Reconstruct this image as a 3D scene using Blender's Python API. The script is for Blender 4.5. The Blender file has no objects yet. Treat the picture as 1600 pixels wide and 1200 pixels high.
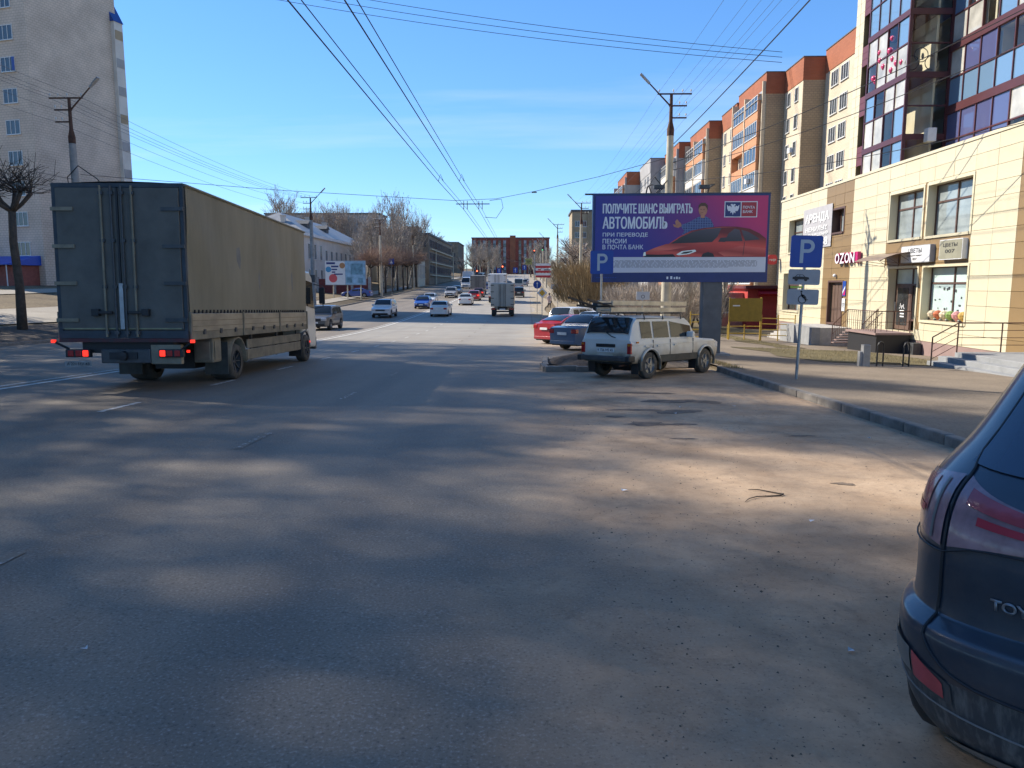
import bpy, bmesh, math, random
from mathutils import Vector, Matrix, Euler
random.seed(7)
R = math.radians
SC = bpy.context.scene
COL = SC.collection

# ------------------------------------------------------------------ camera
cam_data = bpy.data.cameras.new('camera')
cam_data.sensor_width = 36.0
cam_data.lens = 25.99
cam_data.clip_start = 0.05
cam_data.clip_end = 6000
cam = bpy.data.objects.new('camera', cam_data)
COL.objects.link(cam)
cam.location = (0, 0, 1.65)
cam.rotation_euler = (R(90 - 7.643), 0, R(1.23))
SC.camera = cam

# ------------------------------------------------------------------ sky and sun
SUN_ELEV = R(37)
SUN_DIR = Vector((-0.912 * math.cos(SUN_ELEV), 0.410 * math.cos(SUN_ELEV), math.sin(SUN_ELEV)))   # towards the sun
world = bpy.data.worlds.new('World')
SC.world = world
world.use_nodes = True
wn = world.node_tree.nodes
wl = world.node_tree.links
for n in list(wn):
    wn.remove(n)
w_out = wn.new('ShaderNodeOutputWorld')
w_bg = wn.new('ShaderNodeBackground')
w_bg.inputs['Strength'].default_value = 0.13
sky = wn.new('ShaderNodeTexSky')
sky.sky_type = 'NISHITA'
sky.sun_disc = False
sky.sun_elevation = SUN_ELEV
sky.sun_rotation = math.atan2(SUN_DIR.x, SUN_DIR.y)
sky.air_density = 1.0
sky.dust_density = 0.0
sky.altitude = 2500
sky.ozone_density = 3.5
# thin high cloud streaks, laid out over the whole sky by direction
tc = wn.new('ShaderNodeTexCoord')
sep = wn.new('ShaderNodeSeparateXYZ')
wl.new(tc.outputs['Generated'], sep.inputs[0])
zz = wn.new('ShaderNodeMath'); zz.operation = 'MAXIMUM'; zz.inputs[1].default_value = 0.0
wl.new(sep.outputs['Z'], zz.inputs[0])
zp = wn.new('ShaderNodeMath'); zp.operation = 'ADD'; zp.inputs[1].default_value = 0.06
wl.new(zz.outputs[0], zp.inputs[0])
dx = wn.new('ShaderNodeMath'); dx.operation = 'DIVIDE'
dy = wn.new('ShaderNodeMath'); dy.operation = 'DIVIDE'
wl.new(sep.outputs['X'], dx.inputs[0]); wl.new(zp.outputs[0], dx.inputs[1])
wl.new(sep.outputs['Y'], dy.inputs[0]); wl.new(zp.outputs[0], dy.inputs[1])
cmb = wn.new('ShaderNodeCombineXYZ')
wl.new(dx.outputs[0], cmb.inputs[0]); wl.new(dy.outputs[0], cmb.inputs[1])
cmap = wn.new('ShaderNodeMapping')
cmap.inputs['Location'].default_value = (3.1, 1.7, 0)
cmap.inputs['Scale'].default_value = (0.22, 0.75, 1)
wl.new(cmb.outputs[0], cmap.inputs[0])
cn = wn.new('ShaderNodeTexNoise')
cn.inputs['Scale'].default_value = 1.0
cn.inputs['Detail'].default_value = 7
cn.inputs['Roughness'].default_value = 0.55
wl.new(cmap.outputs[0], cn.inputs['Vector'])
cr = wn.new('ShaderNodeValToRGB')
cr.color_ramp.elements[0].position = 0.56
cr.color_ramp.elements[0].color = (0, 0, 0, 1)
cr.color_ramp.elements[1].position = 0.86
cr.color_ramp.elements[1].color = (0.4, 0.4, 0.4, 1)
wl.new(cn.outputs['Fac'], cr.inputs[0])
cmix = wn.new('ShaderNodeMix'); cmix.data_type = 'RGBA'
wl.new(cr.outputs[0], cmix.inputs[0])
hs = wn.new('ShaderNodeHueSaturation')
hs.inputs['Saturation'].default_value = 1.16
wl.new(sky.outputs[0], hs.inputs['Color'])
bw = wn.new('ShaderNodeRGBToBW'); wl.new(hs.outputs[0], bw.inputs[0])
den = wn.new('ShaderNodeMath'); den.operation = 'MULTIPLY_ADD'; den.inputs[1].default_value = 0.16; den.inputs[2].default_value = 1.0
wl.new(bw.outputs[0], den.inputs[0])
inv = wn.new('ShaderNodeMath'); inv.operation = 'DIVIDE'; inv.inputs[0].default_value = 1.0
wl.new(den.outputs[0], inv.inputs[1])
scl = wn.new('ShaderNodeVectorMath'); scl.operation = 'SCALE'
wl.new(hs.outputs[0], scl.inputs[0]); wl.new(inv.outputs[0], scl.inputs['Scale'])
wl.new(scl.outputs[0], cmix.inputs[6])
cmix.inputs[7].default_value = (3.3, 3.5, 3.7, 1)
wl.new(cmix.outputs[2], w_bg.inputs['Color'])
wl.new(w_bg.outputs[0], w_out.inputs['Surface'])

sun_data = bpy.data.lights.new('sun', 'SUN')
sun_data.energy = 3.2
sun_data.angle = R(0.53)
sun_data.color = (1.0, 0.92, 0.80)
sun = bpy.data.objects.new('sun', sun_data)
COL.objects.link(sun)
sun.rotation_euler = SUN_DIR.to_track_quat('Z', 'Y').to_euler()

SC.view_settings.view_transform = 'Standard'
SC.view_settings.look = 'None'
SC.view_settings.exposure = 1.32
SC.view_settings.gamma = 1.0
SC.view_settings.use_curve_mapping = False
SC.cycles.use_denoising = True
SC.cycles.max_bounces = 8
SC.cycles.transparent_max_bounces = 12

# ------------------------------------------------------------------ helpers
def empty(name, loc=(0, 0, 0), rz=0.0, parent=None):
    o = bpy.data.objects.new(name, None)
    o.empty_display_size = 0.2
    COL.objects.link(o)
    o.location = loc
    o.rotation_euler = (0, 0, rz)
    if parent: o.parent = parent
    return o

def tag(o, label=None, cat=None, group=None, kind=None):
    if label: o['label'] = label
    if cat: o['category'] = cat
    if group: o['group'] = group
    if kind: o['kind'] = kind
    return o

def thing(name, label, cat, loc=(0, 0, 0), rz=0.0, group=None):
    return tag(empty(name, loc, rz), label, cat, group)

def copy_tree(o, parent=None):
    c = o.copy()
    COL.objects.link(c)
    c.parent = parent
    for ch in list(o.children):
        copy_tree(ch, c)
    return c

class MB:
    """collects faces, then links them as one mesh object"""
    def __init__(s):
        s.v = []; s.f = []; s.m = []; s.mi = 0
    def add(s, vs, fs):
        b = len(s.v)
        s.v += [tuple(p) for p in vs]
        for q in fs:
            s.f.append([i + b for i in q]); s.m.append(s.mi)
        return s
    def box(s, x0, x1, y0, y1, z0, z1):
        return s.add([(x0, y0, z0), (x1, y0, z0), (x1, y1, z0), (x0, y1, z0), (x0, y0, z1), (x1, y0, z1), (x1, y1, z1), (x0, y1, z1)],
                     [(3, 2, 1, 0), (4, 5, 6, 7), (0, 1, 5, 4), (1, 2, 6, 5), (2, 3, 7, 6), (3, 0, 4, 7)])
    def cbox(s, c, d):
        return s.box(c[0] - d[0] / 2, c[0] + d[0] / 2, c[1] - d[1] / 2, c[1] + d[1] / 2, c[2] - d[2] / 2, c[2] + d[2] / 2)
    def beam(s, a, b, w, h):
        """rectangular bar from a to b"""
        a = Vector(a); b = Vector(b); d = (b - a).normalized()
        u = d.cross(Vector((0, 0, 1)))
        if u.length < 1e-4: u = Vector((1, 0, 0))
        u.normalize(); n = u.cross(d)
        u *= w / 2; n *= h / 2
        vs = [a - u - n, a + u - n, a + u + n, a - u + n, b - u - n, b + u - n, b + u + n, b - u + n]
        return s.add(vs, [(0, 1, 2, 3), (7, 6, 5, 4), (0, 4, 5, 1), (1, 5, 6, 2), (2, 6, 7, 3), (3, 7, 4, 0)])
    def tube(s, pts, r, n=6, cap=True):
        pts = [Vector(p) for p in pts]
        rs = r if isinstance(r, (list, tuple)) else [r] * len(pts)
        vs = []; fs = []
        up = Vector((0.13, 0.31, 0.94))
        for i, p in enumerate(pts):
            d = (pts[min(i + 1, len(pts) - 1)] - pts[max(i - 1, 0)])
            if d.length < 1e-9: d = Vector((0, 0, 1))
            d.normalize()
            u = d.cross(up)
            if u.length < 1e-3: u = d.cross(Vector((1, 0, 0)))
            u.normalize(); w = d.cross(u)
            for k in range(n):
                a = 2 * math.pi * k / n
                vs.append(p + (u * math.cos(a) + w * math.sin(a)) * rs[i])
        for i in range(len(pts) - 1):
            for k in range(n):
                k2 = (k + 1) % n
                fs.append((i * n + k, i * n + k2, (i + 1) * n + k2, (i + 1) * n + k))
        if cap:
            fs.append(tuple(reversed(range(n)))); fs.append(tuple(range((len(pts) - 1) * n, len(pts) * n)))
        return s.add(vs, fs)
    def prism(s, poly, a, b, plane='xz'):
        """poly of 2-D points, extruded from a to b along the third axis"""
        n = len(poly)
        def P(p, t):
            return {'xz': (p[0], t, p[1]), 'yz': (t, p[0], p[1]), 'xy': (p[0], p[1], t)}[plane]
        vs = [P(p, a) for p in poly] + [P(p, b) for p in poly]
        fs = [tuple(range(n)), tuple(range(2 * n - 1, n - 1, -1))]
        for i in range(n):
            j = (i + 1) % n
            fs.append((i, i + n, j + n, j))
        return s.add(vs, fs)
    def lathe(s, prof, n=20, c=(0, 0, 0), axis='z'):
        vs = []; fs = []
        for (r, h) in prof:
            for k in range(n):
                a = 2 * math.pi * k / n
                p = (r * math.cos(a), r * math.sin(a), h)
                if axis == 'x': p = (h, r * math.cos(a), r * math.sin(a))
                if axis == 'y': p = (r * math.cos(a), h, r * math.sin(a))
                vs.append((p[0] + c[0], p[1] + c[1], p[2] + c[2]))
        for i in range(len(prof) - 1):
            for k in range(n):
                k2 = (k + 1) % n
                fs.append((i * n + k, i * n + k2, (i + 1) * n + k2, (i + 1) * n + k))
        return s.add(vs, fs)
    def mesh(s, name):
        me = bpy.data.meshes.new(name)
        me.from_pydata(s.v, [], s.f)
        return me
    def build(s, name, mat, parent=None, loc=None, smooth=None, fix=True, bevel=0):
        me = s.mesh(name)
        mats = mat if isinstance(mat, (list, tuple)) else [mat]
        for m in mats: me.materials.append(m)
        if len(mats) > 1: me.polygons.foreach_set('material_index', s.m)
        if fix:
            bm = bmesh.new(); bm.from_mesh(me)
            bmesh.ops.recalc_face_normals(bm, faces=bm.faces)
            bm.to_mesh(me); bm.free()
        if smooth is not None:
            for p in me.polygons: p.use_smooth = True
            me.set_sharp_from_angle(angle=R(smooth))
        o = bpy.data.objects.new(name, me)
        COL.objects.link(o)
        if parent: o.parent = parent
        if loc: o.location = loc
        if bevel:
            b = o.modifiers.new('bevel', 'BEVEL'); b.width = bevel; b.segments = 2; b.limit_method = 'ANGLE'; b.angle_limit = R(40)
        return o

def share(name, me, parent, loc=(0, 0, 0), rot=(0, 0, 0), scale=(1, 1, 1), mat=None):
    """another object on shared mesh data"""
    o = bpy.data.objects.new(name, me)
    COL.objects.link(o)
    o.parent = parent
    o.location = loc; o.rotation_euler = rot; o.scale = scale
    if mat:
        o.material_slots[0].link = 'OBJECT'; o.material_slots[0].material = mat
    return o

# ------------------------------------------------------------------ materials
def mat(name, col, rough=0.7, metal=0.0, var=0.0, vscale=3.0, bump=0.0, bscale=40.0, col2=None, spec=0.5, detail=6, coat=0.0, obj=True, stretch=None, emit=None, lo=0.35, hi=0.65):
    m = bpy.data.materials.new(name)
    m.use_nodes = True
    nt = m.node_tree; N = nt.nodes; L = nt.links
    b = N['Principled BSDF']
    b.inputs['Base Color'].default_value = (*col, 1)
    b.inputs['Roughness'].default_value = rough
    b.inputs['Metallic'].default_value = metal
    b.inputs['Specular IOR Level'].default_value = spec
    if coat:
        b.inputs['Coat Weight'].default_value = coat; b.inputs['Coat Roughness'].default_value = 0.08
    if emit:
        b.inputs['Emission Color'].default_value = (*emit[:3], 1); b.inputs['Emission Strength'].default_value = emit[3]
    if var or col2 or bump:
        t = N.new('ShaderNodeTexCoord')
        src = t.outputs['Object']
        if stretch:
            mp = N.new('ShaderNodeMapping'); mp.inputs['Scale'].default_value = stretch
            L.new(src, mp.inputs[0]); src = mp.outputs[0]
    if var or col2:
        n = N.new('ShaderNodeTexNoise'); n.inputs['Scale'].default_value = vscale; n.inputs['Detail'].default_value = detail
        n.inputs['Roughness'].default_value = 0.62
        L.new(src, n.inputs['Vector'])
        r = N.new('ShaderNodeValToRGB')
        r.color_ramp.elements[0].position = lo; r.color_ramp.elements[1].position = hi
        c2 = col2 if col2 else tuple(min(1, c * (1 + var)) for c in col)
        c1 = col if col2 else tuple(c * (1 - var) for c in col)
        r.color_ramp.elements[0].color = (*c1, 1); r.color_ramp.elements[1].color = (*c2, 1)
        L.new(n.outputs['Fac'], r.inputs[0]); L.new(r.outputs[0], b.inputs['Base Color'])
    if bump:
        n2 = N.new('ShaderNodeTexNoise'); n2.inputs['Scale'].default_value = bscale; n2.inputs['Detail'].default_value = 4
        L.new(src, n2.inputs['Vector'])
        bp = N.new('ShaderNodeBump'); bp.inputs['Strength'].default_value = bump; bp.inputs['Distance'].default_value = 0.02
        L.new(n2.outputs['Fac'], bp.inputs['Height']); L.new(bp.outputs[0], b.inputs['Normal'])
    return m

def brick_mat(name, c1, c2, mortar, sx=1.0, bw=0.25, bh=0.075, axis='x', rough=0.85, msize=0.012, var=0.12):
    """courses too small to pick apart: procedural brick in object space, on vertical faces"""
    m = bpy.data.materials.new(name); m.use_nodes = True
    nt = m.node_tree; N = nt.nodes; L = nt.links; b = N['Principled BSDF']
    b.inputs['Roughness'].default_value = rough
    t = N.new('ShaderNodeTexCoord'); s = N.new('ShaderNodeSeparateXYZ'); L.new(t.outputs['Object'], s.inputs[0])
    ad = N.new('ShaderNodeMath'); ad.operation = 'ADD'; L.new(s.outputs['X'], ad.inputs[0]); L.new(s.outputs['Y'], ad.inputs[1])
    c = N.new('ShaderNodeCombineXYZ'); L.new(ad.outputs[0], c.inputs[0]); L.new(s.outputs['Z'], c.inputs[1])
    k = N.new('ShaderNodeTexBrick'); L.new(c.outputs[0], k.inputs['Vector'])
    k.inputs['Color1'].default_value = (*c1, 1); k.inputs['Color2'].default_value = (*c2, 1); k.inputs['Mortar'].default_value = (*mortar, 1)
    k.inputs['Scale'].default_value = 1.0; k.inputs['Mortar Size'].default_value = msize
    k.inputs['Brick Width'].default_value = bw; k.inputs['Row Height'].default_value = bh
    n = N.new('ShaderNodeTexNoise'); n.inputs['Scale'].default_value = 0.35; n.inputs['Detail'].default_value = 8
    L.new(t.outputs['Object'], n.inputs['Vector'])
    mx = N.new('ShaderNodeMix'); mx.data_type = 'RGBA'; mx.blend_type = 'MULTIPLY'; mx.inputs[0].default_value = 1.0
    r = N.new('ShaderNodeMapRange'); r.inputs[1].default_value = 0.3; r.inputs[2].default_value = 0.7; r.inputs[3].default_value = 1 - var; r.inputs[4].default_value = 1 + var
    L.new(n.outputs['Fac'], r.inputs[0]); L.new(k.outputs['Color'], mx.inputs[6]); L.new(r.outputs[0], mx.inputs[7])
    L.new(mx.outputs[2], b.inputs['Base Color'])
    return m

def glass_mat(name, tint=(0.7, 0.75, 0.75), refl=0.18, rough=0.02):
    """window pane: see-through, with fresnel reflection"""
    m = bpy.data.materials.new(name); m.use_nodes = True
    nt = m.node_tree; N = nt.nodes; L = nt.links
    for x in list(N): N.remove(x)
    o = N.new('ShaderNodeOutputMaterial'); mx = N.new('ShaderNodeMixShader')
    tr = N.new('ShaderNodeBsdfTransparent'); tr.inputs[0].default_value = (*tint, 1)
    gl = N.new('ShaderNodeBsdfGlossy'); gl.inputs['Roughness'].default_value = rough; gl.inputs['Color'].default_value = (0.95, 0.95, 0.95, 1)
    fr = N.new('ShaderNodeLayerWeight'); fr.inputs['Blend'].default_value = 0.5
    pw = N.new('ShaderNodeMath'); pw.operation = 'POWER'; pw.inputs[1].default_value = 4.0
    L.new(fr.outputs['Facing'], pw.inputs[0])
    ad = N.new('ShaderNodeMath'); ad.operation = 'MULTIPLY_ADD'; ad.use_clamp = True; ad.inputs[1].default_value = 0.8; ad.inputs[2].default_value = refl
    L.new(pw.outputs[0], ad.inputs[0]); L.new(ad.outputs[0], mx.inputs[0]); L.new(tr.outputs[0], mx.inputs[1]); L.new(gl.outputs[0], mx.inputs[2])
    L.new(mx.outputs[0], o.inputs['Surface'])
    return m

M = {}
M['white'] = mat('white_paint', (0.72, 0.72, 0.70), 0.5, var=0.08, vscale=2)
M['black'] = mat('black_plastic', (0.018, 0.018, 0.02), 0.55)
M['rubber'] = mat('tyre_rubber', (0.035, 0.033, 0.032), 0.85, var=0.25, vscale=9)
M['rubber_dusty'] = mat('dusty_tyre', (0.085, 0.075, 0.062), 0.9, var=0.3, vscale=7)
M['rim'] = mat('wheel_rim', (0.32, 0.32, 0.32), 0.35, 0.8, var=0.15)
M['glass'] = mat('dark_car_glass', (0.02, 0.025, 0.028), 0.04, spec=0.5)
M['steel'] = mat('galvanised_steel', (0.36, 0.37, 0.38), 0.45, 0.7, var=0.15, vscale=6)
M['dark_steel'] = mat('painted_dark_steel', (0.07, 0.072, 0.075), 0.55, 0.3, var=0.2, vscale=5)
M['rust'] = mat('rusty_pipe', (0.09, 0.045, 0.03), 0.8, 0.2, var=0.35, vscale=4)
M['concrete'] = mat('weathered_concrete', (0.50, 0.45, 0.34), 0.9, var=0.16, vscale=1.5, bump=0.3, bscale=30)
M['concrete_grey'] = mat('grey_concrete', (0.27, 0.27, 0.265), 0.9, var=0.18, vscale=2.2, bump=0.35, bscale=35)
M['wire'] = mat('cable', (0.02, 0.02, 0.022), 0.6)
M['wire_thin'] = mat('bare_conductor', (0.09, 0.10, 0.115), 0.5, 0.3)
M['red_lamp'] = mat('red_lens', (0.35, 0.012, 0.015), 0.18, coat=0.6)
M['lit_red'] = mat('lit_red_lens', (0.6, 0.02, 0.01), 0.3, emit=(1.0, 0.03, 0.015, 0.7))
M['amber'] = mat('amber_lens', (0.5, 0.15, 0.01), 0.2)
M['head_lamp'] = mat('clear_lens', (0.55, 0.56, 0.58), 0.12, 0.3)
M['plate'] = mat('number_plate', (0.7, 0.7, 0.68), 0.5, var=0.1, vscale=10)
M['ink'] = mat('black_print', (0.02, 0.02, 0.022), 0.6)
# ------------------------------------------------------------------ terrain
KY = [-80, -40, 0, 10, 20, 30, 40, 55, 70, 85, 100, 150, 200, 250, 350, 450, 700, 1500]
KZ = [2.4, 1.25, 0, -.33, -.67, -1.01, -1.29, -1.5, -1.42, -1.2, -.95, .35, 1.65, 2.95, 5.6, 8.4, 14, 30]
def rz(y):
    """long profile of the road: falls gently, then climbs"""
    if y <= KY[0]: return KZ[0]
    if y >= KY[-1]: return KZ[-1]
    i = 0
    while KY[i + 1] < y: i += 1
    def sl(k):
        if k == 0: return (KZ[1] - KZ[0]) / (KY[1] - KY[0])
        if k == len(KY) - 1: return (KZ[-1] - KZ[-2]) / (KY[-1] - KY[-2])
        return (KZ[k + 1] - KZ[k - 1]) / (KY[k + 1] - KY[k - 1])
    h = KY[i + 1] - KY[i]; t = (y - KY[i]) / h
    return ((2 * t**3 - 3 * t**2 + 1) * KZ[i] + (t**3 - 2 * t**2 + t) * h * sl(i) + (-2 * t**3 + 3 * t**2) * KZ[i + 1] + (t**3 - t**2) * h * sl(i + 1))
KERB_L, KERB_R, FACADE = -23.6, 5.1, 17.0
def lz(x):
    if x < KERB_L: return .12 + .085 * min(-x + KERB_L, 32)
    if x > KERB_R: return .13 - .035 * (min(x, FACADE) - KERB_R)
    return 0.0
def gz(x, y): return rz(y) + lz(x)

YS = [-60 + 4 * i for i in range(15)] + [0 + 1.5 * i for i in range(54)] + [81 + 4 * i for i in range(30)] + [201 + 12 * i for i in range(25)] + [540, 640, 780, 1000, 1500]
def sheet(name, xs, y0, y1, dz, m, xr=None, xl=None, kind='structure', parent=None, zf=None):
    ys = [y0] + [y for y in YS if y0 + 1e-3 < y < y1 - 1e-3] + [y1]
    mb = MB(); vs = []; fs = []
    for y in ys:
        cols = list(xs)
        if xr: cols[-1] = xr(y)
        if xl: cols[0] = xl(y)
        for x in cols: vs.append((x, y, (zf or gz)(x, y) + dz))
    n = len(xs)
    for i in range(len(ys) - 1):
        for k in range(n - 1):
            fs.append((i * n + k, i * n + k + 1, (i + 1) * n + k + 1, (i + 1) * n + k))
    mb.add(vs, fs)
    o = mb.build(name, m, parent, smooth=40, fix=False)
    if kind and not parent: o['kind'] = kind
    return o

def soil_mat(name, cols, scale=0.25, fine=14, bump=0.6, rough=0.95):
    """three-tone ground, broad patches broken by fine noise"""
    m = bpy.data.materials.new(name); m.use_nodes = True
    nt = m.node_tree; N = nt.nodes; L = nt.links; b = N['Principled BSDF']
    b.inputs['Roughness'].default_value = rough; b.inputs['Specular IOR Level'].default_value = 0.2
    t = N.new('ShaderNodeTexCoord')
    a = N.new('ShaderNodeTexNoise'); a.inputs['Scale'].default_value = scale; a.inputs['Detail'].default_value = 9; a.inputs['Roughness'].default_value = 0.7
    f = N.new('ShaderNodeTexNoise'); f.inputs['Scale'].default_value = fine; f.inputs['Detail'].default_value = 5; f.inputs['Roughness'].default_value = 0.7
    L.new(t.outputs['Object'], a.inputs['Vector']); L.new(t.outputs['Object'], f.inputs['Vector'])
    mm = N.new('ShaderNodeMath'); mm.operation = 'MULTIPLY_ADD'; mm.inputs[1].default_value = 0.55
    L.new(f.outputs['Fac'], mm.inputs[0]); 
    hh = N.new('ShaderNodeMath'); hh.operation = 'MULTIPLY'; hh.inputs[1].default_value = 0.5
    L.new(a.outputs['Fac'], hh.inputs[0]); L.new(hh.outputs[0], mm.inputs[2])
    r = N.new('ShaderNodeValToRGB')
    r.color_ramp.elements[0].position = 0.38; r.color_ramp.elements[1].position = 0.68
    r.color_ramp.elements[0].color = (*cols[0], 1); r.color_ramp.elements[1].color = (*cols[2], 1)
    e = r.color_ramp.elements.new(0.53); e.color = (*cols[1], 1)
    L.new(mm.outputs[0], r.inputs[0]); L.new(r.outputs[0], b.inputs['Base Color'])
    bp = N.new('ShaderNodeBump'); bp.inputs['Strength'].default_value = bump; bp.inputs['Distance'].default_value = 0.03
    L.new(f.outputs['Fac'], bp.inputs['Height']); L.new(bp.outputs[0], b.inputs['Normal'])
    return m

def road_mat():
    """old asphalt: aggregate speckle, wheel-polished bands, cracks of tar, sand drifted over the parking side"""
    m = bpy.data.materials.new('old_asphalt'); m.use_nodes = True
    nt = m.node_tree; N = nt.nodes; L = nt.links; b = N['Principled BSDF']
    b.inputs['Specular IOR Level'].default_value = 0.35
    t = N.new('ShaderNodeTexCoord'); P = t.outputs['Object']
    s = N.new('ShaderNodeSeparateXYZ'); L.new(P, s.inputs[0])
    def noise(scale, detail=5, rough=0.6, vec=None, stretch=None):
        n = N.new('ShaderNodeTexNoise'); n.inputs['Scale'].default_value = scale; n.inputs['Detail'].default_value = detail; n.inputs['Roughness'].default_value = rough
        if stretch:
            mp = N.new('ShaderNodeMapping'); mp.inputs['Scale'].default_value = stretch; L.new(P, mp.inputs[0]); L.new(mp.outputs[0], n.inputs['Vector'])
        else: L.new(P, n.inputs['Vector'])
        return n.outputs['Fac']
    def rng(x, a, b_, c, d, clamp=True):
        r = N.new('ShaderNodeMapRange'); r.clamp = clamp
        for k, v in enumerate((a, b_, c, d)): r.inputs[k + 1].default_value = v
        L.new(x, r.inputs[0]); return r.outputs[0]
    def math_(op, x, y):
        q = N.new('ShaderNodeMath'); q.operation = op
        for k, v in enumerate((x, y)):
            if isinstance(v, (int, float)): q.inputs[k].default_value = v
            else: L.new(v, q.inputs[k])
        return q.outputs[0]
    def mixc(fac, a, c, mode='MIX'):
        q = N.new('ShaderNodeMix'); q.data_type = 'RGBA'; q.blend_type = mode
        if isinstance(fac, (int, float)): q.inputs[0].default_value = fac
        else: L.new(fac, q.inputs[0])
        for k, v in ((6, a), (7, c)):
            if isinstance(v, tuple): q.inputs[k].default_value = (*v, 1)
            else: L.new(v, q.inputs[k])
        return q.outputs[2]
    big = noise(0.18, 6, 0.65, stretch=(1.6, 0.35, 1))
    mid = noise(2.3, 7, 0.7)
    fine = noise(62, 3, 0.6)
    agg = N.new('ShaderNodeTexVoronoi'); agg.inputs['Scale'].default_value = 70; L.new(P, agg.inputs['Vector'])
    col = mixc(rng(big, .35, .65, 0, 1), (0.150, 0.122, 0.091), (0.222, 0.184, 0.138))
    col = mixc(rng(mid, .3, .7, 0, .55), col, (0.225, 0.188, 0.142))
    # wheel bands: slightly darker, polished
    wave = N.new('ShaderNodeMath'); wave.operation = 'SINE'
    L.new(math_('MULTIPLY', s.outputs['X'], 2 * math.pi / 1.86), wave.inputs[0])
    col = mixc(rng(math_('MULTIPLY', wave.outputs[0], big), .1, .6, 0, .4), col, (0.108, 0.09, 0.072))
    # aggregate
    col = mixc(rng(fine, .55, .75, 0, .6), col, (0.40, 0.375, 0.335))
    col = mixc(rng(fine, .44, .28, 0, .7), col, (0.04, 0.037, 0.034))
    col = mixc(rng(agg.outputs['Distance'], .10, .0, 0, .4), col, (0.20, 0.195, 0.185))
    # sand and dust on the parking side
    edge = math_('ADD', s.outputs['X'], math_('MULTIPLY', rng(noise(0.45, 6, 0.65), .25, .75, -1, 1), 1.15))
    dust = rng(edge, -0.5, 1.2, 0, 1)
    dn = noise(1.1, 9, 0.72); dn2 = noise(7.5, 8, 0.75)
    dcol = mixc(rng(dn, .32, .66, 0, 1), (0.315, 0.213, 0.133), (0.50, 0.362, 0.238))
    dcol = mixc(rng(dn2, .55, .78, 0, .7), dcol, (0.155, 0.112, 0.077))
    dcol = mixc(rng(fine, .60, .80, 0, .5), dcol, (0.50, 0.40, 0.29))
    dcol = mixc(rng(fine, .40, .24, 0, .7), dcol, (0.055, 0.047, 0.04))
    # damp dark stains
    st = noise(0.62, 3, 0.5)
    dcol = mixc(rng(st, .55, .74, 0, .6), dcol, (0.092, 0.071, 0.054))
    # scuffs where wheels turned in the dust
    sc_ = N.new('ShaderNodeTexNoise'); sc_.inputs['Scale'].default_value = 1.7; sc_.inputs['Detail'].default_value = 10; sc_.inputs['Roughness'].default_value = 0.7; sc_.inputs['Distortion'].default_value = 1.6; L.new(P, sc_.inputs['Vector'])
    dcol = mixc(rng(sc_.outputs['Fac'], .52, .68, 0, .42), dcol, (0.17, 0.122, 0.082))
    dcol = mixc(rng(sc_.outputs['Fac'], .44, .30, 0, .2), dcol, (0.50, 0.39, 0.28))
    dustm = math_('MULTIPLY', dust, rng(noise(3.2, 8, .7), .22, .50, .62, 1))
    col = mixc(dustm, col, dcol)
    # sunlight on the farther lanes, put in as a pale dusty tone
    sunlit_tone = math_('MULTIPLY', rng(s.outputs['Y'], 18, 46, 0, .85), rng(noise(0.5, 6, .6), .3, .7, .5, 1))
    col = mixc(math_('MULTIPLY', sunlit_tone, rng(s.outputs['X'], -11.5, -10.5, .0, 1)), col, (0.35, 0.325, 0.275))
    L.new(col, b.inputs['Base Color'])
    rg = rng(dustm, 0, 1, .72, .96); L.new(rg, b.inputs['Roughness'])
    hgt = math_('ADD', math_('MULTIPLY', fine, .5), math_('MULTIPLY', dn2, math_('MULTIPLY', dust, 1.6)))
    bp = N.new('ShaderNodeBump'); bp.inputs['Strength'].default_value = 0.55; bp.inputs['Distance'].default_value = 0.012
    L.new(hgt, bp.inputs['Height']); L.new(bp.outputs[0], b.inputs['Normal'])
    return m

M['asphalt'] = road_mat()
M['soil'] = soil_mat('dry_grass_soil', ((0.07, 0.052, 0.035), (0.155, 0.118, 0.072), (0.27, 0.215, 0.125)), 0.12, 5)
M['lawn'] = soil_mat('winter_lawn', ((0.075, 0.062, 0.035), (0.14, 0.115, 0.06), (0.22, 0.185, 0.10)), 0.5, 18, 0.9)
M['earth'] = soil_mat('bare_earth', ((0.06, 0.047, 0.037), (0.105, 0.083, 0.064), (0.17, 0.138, 0.105)), 0.8, 16, 1.0)
M['sand'] = soil_mat('road_sand', ((0.25, 0.205, 0.145), (0.34, 0.285, 0.205), (0.42, 0.36, 0.27)), 0.6, 12, 0.5)
M['pave'] = soil_mat('footway_asphalt', ((0.145, 0.115, 0.086), (0.22, 0.178, 0.134), (0.295, 0.24, 0.18)), 0.45, 26, 0.4)
M['pave_light'] = soil_mat('side_street', ((0.24, 0.21, 0.17), (0.33, 0.295, 0.24), (0.41, 0.37, 0.31)), 0.3, 10, 0.3)
M['kerb'] = mat('kerb_concrete', (0.21, 0.19, 0.165), 0.92, var=0.25, vscale=4, bump=0.5, bscale=45)
M['road_paint'] = mat('worn_road_paint', (0.20, 0.17, 0.13), 0.8, vscale=9, col2=(0.62, 0.60, 0.55), lo=0.38, hi=0.58, detail=9)
M['road_paint_worn'] = mat('nearly_gone_road_paint', (0.185, 0.152, 0.113), 0.85, vscale=14, col2=(0.55, 0.53, 0.50), lo=0.52, hi=0.66, detail=9)

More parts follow.
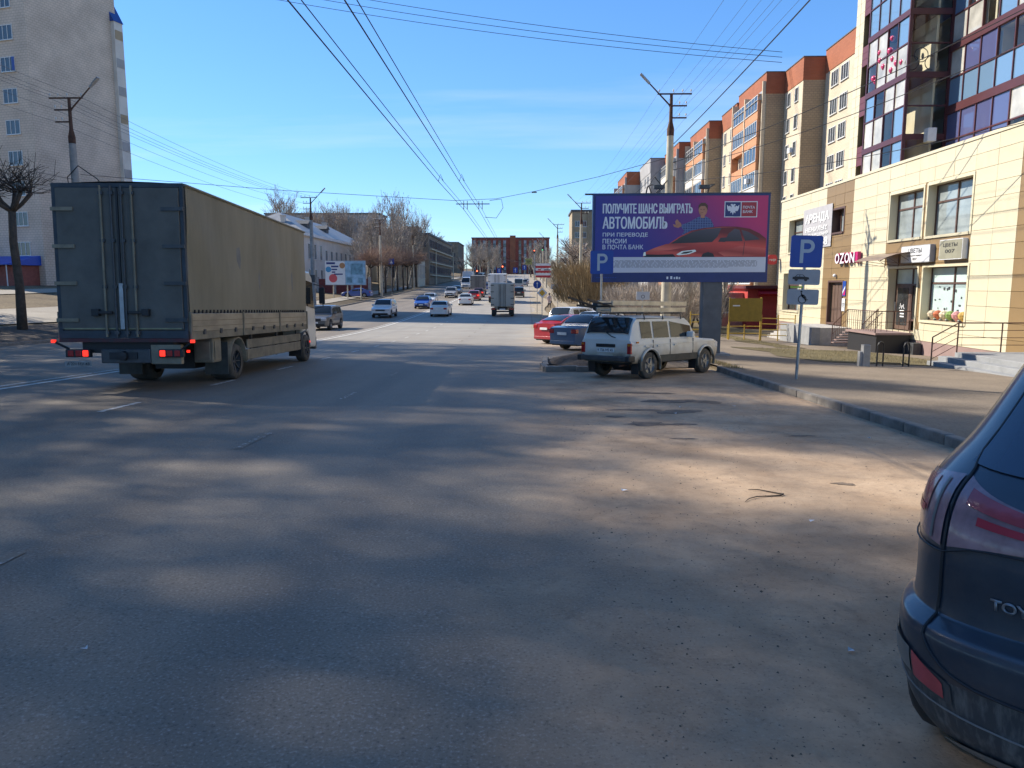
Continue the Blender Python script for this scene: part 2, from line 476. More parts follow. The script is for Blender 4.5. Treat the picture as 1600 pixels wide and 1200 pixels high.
def base_z(x, y):
    return gz(x, y) - .07
tag(sheet('ground', [-900, -450, -220, -120, -75, -55.6, -48, -40, -32, -23.75, KERB_L + .0, KERB_R - .001, KERB_R + .25, 8, 12, 17, 30, 60, 120, 260, 500, 900], -60, 1500, 0, M['soil'], zf=base_z), kind='structure')
def road_right(y):
    return KERB_R if y < 57 else max(1.5, KERB_R - (y - 57) * .45)
ROAD = sheet('road', [KERB_L, -20, -15, -11, -7, -3.5, 0, 1.4], -60, 620, 0.0, M['asphalt'], xr=road_right)

# lane paint lies on the road as its parts
def stripe(name, x, y0, y1, w, m, dz=.006, n=None):
    mb = MB(); k = max(1, int((y1 - y0) / 3)); vs = []; fs = []
    for i in range(k + 1):
        y = y0 + (y1 - y0) * i / k
        xx = x(y) if callable(x) else x
        vs += [(xx - w / 2, y, rz(y) + dz), (xx + w / 2, y, rz(y) + dz)]
        if i: fs.append((2 * i - 2, 2 * i - 1, 2 * i + 1, 2 * i))
    mb.add(vs, fs)
    return mb.build(name, m, ROAD, fix=False)
M['line_paint'] = mat('line_paint', (0.30, 0.29, 0.27), 0.8, vscale=6, col2=(0.66, 0.64, 0.58), lo=0.3, hi=0.5, detail=9)
stripe('centre_line', -10.95, 5, 330, .15, M['line_paint'])
stripe('centre_line', -11.35, 5, 330, .13, M['road_paint'])
for k in range(22):
    y = 11.6 + k * 4.25 - 8.5
    stripe('lane_dash', -6.9, y, y + 1.25, .11, M['road_paint'] if y > 10 else M['road_paint_worn'])
for k in range(30):
    y = 3.6 + k * 4.9
    stripe('lane_dash', -3.45, y, y + 1.15, .10, M['road_paint_worn'])
for k in range(16):
    y = 16 + k * 8
    stripe('lane_dash', -15.3, y, y + 2.2, .11, M['road_paint_worn'])
    stripe('lane_dash', -19.4, y + 3, y + 5.2, .11, M['road_paint_worn'])
stripe('edge_line', 0.35, 60, 300, .12, M['road_paint_worn'])

# right footway with its kerb of separate stones
PAVE = sheet('pavement', [KERB_R + .15, 8, 12, FACADE + .3], -40, 50, -.005, M['pave'])
KERB = tag(empty('kerb', (0, 0, 0)), kind='structure')
kb = MB(); kb.box(-.075, .075, -.49, .49, -.30, 0.0)
kerb_me = kb.mesh('kerb_stone'); kerb_me.materials.append(M['kerb'])
def kerb_line(x, y0, y1, sgn):
    y = y0
    while y < y1:
        o = share('kerb_stone', kerb_me, KERB, (x + random.uniform(-.008, .008), y + .5, rz(y + .5) + .135 + random.uniform(-.008, .008)),
                  (math.atan(rz(y + 1) - rz(y)), 0, random.uniform(-.008, .008)))
        b = o.modifiers.new('bevel', 'BEVEL'); b.width = .02; b.segments = 2
        y += 1.0
kerb_line(KERB_R + .075, -3, 20, 1)
def long_kerb(name, x0, x1, y0, y1, top):
    mb = MB(); k = int((y1 - y0) / 3); vs = []; fs = []
    for i in range(k + 1):
        y = y0 + (y1 - y0) * i / k
        vs += [(x0, y, rz(y) - .1), (x0, y, rz(y) + top), (x1, y, rz(y) + top), (x1, y, rz(y) - .1)]
        if i:
            a = 4 * i - 4
            for q in range(3): fs.append((a + q, a + q + 1, a + q + 5, a + q + 4))
    mb.add(vs, fs)
    mb.build(name, M['kerb'], KERB, fix=True)
long_kerb('far_side_kerb', KERB_L - .15, KERB_L, -40, 430, .14)
# sandy shoulder on the right beyond the parked cars
sheet('shoulder', [0.6, 1.5, 2.6], 52, 420, .012, M['sand'], xr=lambda y: 2.5 + .6 * math.sin(y * .13), xl=lambda y: .55 + .35 * math.sin(y * .31), zf=lambda x, y: rz(y))
sheet('footpath', [3.4, 5.2], 48, 330, .06, M['sand'], zf=lambda x, y: rz(y) + .02)
# left: verge, side street, path below the tower
sheet('verge', [-29.5, KERB_L - .15], -40, 92, .0, M['earth'])
sheet('side_street', [-38.5, -30.5], -40, 108, .0, M['pave_light'])
sheet('path', [-52, -48.5], 20, 120, .0, M['pave_light'])
sheet('far_pavement', [-28.2, -26.0], 92, 330, .0, M['pave_light'])
# dry lawn in front of the shops, sunlit path
sheet('lawn', [9.6, 15.2], 24.2, 33.6, .012, M['lawn'], xl=lambda y: 9.4 + .35 * math.sin(y * 1.1))
sheet('lawn_strip', [11.6, 13.0], 34.6, 47, .012, M['lawn'], xl=lambda y: 11.6 + .3 * math.sin(y * .9))
sheet('yard_lawn', [6.2, 9.5, 16.6], 50.3, 74, .03, M['lawn'])
# ------------------------------------------------------------------ shop podium and glazed tower on the right
M['cream'] = mat('cream_cladding', (0.62, 0.555, 0.385), 0.42, var=0.04, vscale=.6, bump=0.04, bscale=3)
M['cream_b'] = mat('cream_cladding_faded', (0.60, 0.535, 0.367), 0.45, var=0.05, vscale=.8, bump=0.04, bscale=3)
M['cream_c'] = mat('cream_cladding_dusty', (0.605, 0.54, 0.372), 0.46, var=0.06, vscale=1.3, stretch=(1, 3, .5))
M['cream_d'] = mat('cream_cladding_pale', (0.625, 0.56, 0.39), 0.42, var=0.05, vscale=.9)
M['brown'] = mat('brown_cladding', (0.25, 0.165, 0.075), 0.42, var=0.05, vscale=.7, bump=0.04, bscale=3)
M['joint'] = mat('cladding_joint', (0.13, 0.10, 0.06), 0.9)
M['maroon'] = mat('maroon_metal', (0.085, 0.024, 0.026), 0.4, var=0.08)
M['maroon_panel'] = mat('maroon_cladding', (0.13, 0.034, 0.036), 0.45, var=0.06)
M['plinth'] = mat('mauve_plinth', (0.27, 0.185, 0.165), 0.85, var=0.1, vscale=1.5)
M['shop_glass'] = mat('curtained_glass', (0.27, 0.31, 0.315), 0.04, var=0.22, vscale=.9, spec=0.8)
M['film_glass'] = mat('filmed_shop_glass', (0.50, 0.62, 0.60), 0.06, var=0.1, vscale=.7, spec=0.7)
M['dark_glass'] = mat('dark_shop_glass', (0.03, 0.033, 0.035), 0.04, var=0.3, vscale=2, spec=0.8)
M['bay_glass'] = glass_mat('balcony_glass', (0.90, 0.92, 0.92), 0.05)
M['pale_pane'] = mat('pale_balcony_pane', (0.47, 0.455, 0.40), 0.05, var=0.3, vscale=.7, spec=0.8)  # opaque pale panes; the lit balcony interior is put into their colour
M['blue_glass'] = mat('tinted_blue_glass', (0.09, 0.10, 0.21), 0.03, spec=1.0)
M['sky_glass'] = mat('sky_toned_glass', (0.15, 0.25, 0.37), 0.03, 0.0, spec=1.0, coat=0.8)  # the reflected sky is put into the pane colour
M['brown_frame'] = mat('brown_window_frame', (0.10, 0.055, 0.042), 0.5, var=0.1)
M['door_brown'] = mat('brown_door', (0.115, 0.07, 0.05), 0.55, var=0.15, vscale=3)
M['cream_int'] = mat('balcony_inner_wall', (0.66, 0.58, 0.40), 0.8, var=0.1, vscale=.8)
M['curtain'] = mat('white_blind', (0.62, 0.62, 0.58), 0.8, var=0.15, vscale=6, stretch=(1, 12, .3))
M['stone_step'] = mat('pale_granite_step', (0.42, 0.40, 0.37), 0.8, var=0.14, vscale=5)
M['grey_step'] = mat('grey_concrete_step', (0.26, 0.265, 0.265), 0.85, var=0.12, vscale=3)
M['brown_steel'] = mat('brown_railing', (0.11, 0.055, 0.04), 0.5, 0.3)
M['chrome'] = mat('stainless_rail', (0.5, 0.5, 0.5), 0.25, 0.9)

TOP = 7.2
shop = thing('apartment_building', 'cream and brown clad shop podium with glazed maroon balconies above', 'building', (0, 0, 0))
unit_box = MB(); unit_box.box(-.5, .5, -.5, .5, -.5, .5)
unit_me = unit_box.mesh('panel'); unit_me.materials.append(M['cream'])

OPEN = [  # y0, y1, z0, z1 on the street face
    (46.4, 49.3, 3.7, 5.75), (47.0, 49.9, 0.0, 2.4), (40.9, 42.4, 4.5, 5.75), (40.6, 42.45, -.55, 1.8),
    (32.85, 35.8, 3.7, 5.8), (29.3, 32.5, 3.68, 5.82), (32.9, 35.5, -.45, 2.4), (29.2, 32.45, .14, 2.4)]
def rect_sub(r, o):
    """rectangle minus rectangle, as up to four rectangles"""
    a0, a1, b0, b1 = r; c0, c1, d0, d1 = o
    if c0 >= a1 or c1 <= a0 or d0 >= b1 or d1 <= b0: return [r]
    out = []
    if c0 > a0: out.append((a0, c0, b0, b1))
    if c1 < a1: out.append((c1, a1, b0, b1))
    m0, m1 = max(a0, c0), min(a1, c1)
    if d0 > b0: out.append((m0, m1, b0, d0))
    if d1 < b1: out.append((m0, m1, d1, b1))
    return out
# backing wall of joint colour, pierced by the openings
rects = [(9.0, 51.0, -2.5, TOP)]
for o_ in OPEN:
    rects = [q for r_ in rects for q in rect_sub(r_, o_)]
wb = MB()
for (a, b_, c, d) in rects: wb.box(17.0, 17.5, a, b_, c, d)
wall = wb.build('wall', M['joint'], shop)
wb = MB(); wb.box(17.9, 34, 9, 51, -2.5, TOP - .15); wb.box(17.0, 34, 50.9, 51.0, -2.5, TOP)
wb.build('podium_core', M['cream_b'], shop)
# cladding panels, each its own piece
PW, PH = 1.30, 0.568
def zone(y, z):
    if z < -.78: return None
    if 39.85 < y < 43.4: return 'brown'
    if y < 26.55: return 'brown' if y > 22.4 else 'cream'
    if 29.25 < y < 36.0 and 2.42 < z < 5.9 : return 'brown'
    if 32.45 < y < 32.9 and -.3 < z < 5.9: return 'brown'
    return 'cream'
ybreaks = [51.0, 49.7, 48.4, 47.1, 45.85, 44.6, 43.4, 42.2, 41.0, 39.85, 38.55, 37.25, 36.0, 34.6, 33.35, 32.1, 30.7, 29.25, 27.9, 26.55, 25.2, 23.8, 22.4, 21, 19.6, 18.2, 16.8, 15.4, 14, 12.6, 11.2, 9.8]
nrow = 14
for i in range(len(ybreaks) - 1):
    y1, y0 = ybreaks[i], ybreaks[i + 1]
    for k in range(nrow):
        z1 = TOP - .1 - k * PH; z0 = z1 - PH
        if z1 < -.75: continue
        z0 = max(z0, -.75)
        cells = [(y0 + .008, y1 - .008, z0 + .007, z1 - .007)]
        for (a, b_, c, d) in OPEN:
            cells = [q for r_ in cells for q in rect_sub(r_, (a - .07, b_ + .07, c - .07, d + .07))]
        for (a, b_, c, d) in cells:
            if b_ - a < .05 or d - c < .05: continue
            zn = zone((a + b_) / 2, (c + d) / 2)
            mm = M['brown'] if zn == 'brown' else M[('cream', 'cream_b', 'cream', 'cream_c', 'cream_d')[(i * 7 + k * 3 + (i * k) % 4) % 5]]
            share('cladding_panel', unit_me, wall, (16.985 + random.uniform(-.003, .003), (a + b_) / 2, (c + d) / 2), (random.uniform(-.001, .001), 0, random.uniform(-.0025, .0025)), (.03, b_ - a, d - c), mm)
mb = MB(); mb.box(16.93, 17.6, 9, 51.06, TOP - .1, TOP + .02)
mb.build('parapet_cap', M['cream'], shop)
mb = MB(); mb.box(16.99, 17.02, 9, 51.0, -2.4, -.76)
mb.build('plinth', M['plinth'], shop)
# trim round the openings, reveals, windows
def opening_trim(y0, y1, z0, z1, m, depth=.38, sill=True):
    t = MB(); w = .09
    e = .012
    t.box(16.94, 17.0 + depth, y0 - w, y0 + e, z0 - w, z1 + w); t.box(16.94, 17.0 + depth, y1 - e, y1 + w, z0 - w, z1 + w)
    t.box(16.942, 17.0 + depth, y0 + e, y1 - e, z1 - e, z1 + w); t.box(16.90 if sill else 16.942, 17.0 + depth, y0 + e, y1 - e, z0 - w, z0 + e)
    return t.build('window_surround', m, shop)
def shop_window(y0, y1, z0, z1, panes, fm, depth=.36, fw=.055):
    """frame with panes as sub-parts; panes: list of (y0,y1,z0,z1,mat) fractions"""
    x = 17.0 + depth
    fr = MB()
    fr.box(x - .06, x + .03, y0, y1, z0, z0 + fw); fr.box(x - .06, x + .03, y0, y1, z1 - fw, z1)
    fr.box(x - .06, x + .03, y0, y0 + fw, z0, z1); fr.box(x - .06, x + .03, y1 - fw, y1, z0, z1)
    H_, W_ = z1 - z0, y1 - y0
    done = set()
    for (a, b_, c, d, m) in panes:
        for v in (a, b_):
            if 0.001 < v < .999 and ('v', v, c) not in done:
                done.add(('v', v, c)); yy = y0 + v * W_
                fr.box(x - .055, x + .025, yy - fw * .7, yy + fw * .7, z0 + c * H_, z0 + d * H_)
        for v in (c, d):
            if 0.001 < v < .999 and ('h', v, a) not in done:
                done.add(('h', v, a)); zz_ = z0 + v * H_
                fr.box(x - .05, x + .02, y0 + a * W_, y0 + b_ * W_, zz_ - fw * .7, zz_ + fw * .7)
    f = fr.build('window', fm, shop)
    for (a, b_, c, d, m) in panes:
        p = MB(); p.box(x - .01, x, y0 + a * W_ + .02, y0 + b_ * W_ - .02, z0 + c * H_ + .02, z0 + d * H_ - .02)
        p.build('pane', m, f)
    return f
G, FG, DG = M['shop_glass'], M['film_glass'], M['dark_glass']
for (y0, y1, z0, z1), panes, tm in (
    (OPEN[0], [(0, .5, 0, .62, G), (.5, 1, 0, .62, G), (0, .5, .62, 1, G), (.5, 1, .62, 1, G)], M['cream']),
    (OPEN[1], [(0, .5, 0, .68, G), (.5, 1, 0, .68, DG), (0, .5, .68, 1, G), (.5, 1, .68, 1, G)], M['cream']),
    (OPEN[2], [(0, .82, 0, 1, G), (.82, 1, 0, 1, DG)], M['brown_frame']),
    (OPEN[4], [(0, .5, 0, .66, G), (.5, 1, 0, .66, G), (0, .5, .66, 1, G), (.5, 1, .66, 1, G)], M['cream']),
    (OPEN[5], [(0, .5, 0, .66, G), (.5, 1, 0, .66, G), (0, .5, .66, 1, G), (.5, 1, .66, 1, G)], M['cream']),
    (OPEN[7], [(0, .46, 0, .70, FG), (.46, 1, 0, .70, FG), (0, .46, .70, 1, FG), (.46, 1, .70, 1, FG)], M['cream'])):
    opening_trim(y0, y1, z0, z1, tm)
    shop_window(y0, y1, z0, z1, panes, M['brown_frame'])
# shop door with transom and side light
y0, y1, z0, z1 = OPEN[6]
opening_trim(y0, y1, z0, z1, M['cream'])
shop_window(y0, y1, z0, z1, [(0, .42, .18, .74, DG), (0, .42, .74, 1, FG), (.42, 1, .74, 1, FG)], M['brown_frame'])
d_ = MB(); d_.box(17.30, 17.35, y0 + 1.15, y1 - .08, z0, z0 + 2.08)
door = d_.build('door', M['door_brown'], shop)
d_ = MB(); d_.box(17.285, 17.30, y0 + 1.35, y1 - .28, z0 + .25, z0 + 1.95)
d_.build('pane', DG, door)
d_ = MB(); d_.tube([(17.24, y1 - .2, z0 + .9), (17.24, y1 - .2, z0 + 1.3)], .018); d_.tube([(17.3, y1 - .2, z0 + 1.1), (17.24, y1 - .2, z0 + 1.1)], .012)
d_.build('handle', M['chrome'], door)
d_ = MB()
for k in range(7): d_.box(17.275, 17.284, y1 - 1.0 + .07 * k, y1 - .96 + .07 * k, z0 + 1.0 + .05 * (k % 3), z0 + 1.06 + .05 * (k % 3) + .1 * (k % 2))
for k in range(3): d_.box(17.275, 17.284, y1 - 1.0, y1 - .6, z0 + .62 + .13 * k, z0 + .68 + .13 * k)
d_.build('door_lettering', M['white'], door)
# flower stickers and bouquets in the shop window
fl = MB(); rr = random.Random(3)
for k in range(14):
    yy = rr.uniform(29.5, 32.1); zz_ = rr.uniform(.55, 1.55)
    fl.box(17.33, 17.337, yy, yy + rr.uniform(.03, .14), zz_, zz_ + rr.uniform(.03, .12))
fl.build('window_sticker', M['dark_steel'], shop)
for k, cc in enumerate(((.5, .32, .08), (.55, .25, .25), (.2, .3, .08), (.6, .5, .35), (.45, .12, .05), (.5, .42, .3))):
    f_ = MB(); f_.lathe([(.02, 0), (.16, .12), (.2, .25), (.12, .36), (.01, .4)], 9, (17.2, 29.7 + .45 * k, .2))
    f_.build('bouquet', mat('bouquet_%d' % k, cc, .8, var=.5, vscale=12), shop, smooth=30)
# brown metal door of the parcel point
y0, y1, z0, z1 = OPEN[3]
d_ = MB(); d_.box(17.16, 17.24, y0, y1, z0, z1)
door = d_.build('door', M['door_brown'], shop)
for k in range(4):
    d_ = MB(); d_.box(17.145, 17.162, y0 + .1 + k * .44, y0 + .40 + k * .44, z0 + .15, z1 - .12)
    d_.build('door_plank', M['door_brown'], door)
d_ = MB(); d_.tube([(17.08, y0 + .2, .4), (17.08, y0 + .2, .75)], .015); d_.build('handle', M['chrome'], door)
opening_trim(y0, y1, z0 + .1, z1, M['brown_frame'], .1, False)
lampb = MB(); lampb.lathe([(.0, -.1), (.08, -.07), (.11, 0), (.08, .07), (0, .1)], 12, (16.88, 41.5, 2.15)); lampb.build('wall_lamp', M['white'], shop, smooth=60)
# air conditioners on the plinth
for yy in (33.6, 32.55):
    a = MB(); a.box(16.6, 16.95, yy - .4, yy + .4, -1.38, -.85)
    ac = a.build('air_conditioner', M['white'] if yy > 33 else M['dark_steel'], shop, bevel=.015)
    a = MB(); a.lathe([(.2, 0), (.2, .012), (.03, .016)], 18, (16.585, yy - .1, -1.11), 'x'); a.build('fan_grille', M['dark_steel'], ac)

# ---- glazed tower above the podium
def bay_front(x, y0, y1, z0, z1, nv, key, glass=None, split=.5, depth=1.0):
    """one storey of a glazed balcony on the street face: frame, panes, spandrel band"""
    fw = .05
    fr = MB()
    for k in range(nv + 1):
        yy = y0 + (y1 - y0) * k / nv
        ww = fw * (1.7 if k in (0, nv) else 1)
        fr.box(x - .05, x + .06, yy - ww / 2, yy + ww / 2, z0, z1)
    zs = z0 + (z1 - z0) * split
    fr.box(x - .045, x + .05, y0, y1, zs - .03, zs + .03)
    f = fr.build('balcony_frame', M['maroon'], shop)
    for k in range(nv):
        a, b_ = y0 + (y1 - y0) * k / nv + .025, y0 + (y1 - y0) * (k + 1) / nv - .025
        for (c, d, up_) in ((z0, zs - .03, 0), (zs + .03, z1, 1)):
            g = M['bay_glass']
            if (k * 7 + up_ * 3 + int(z0 * 2)) % 9 < 5: g = M['pale_pane']
            elif (k + up_ + int(z0)) % 4 == 0: g = M['sky_glass']
            if glass: g = glass(k, up_) or g
            p = MB(); p.add([(x, b_, c), (x, a, c), (x, a, d), (x, b_, d)], [(0, 1, 2, 3)]); p.build('pane', g, f, fix=False)
    return f
FL = 2.74
floors = [5.68 + FL * k for k in range(6)]     # band heights 8.42, 11.16 ...
B1Y0, B1Y1, B1X, B2X = 35.75, 39.85, 17.3, 19.2
tw = MB(); tw.box(20.4, 32, 10, 45.6, TOP - .2, 23)
tw.build('tower_core', M['cream_int'], shop)
tw = MB(); tw.box(19.0, 20.4, 44.55, 45.6, TOP - .2, 23); tw.box(19.0, 20.4, 42.6, 43.0, TOP - .2, 23); tw.box(19.02, 20.4, 39.85, 42.6, TOP - .2, 23)
tw.build('tower_wall', M['joint'], shop)
for k in range(28):
    for (a, b_) in ((44.56, 45.08), (45.1, 45.6)):
        share('cladding_panel', unit_me, wall, (18.985, (a + b_) / 2, TOP + .1 + PH * (k + .5)), (0, 0, 0), (.03, b_ - a - .01, PH - .014), M['cream'])
for k in range(6):
    zb = 5.68 + FL * k
    # window column with maroon panels beside the bay
    for j in range(3):
        share('cladding_panel', unit_me, wall, (18.985, 43.78, zb + .17 + .36 * j), (0, 0, 0), (.03, 1.5, .345), M['maroon_panel'])
    w_ = MB(); w_.box(19.25, 19.33, 43.03, 44.53, zb + 1.1, zb + 2.6)
    win = w_.build('window', M['brown_frame'], shop)
    w_ = MB(); w_.box(19.235, 19.25, 43.1, 43.75, zb + 1.2, zb + 2.5); w_.build('pane', M['shop_glass'], win)
    w_ = MB(); w_.box(19.235, 19.25, 43.83, 44.45, zb + 1.2, zb + 2.5); w_.build('pane', M['shop_glass'], win)
    # bay 1
    def g1(kk, up_, k=k):
        if k >= 3 : return M['sky_glass'] if kk < 4 else None
        return None
    bay_front(B1X, B1Y0, B1Y1, zb + .12 if k else TOP - .1, zb + FL - .12, 4, k, g1, .52 if k else .08)
    if k:
        bd = MB(); bd.box(B1X - .07, B2X + .05, B1Y0 - .06, B1Y1 + .03, zb - .13, zb + .13)
        bd.build('floor_band', M['maroon'], shop)
    # bay 1 end face towards the viewer
    fr = MB()
    fr.box(B1X, B1X + .09, B1Y0 - .04, B1Y0 + .05, zb + .13, zb + FL - .13); fr.box(B2X - .08, B2X, B1Y0 - .04, B1Y0 + .05, zb + .13, zb + FL - .13)
    fr.box(B1X, B2X, B1Y0 - .035, B1Y0 + .045, zb + 1.35, zb + 1.42)
    f = fr.build('balcony_frame', M['maroon'], shop)
    for (c, d) in ((zb + .13, zb + 1.35), (zb + 1.42, zb + FL - .13)):
        p = MB(); p.add([(B1X + .09, B1Y0, c), (B2X - .08, B1Y0, c), (B2X - .08, B1Y0, d), (B1X + .09, B1Y0, d)], [(0, 1, 2, 3)]); p.build('pane', M['bay_glass'], f, fix=False)
    # inner side wall and slab so that the balcony has an inside
    s_ = MB(); s_.box(B1X + .1, 20.4, B1Y1 - .1, B1Y1, zb, zb + FL); s_.box(B1X + .1, 20.4, B1Y0 + .1, B1Y1 - .1, zb - .1, zb + .05)
    s_.box(B1X + 1.25, B1X + 1.35, B1Y0 + .1, B1Y1 - .1, zb + .05, zb + FL - .1)
    s_.build('balcony_inside', M['cream_int'], shop)
    # bay 2, nearer and set back
    zb2 = zb + 1.1
    def g2(kk, up_, k=k):
        if k == 0 and kk >= 8: return M['blue_glass']
        if k == 1 and not up_ and kk >= 8: return M['sky_glass']
        if k == 1 and kk in (9, 10) and up_: return M['blue_glass']
        return None
    bay_front(B2X, 22.0, B1Y0 - .08, zb2 + .2, zb2 + FL - .16, 12, k, g2, .5)
    bd = MB(); bd.box(B2X - .08, B2X + .2, 22.0, B1Y0 - .075, zb2 - .16, zb2 + .2)
    bd.build('floor_band', M['maroon'], shop)
    s_ = MB(); s_.box(B2X + .2, 20.4, 22.0, B1Y0 - .1, zb2 - .1, zb2 + .1); s_.box(B2X + .95, B2X + 1.05, 22.0, B1Y0 - .1, zb2 + .1, zb2 + FL - .1)
    for kk in range(5): s_.box(B2X + .1, 20.4, 22.6 + kk * 3.35, 22.72 + kk * 3.35, zb2, zb2 + FL)
    s_.build('balcony_inside', M['cream_int'], shop)
    for kk in range(1, 12):
        if (kk * 5 + k * 3) % 4 == 0 or (k == 2 and kk % 3):
            yy = 22.0 + (B1Y0 - 22.08) * kk / 12
            s_ = MB()
            for j in range(10): s_.box(B2X + .16, B2X + .19, yy + .1 * j, yy + .1 * j + .07, zb2 + .3, zb2 + FL - .3)
            s_.build('blind', M['curtain'], shop)
# balloons and a bicycle behind the balcony glass
bal = mat('pink_balloon', (0.55, 0.06, 0.16), .3)
for k, (yy, zz_, r_) in enumerate(((39.2, 11.9, .17), (38.6, 12.6, .15), (38.2, 12.2, .16), (37.6, 12.75, .18), (37.3, 12.3, .15), (36.9, 12.0, .16), (37.5, 13.3, .13), (36.4, 11.9, .14), (39.0, 11.7, .13), (38.7, 13.0, .14), (37.35, 11.8, .16))):
    b_ = MB(); b_.lathe([(0.01, -r_ * 1.2), (r_ * .55, -r_ * .85), (r_, 0), (r_ * .8, r_ * .65), (0.01, r_)], 10, (17.35, yy, zz_)); b_.build('balloon', bal, shop, smooth=60)
bi = MB()
for c_ in ((17.6, 36.0, 11.75), (18.5, 36.0, 11.75), (18.0, 36.0, 12.1)):
    bi.lathe([(.3, -.02), (.33, 0), (.3, .02), (.29, 0), (.3, -.02)], 18, c_, 'y')
bi.build('stored_bicycle', M['dark_steel'], shop)
bi = MB(); bi.lathe([(.27, -.015), (.30, 0), (.27, .015), (.26, 0), (.27, -.015)], 18, (19.4, 28.0, 10.6), 'x'); bi.lathe([(.27, -.015), (.30, 0), (.27, .015), (.26, 0), (.27, -.015)], 18, (19.4, 27.2, 10.6), 'x')
bi.tube([(19.4, 28, 10.6), (19.4, 27.7, 11.0), (19.4, 27.3, 10.95), (19.4, 27.2, 10.6)], .03); bi.build('stored_bicycle', M['dark_steel'], shop)
a = MB(); a.box(18.2, 18.6, B1Y0 - .45, B1Y0 - .07, 8.15, 8.75); a.build('air_conditioner', M['white'], shop, bevel=.02)

# ---- steps, landings and railings (parts of the building's base)
def steps(name, parent, x0, x1, y0, y1, ztop, n, rise, tread, dirn, m):
    """flight going down along dirn from the edge of a landing; each step is a piece"""
    for k in range(n):
        s_ = MB(); zt = ztop - rise * (k + 1)
        if dirn == '-x': s_.box(x0 - tread * (k + 1), x0 - tread * k, y0, y1, zt - 1.2, zt)
        if dirn == '+y': s_.box(x0, x1, y1 + tread * k, y1 + tread * (k + 1), zt - 1.2, zt)
        s_.build('step', m, parent, bevel=.012)
def railing(name, parent, path, h, m, posts=True, bars=0, r=.022, mid=1):
    mb = MB()
    pts = [Vector(p) for p in path]
    mb.tube([p + Vector((0, 0, h)) for p in pts], r)
    for k in range(mid): mb.tube([p + Vector((0, 0, h * (k + 1) / (mid + 1.0))) for p in pts], r * .5)
    o = mb.build(name, m, parent, smooth=50)
    for p in pts:
        q = MB(); q.tube([p, p + Vector((0, 0, h))], r); q.build('post', m, o, smooth=50)
    if bars:
        for i in range(len(pts) - 1):
            n = max(1, int((pts[i + 1] - pts[i]).length / bars))
            for k in range(1, n):
                p = pts[i].lerp(pts[i + 1], k / n)
                q = MB(); q.tube([p + Vector((0, 0, .06)), p + Vector((0, 0, h))], r * .45, 4); q.build('baluster', m, o)
    return o
porch = thing('porch', 'grey concrete porch with three long steps and steel railing at the shops', 'porch')
l_ = MB(); l_.box(13.9, 16.9, 9, 24.3, -2.2, -.52); l_.build('landing', M['grey_step'], porch, bevel=.015)
steps('step', porch, 13.9, 0, 9, 24.6, -.52, 3, .155, .36, '-x', M['grey_step'])
railing('railing', porch, [(13.1, 24.2, -.98), (13.9, 24.2, -.52), (15.3, 24.2, -.52), (16.7, 24.2, -.52)], .95, M['brown_steel'], mid=3)
railing('railing', porch, [(10.6, 15.3, -.52), (10.6, 14.2, -.5), (10.6, 12.0, -.45)], .9, M['chrome'], mid=2)
pl2 = thing('shop_stairs', 'brown steel staircase with railings up to the flower shop door', 'stairs')
l_ = MB(); l_.box(15.3, 16.9, 32.9, 36.0, -.55, -.46); l_.build('landing', M['plinth'], pl2)
l_ = MB(); l_.box(15.4, 16.85, 33.0, 33.1, -1.5, -.56); l_.box(15.4, 15.5, 33.1, 35.9, -1.5, -.56); l_.build('dark_underside', M['black'], pl2)  # black sheets stand in for the dark space beneath the landing
for k in range(5):
    s_ = MB(); s_.box(15.3, 16.8, 36.02 + .32 * k, 36.34 + .32 * k, -.64 - .15 * k, -.60 - .15 * k); s_.build('step', M['plinth'], pl2)
railing('railing', pl2, [(15.33, 33.0, -.46), (15.33, 35.9, -.46), (15.33, 37.6, -1.3)], .95, M['brown_steel'], bars=.22)
railing('railing', pl2, [(16.8, 36.0, -.46), (16.8, 37.6, -1.3)], .95, M['brown_steel'], bars=.22)
railing('railing', pl2, [(15.33, 33.0, -.46), (16.85, 33.0, -.46)], .95, M['brown_steel'], bars=.22)
pl3 = thing('stone_stairs', 'pale stone staircase leading up to the brown parcel shop door', 'stairs')
l_ = MB(); l_.box(15.2, 16.9, 39.0, 43.6, -2.2, -.58); l_.build('landing', M['stone_step'], pl3)
l_ = MB(); l_.box(14.75, 15.2, 38.8, 43.6, -2.2, -.56); l_.build('cheek_wall', M['grey_step'], pl3)
steps('step', pl3, 15.2, 16.9, 39, 43.6, -.58, 6, .15, .62, '+y', M['stone_step'])
# canopy over the flower shop door
cp = MB(); prof = [(15.5, 2.72), (15.8, 2.86), (16.2, 2.99), (16.6, 3.06), (16.95, 3.08)]
for i in range(4):
    cp.add([(prof[i][0], 33.3, prof[i][1]), (prof[i + 1][0], 33.3, prof[i + 1][1]), (prof[i + 1][0], 36.0, prof[i + 1][1]), (prof[i][0], 36.0, prof[i][1]),
            (prof[i][0], 33.3, prof[i][1] + .012), (prof[i + 1][0], 33.3, prof[i + 1][1] + .012), (prof[i + 1][0], 36.0, prof[i + 1][1] + .012), (prof[i][0], 36.0, prof[i][1] + .012)],
           [(0, 1, 2, 3), (4, 5, 6, 7), (0, 1, 5, 4), (2, 3, 7, 6), (3, 0, 4, 7), (1, 2, 6, 5)])
canopy = cp.build('door_canopy', mat('brown_polycarbonate', (.22, .15, .11), .35), shop)
cp = MB()
for yy in (33.35, 34.65, 35.95):
    cp.tube([(p[0], yy, p[1] - .02) for p in prof], .014, 5); cp.tube([(15.5, yy, 2.70), (16.95, yy, 2.5)], .012, 5); cp.tube([(16.95, yy, 2.45), (16.95, yy, 3.08)], .014, 5)
    cp.tube([(16.3, yy, 2.99), (16.95, yy, 2.6)], .01, 5)
cp.build('canopy_bracket', M['brown_steel'], canopy)
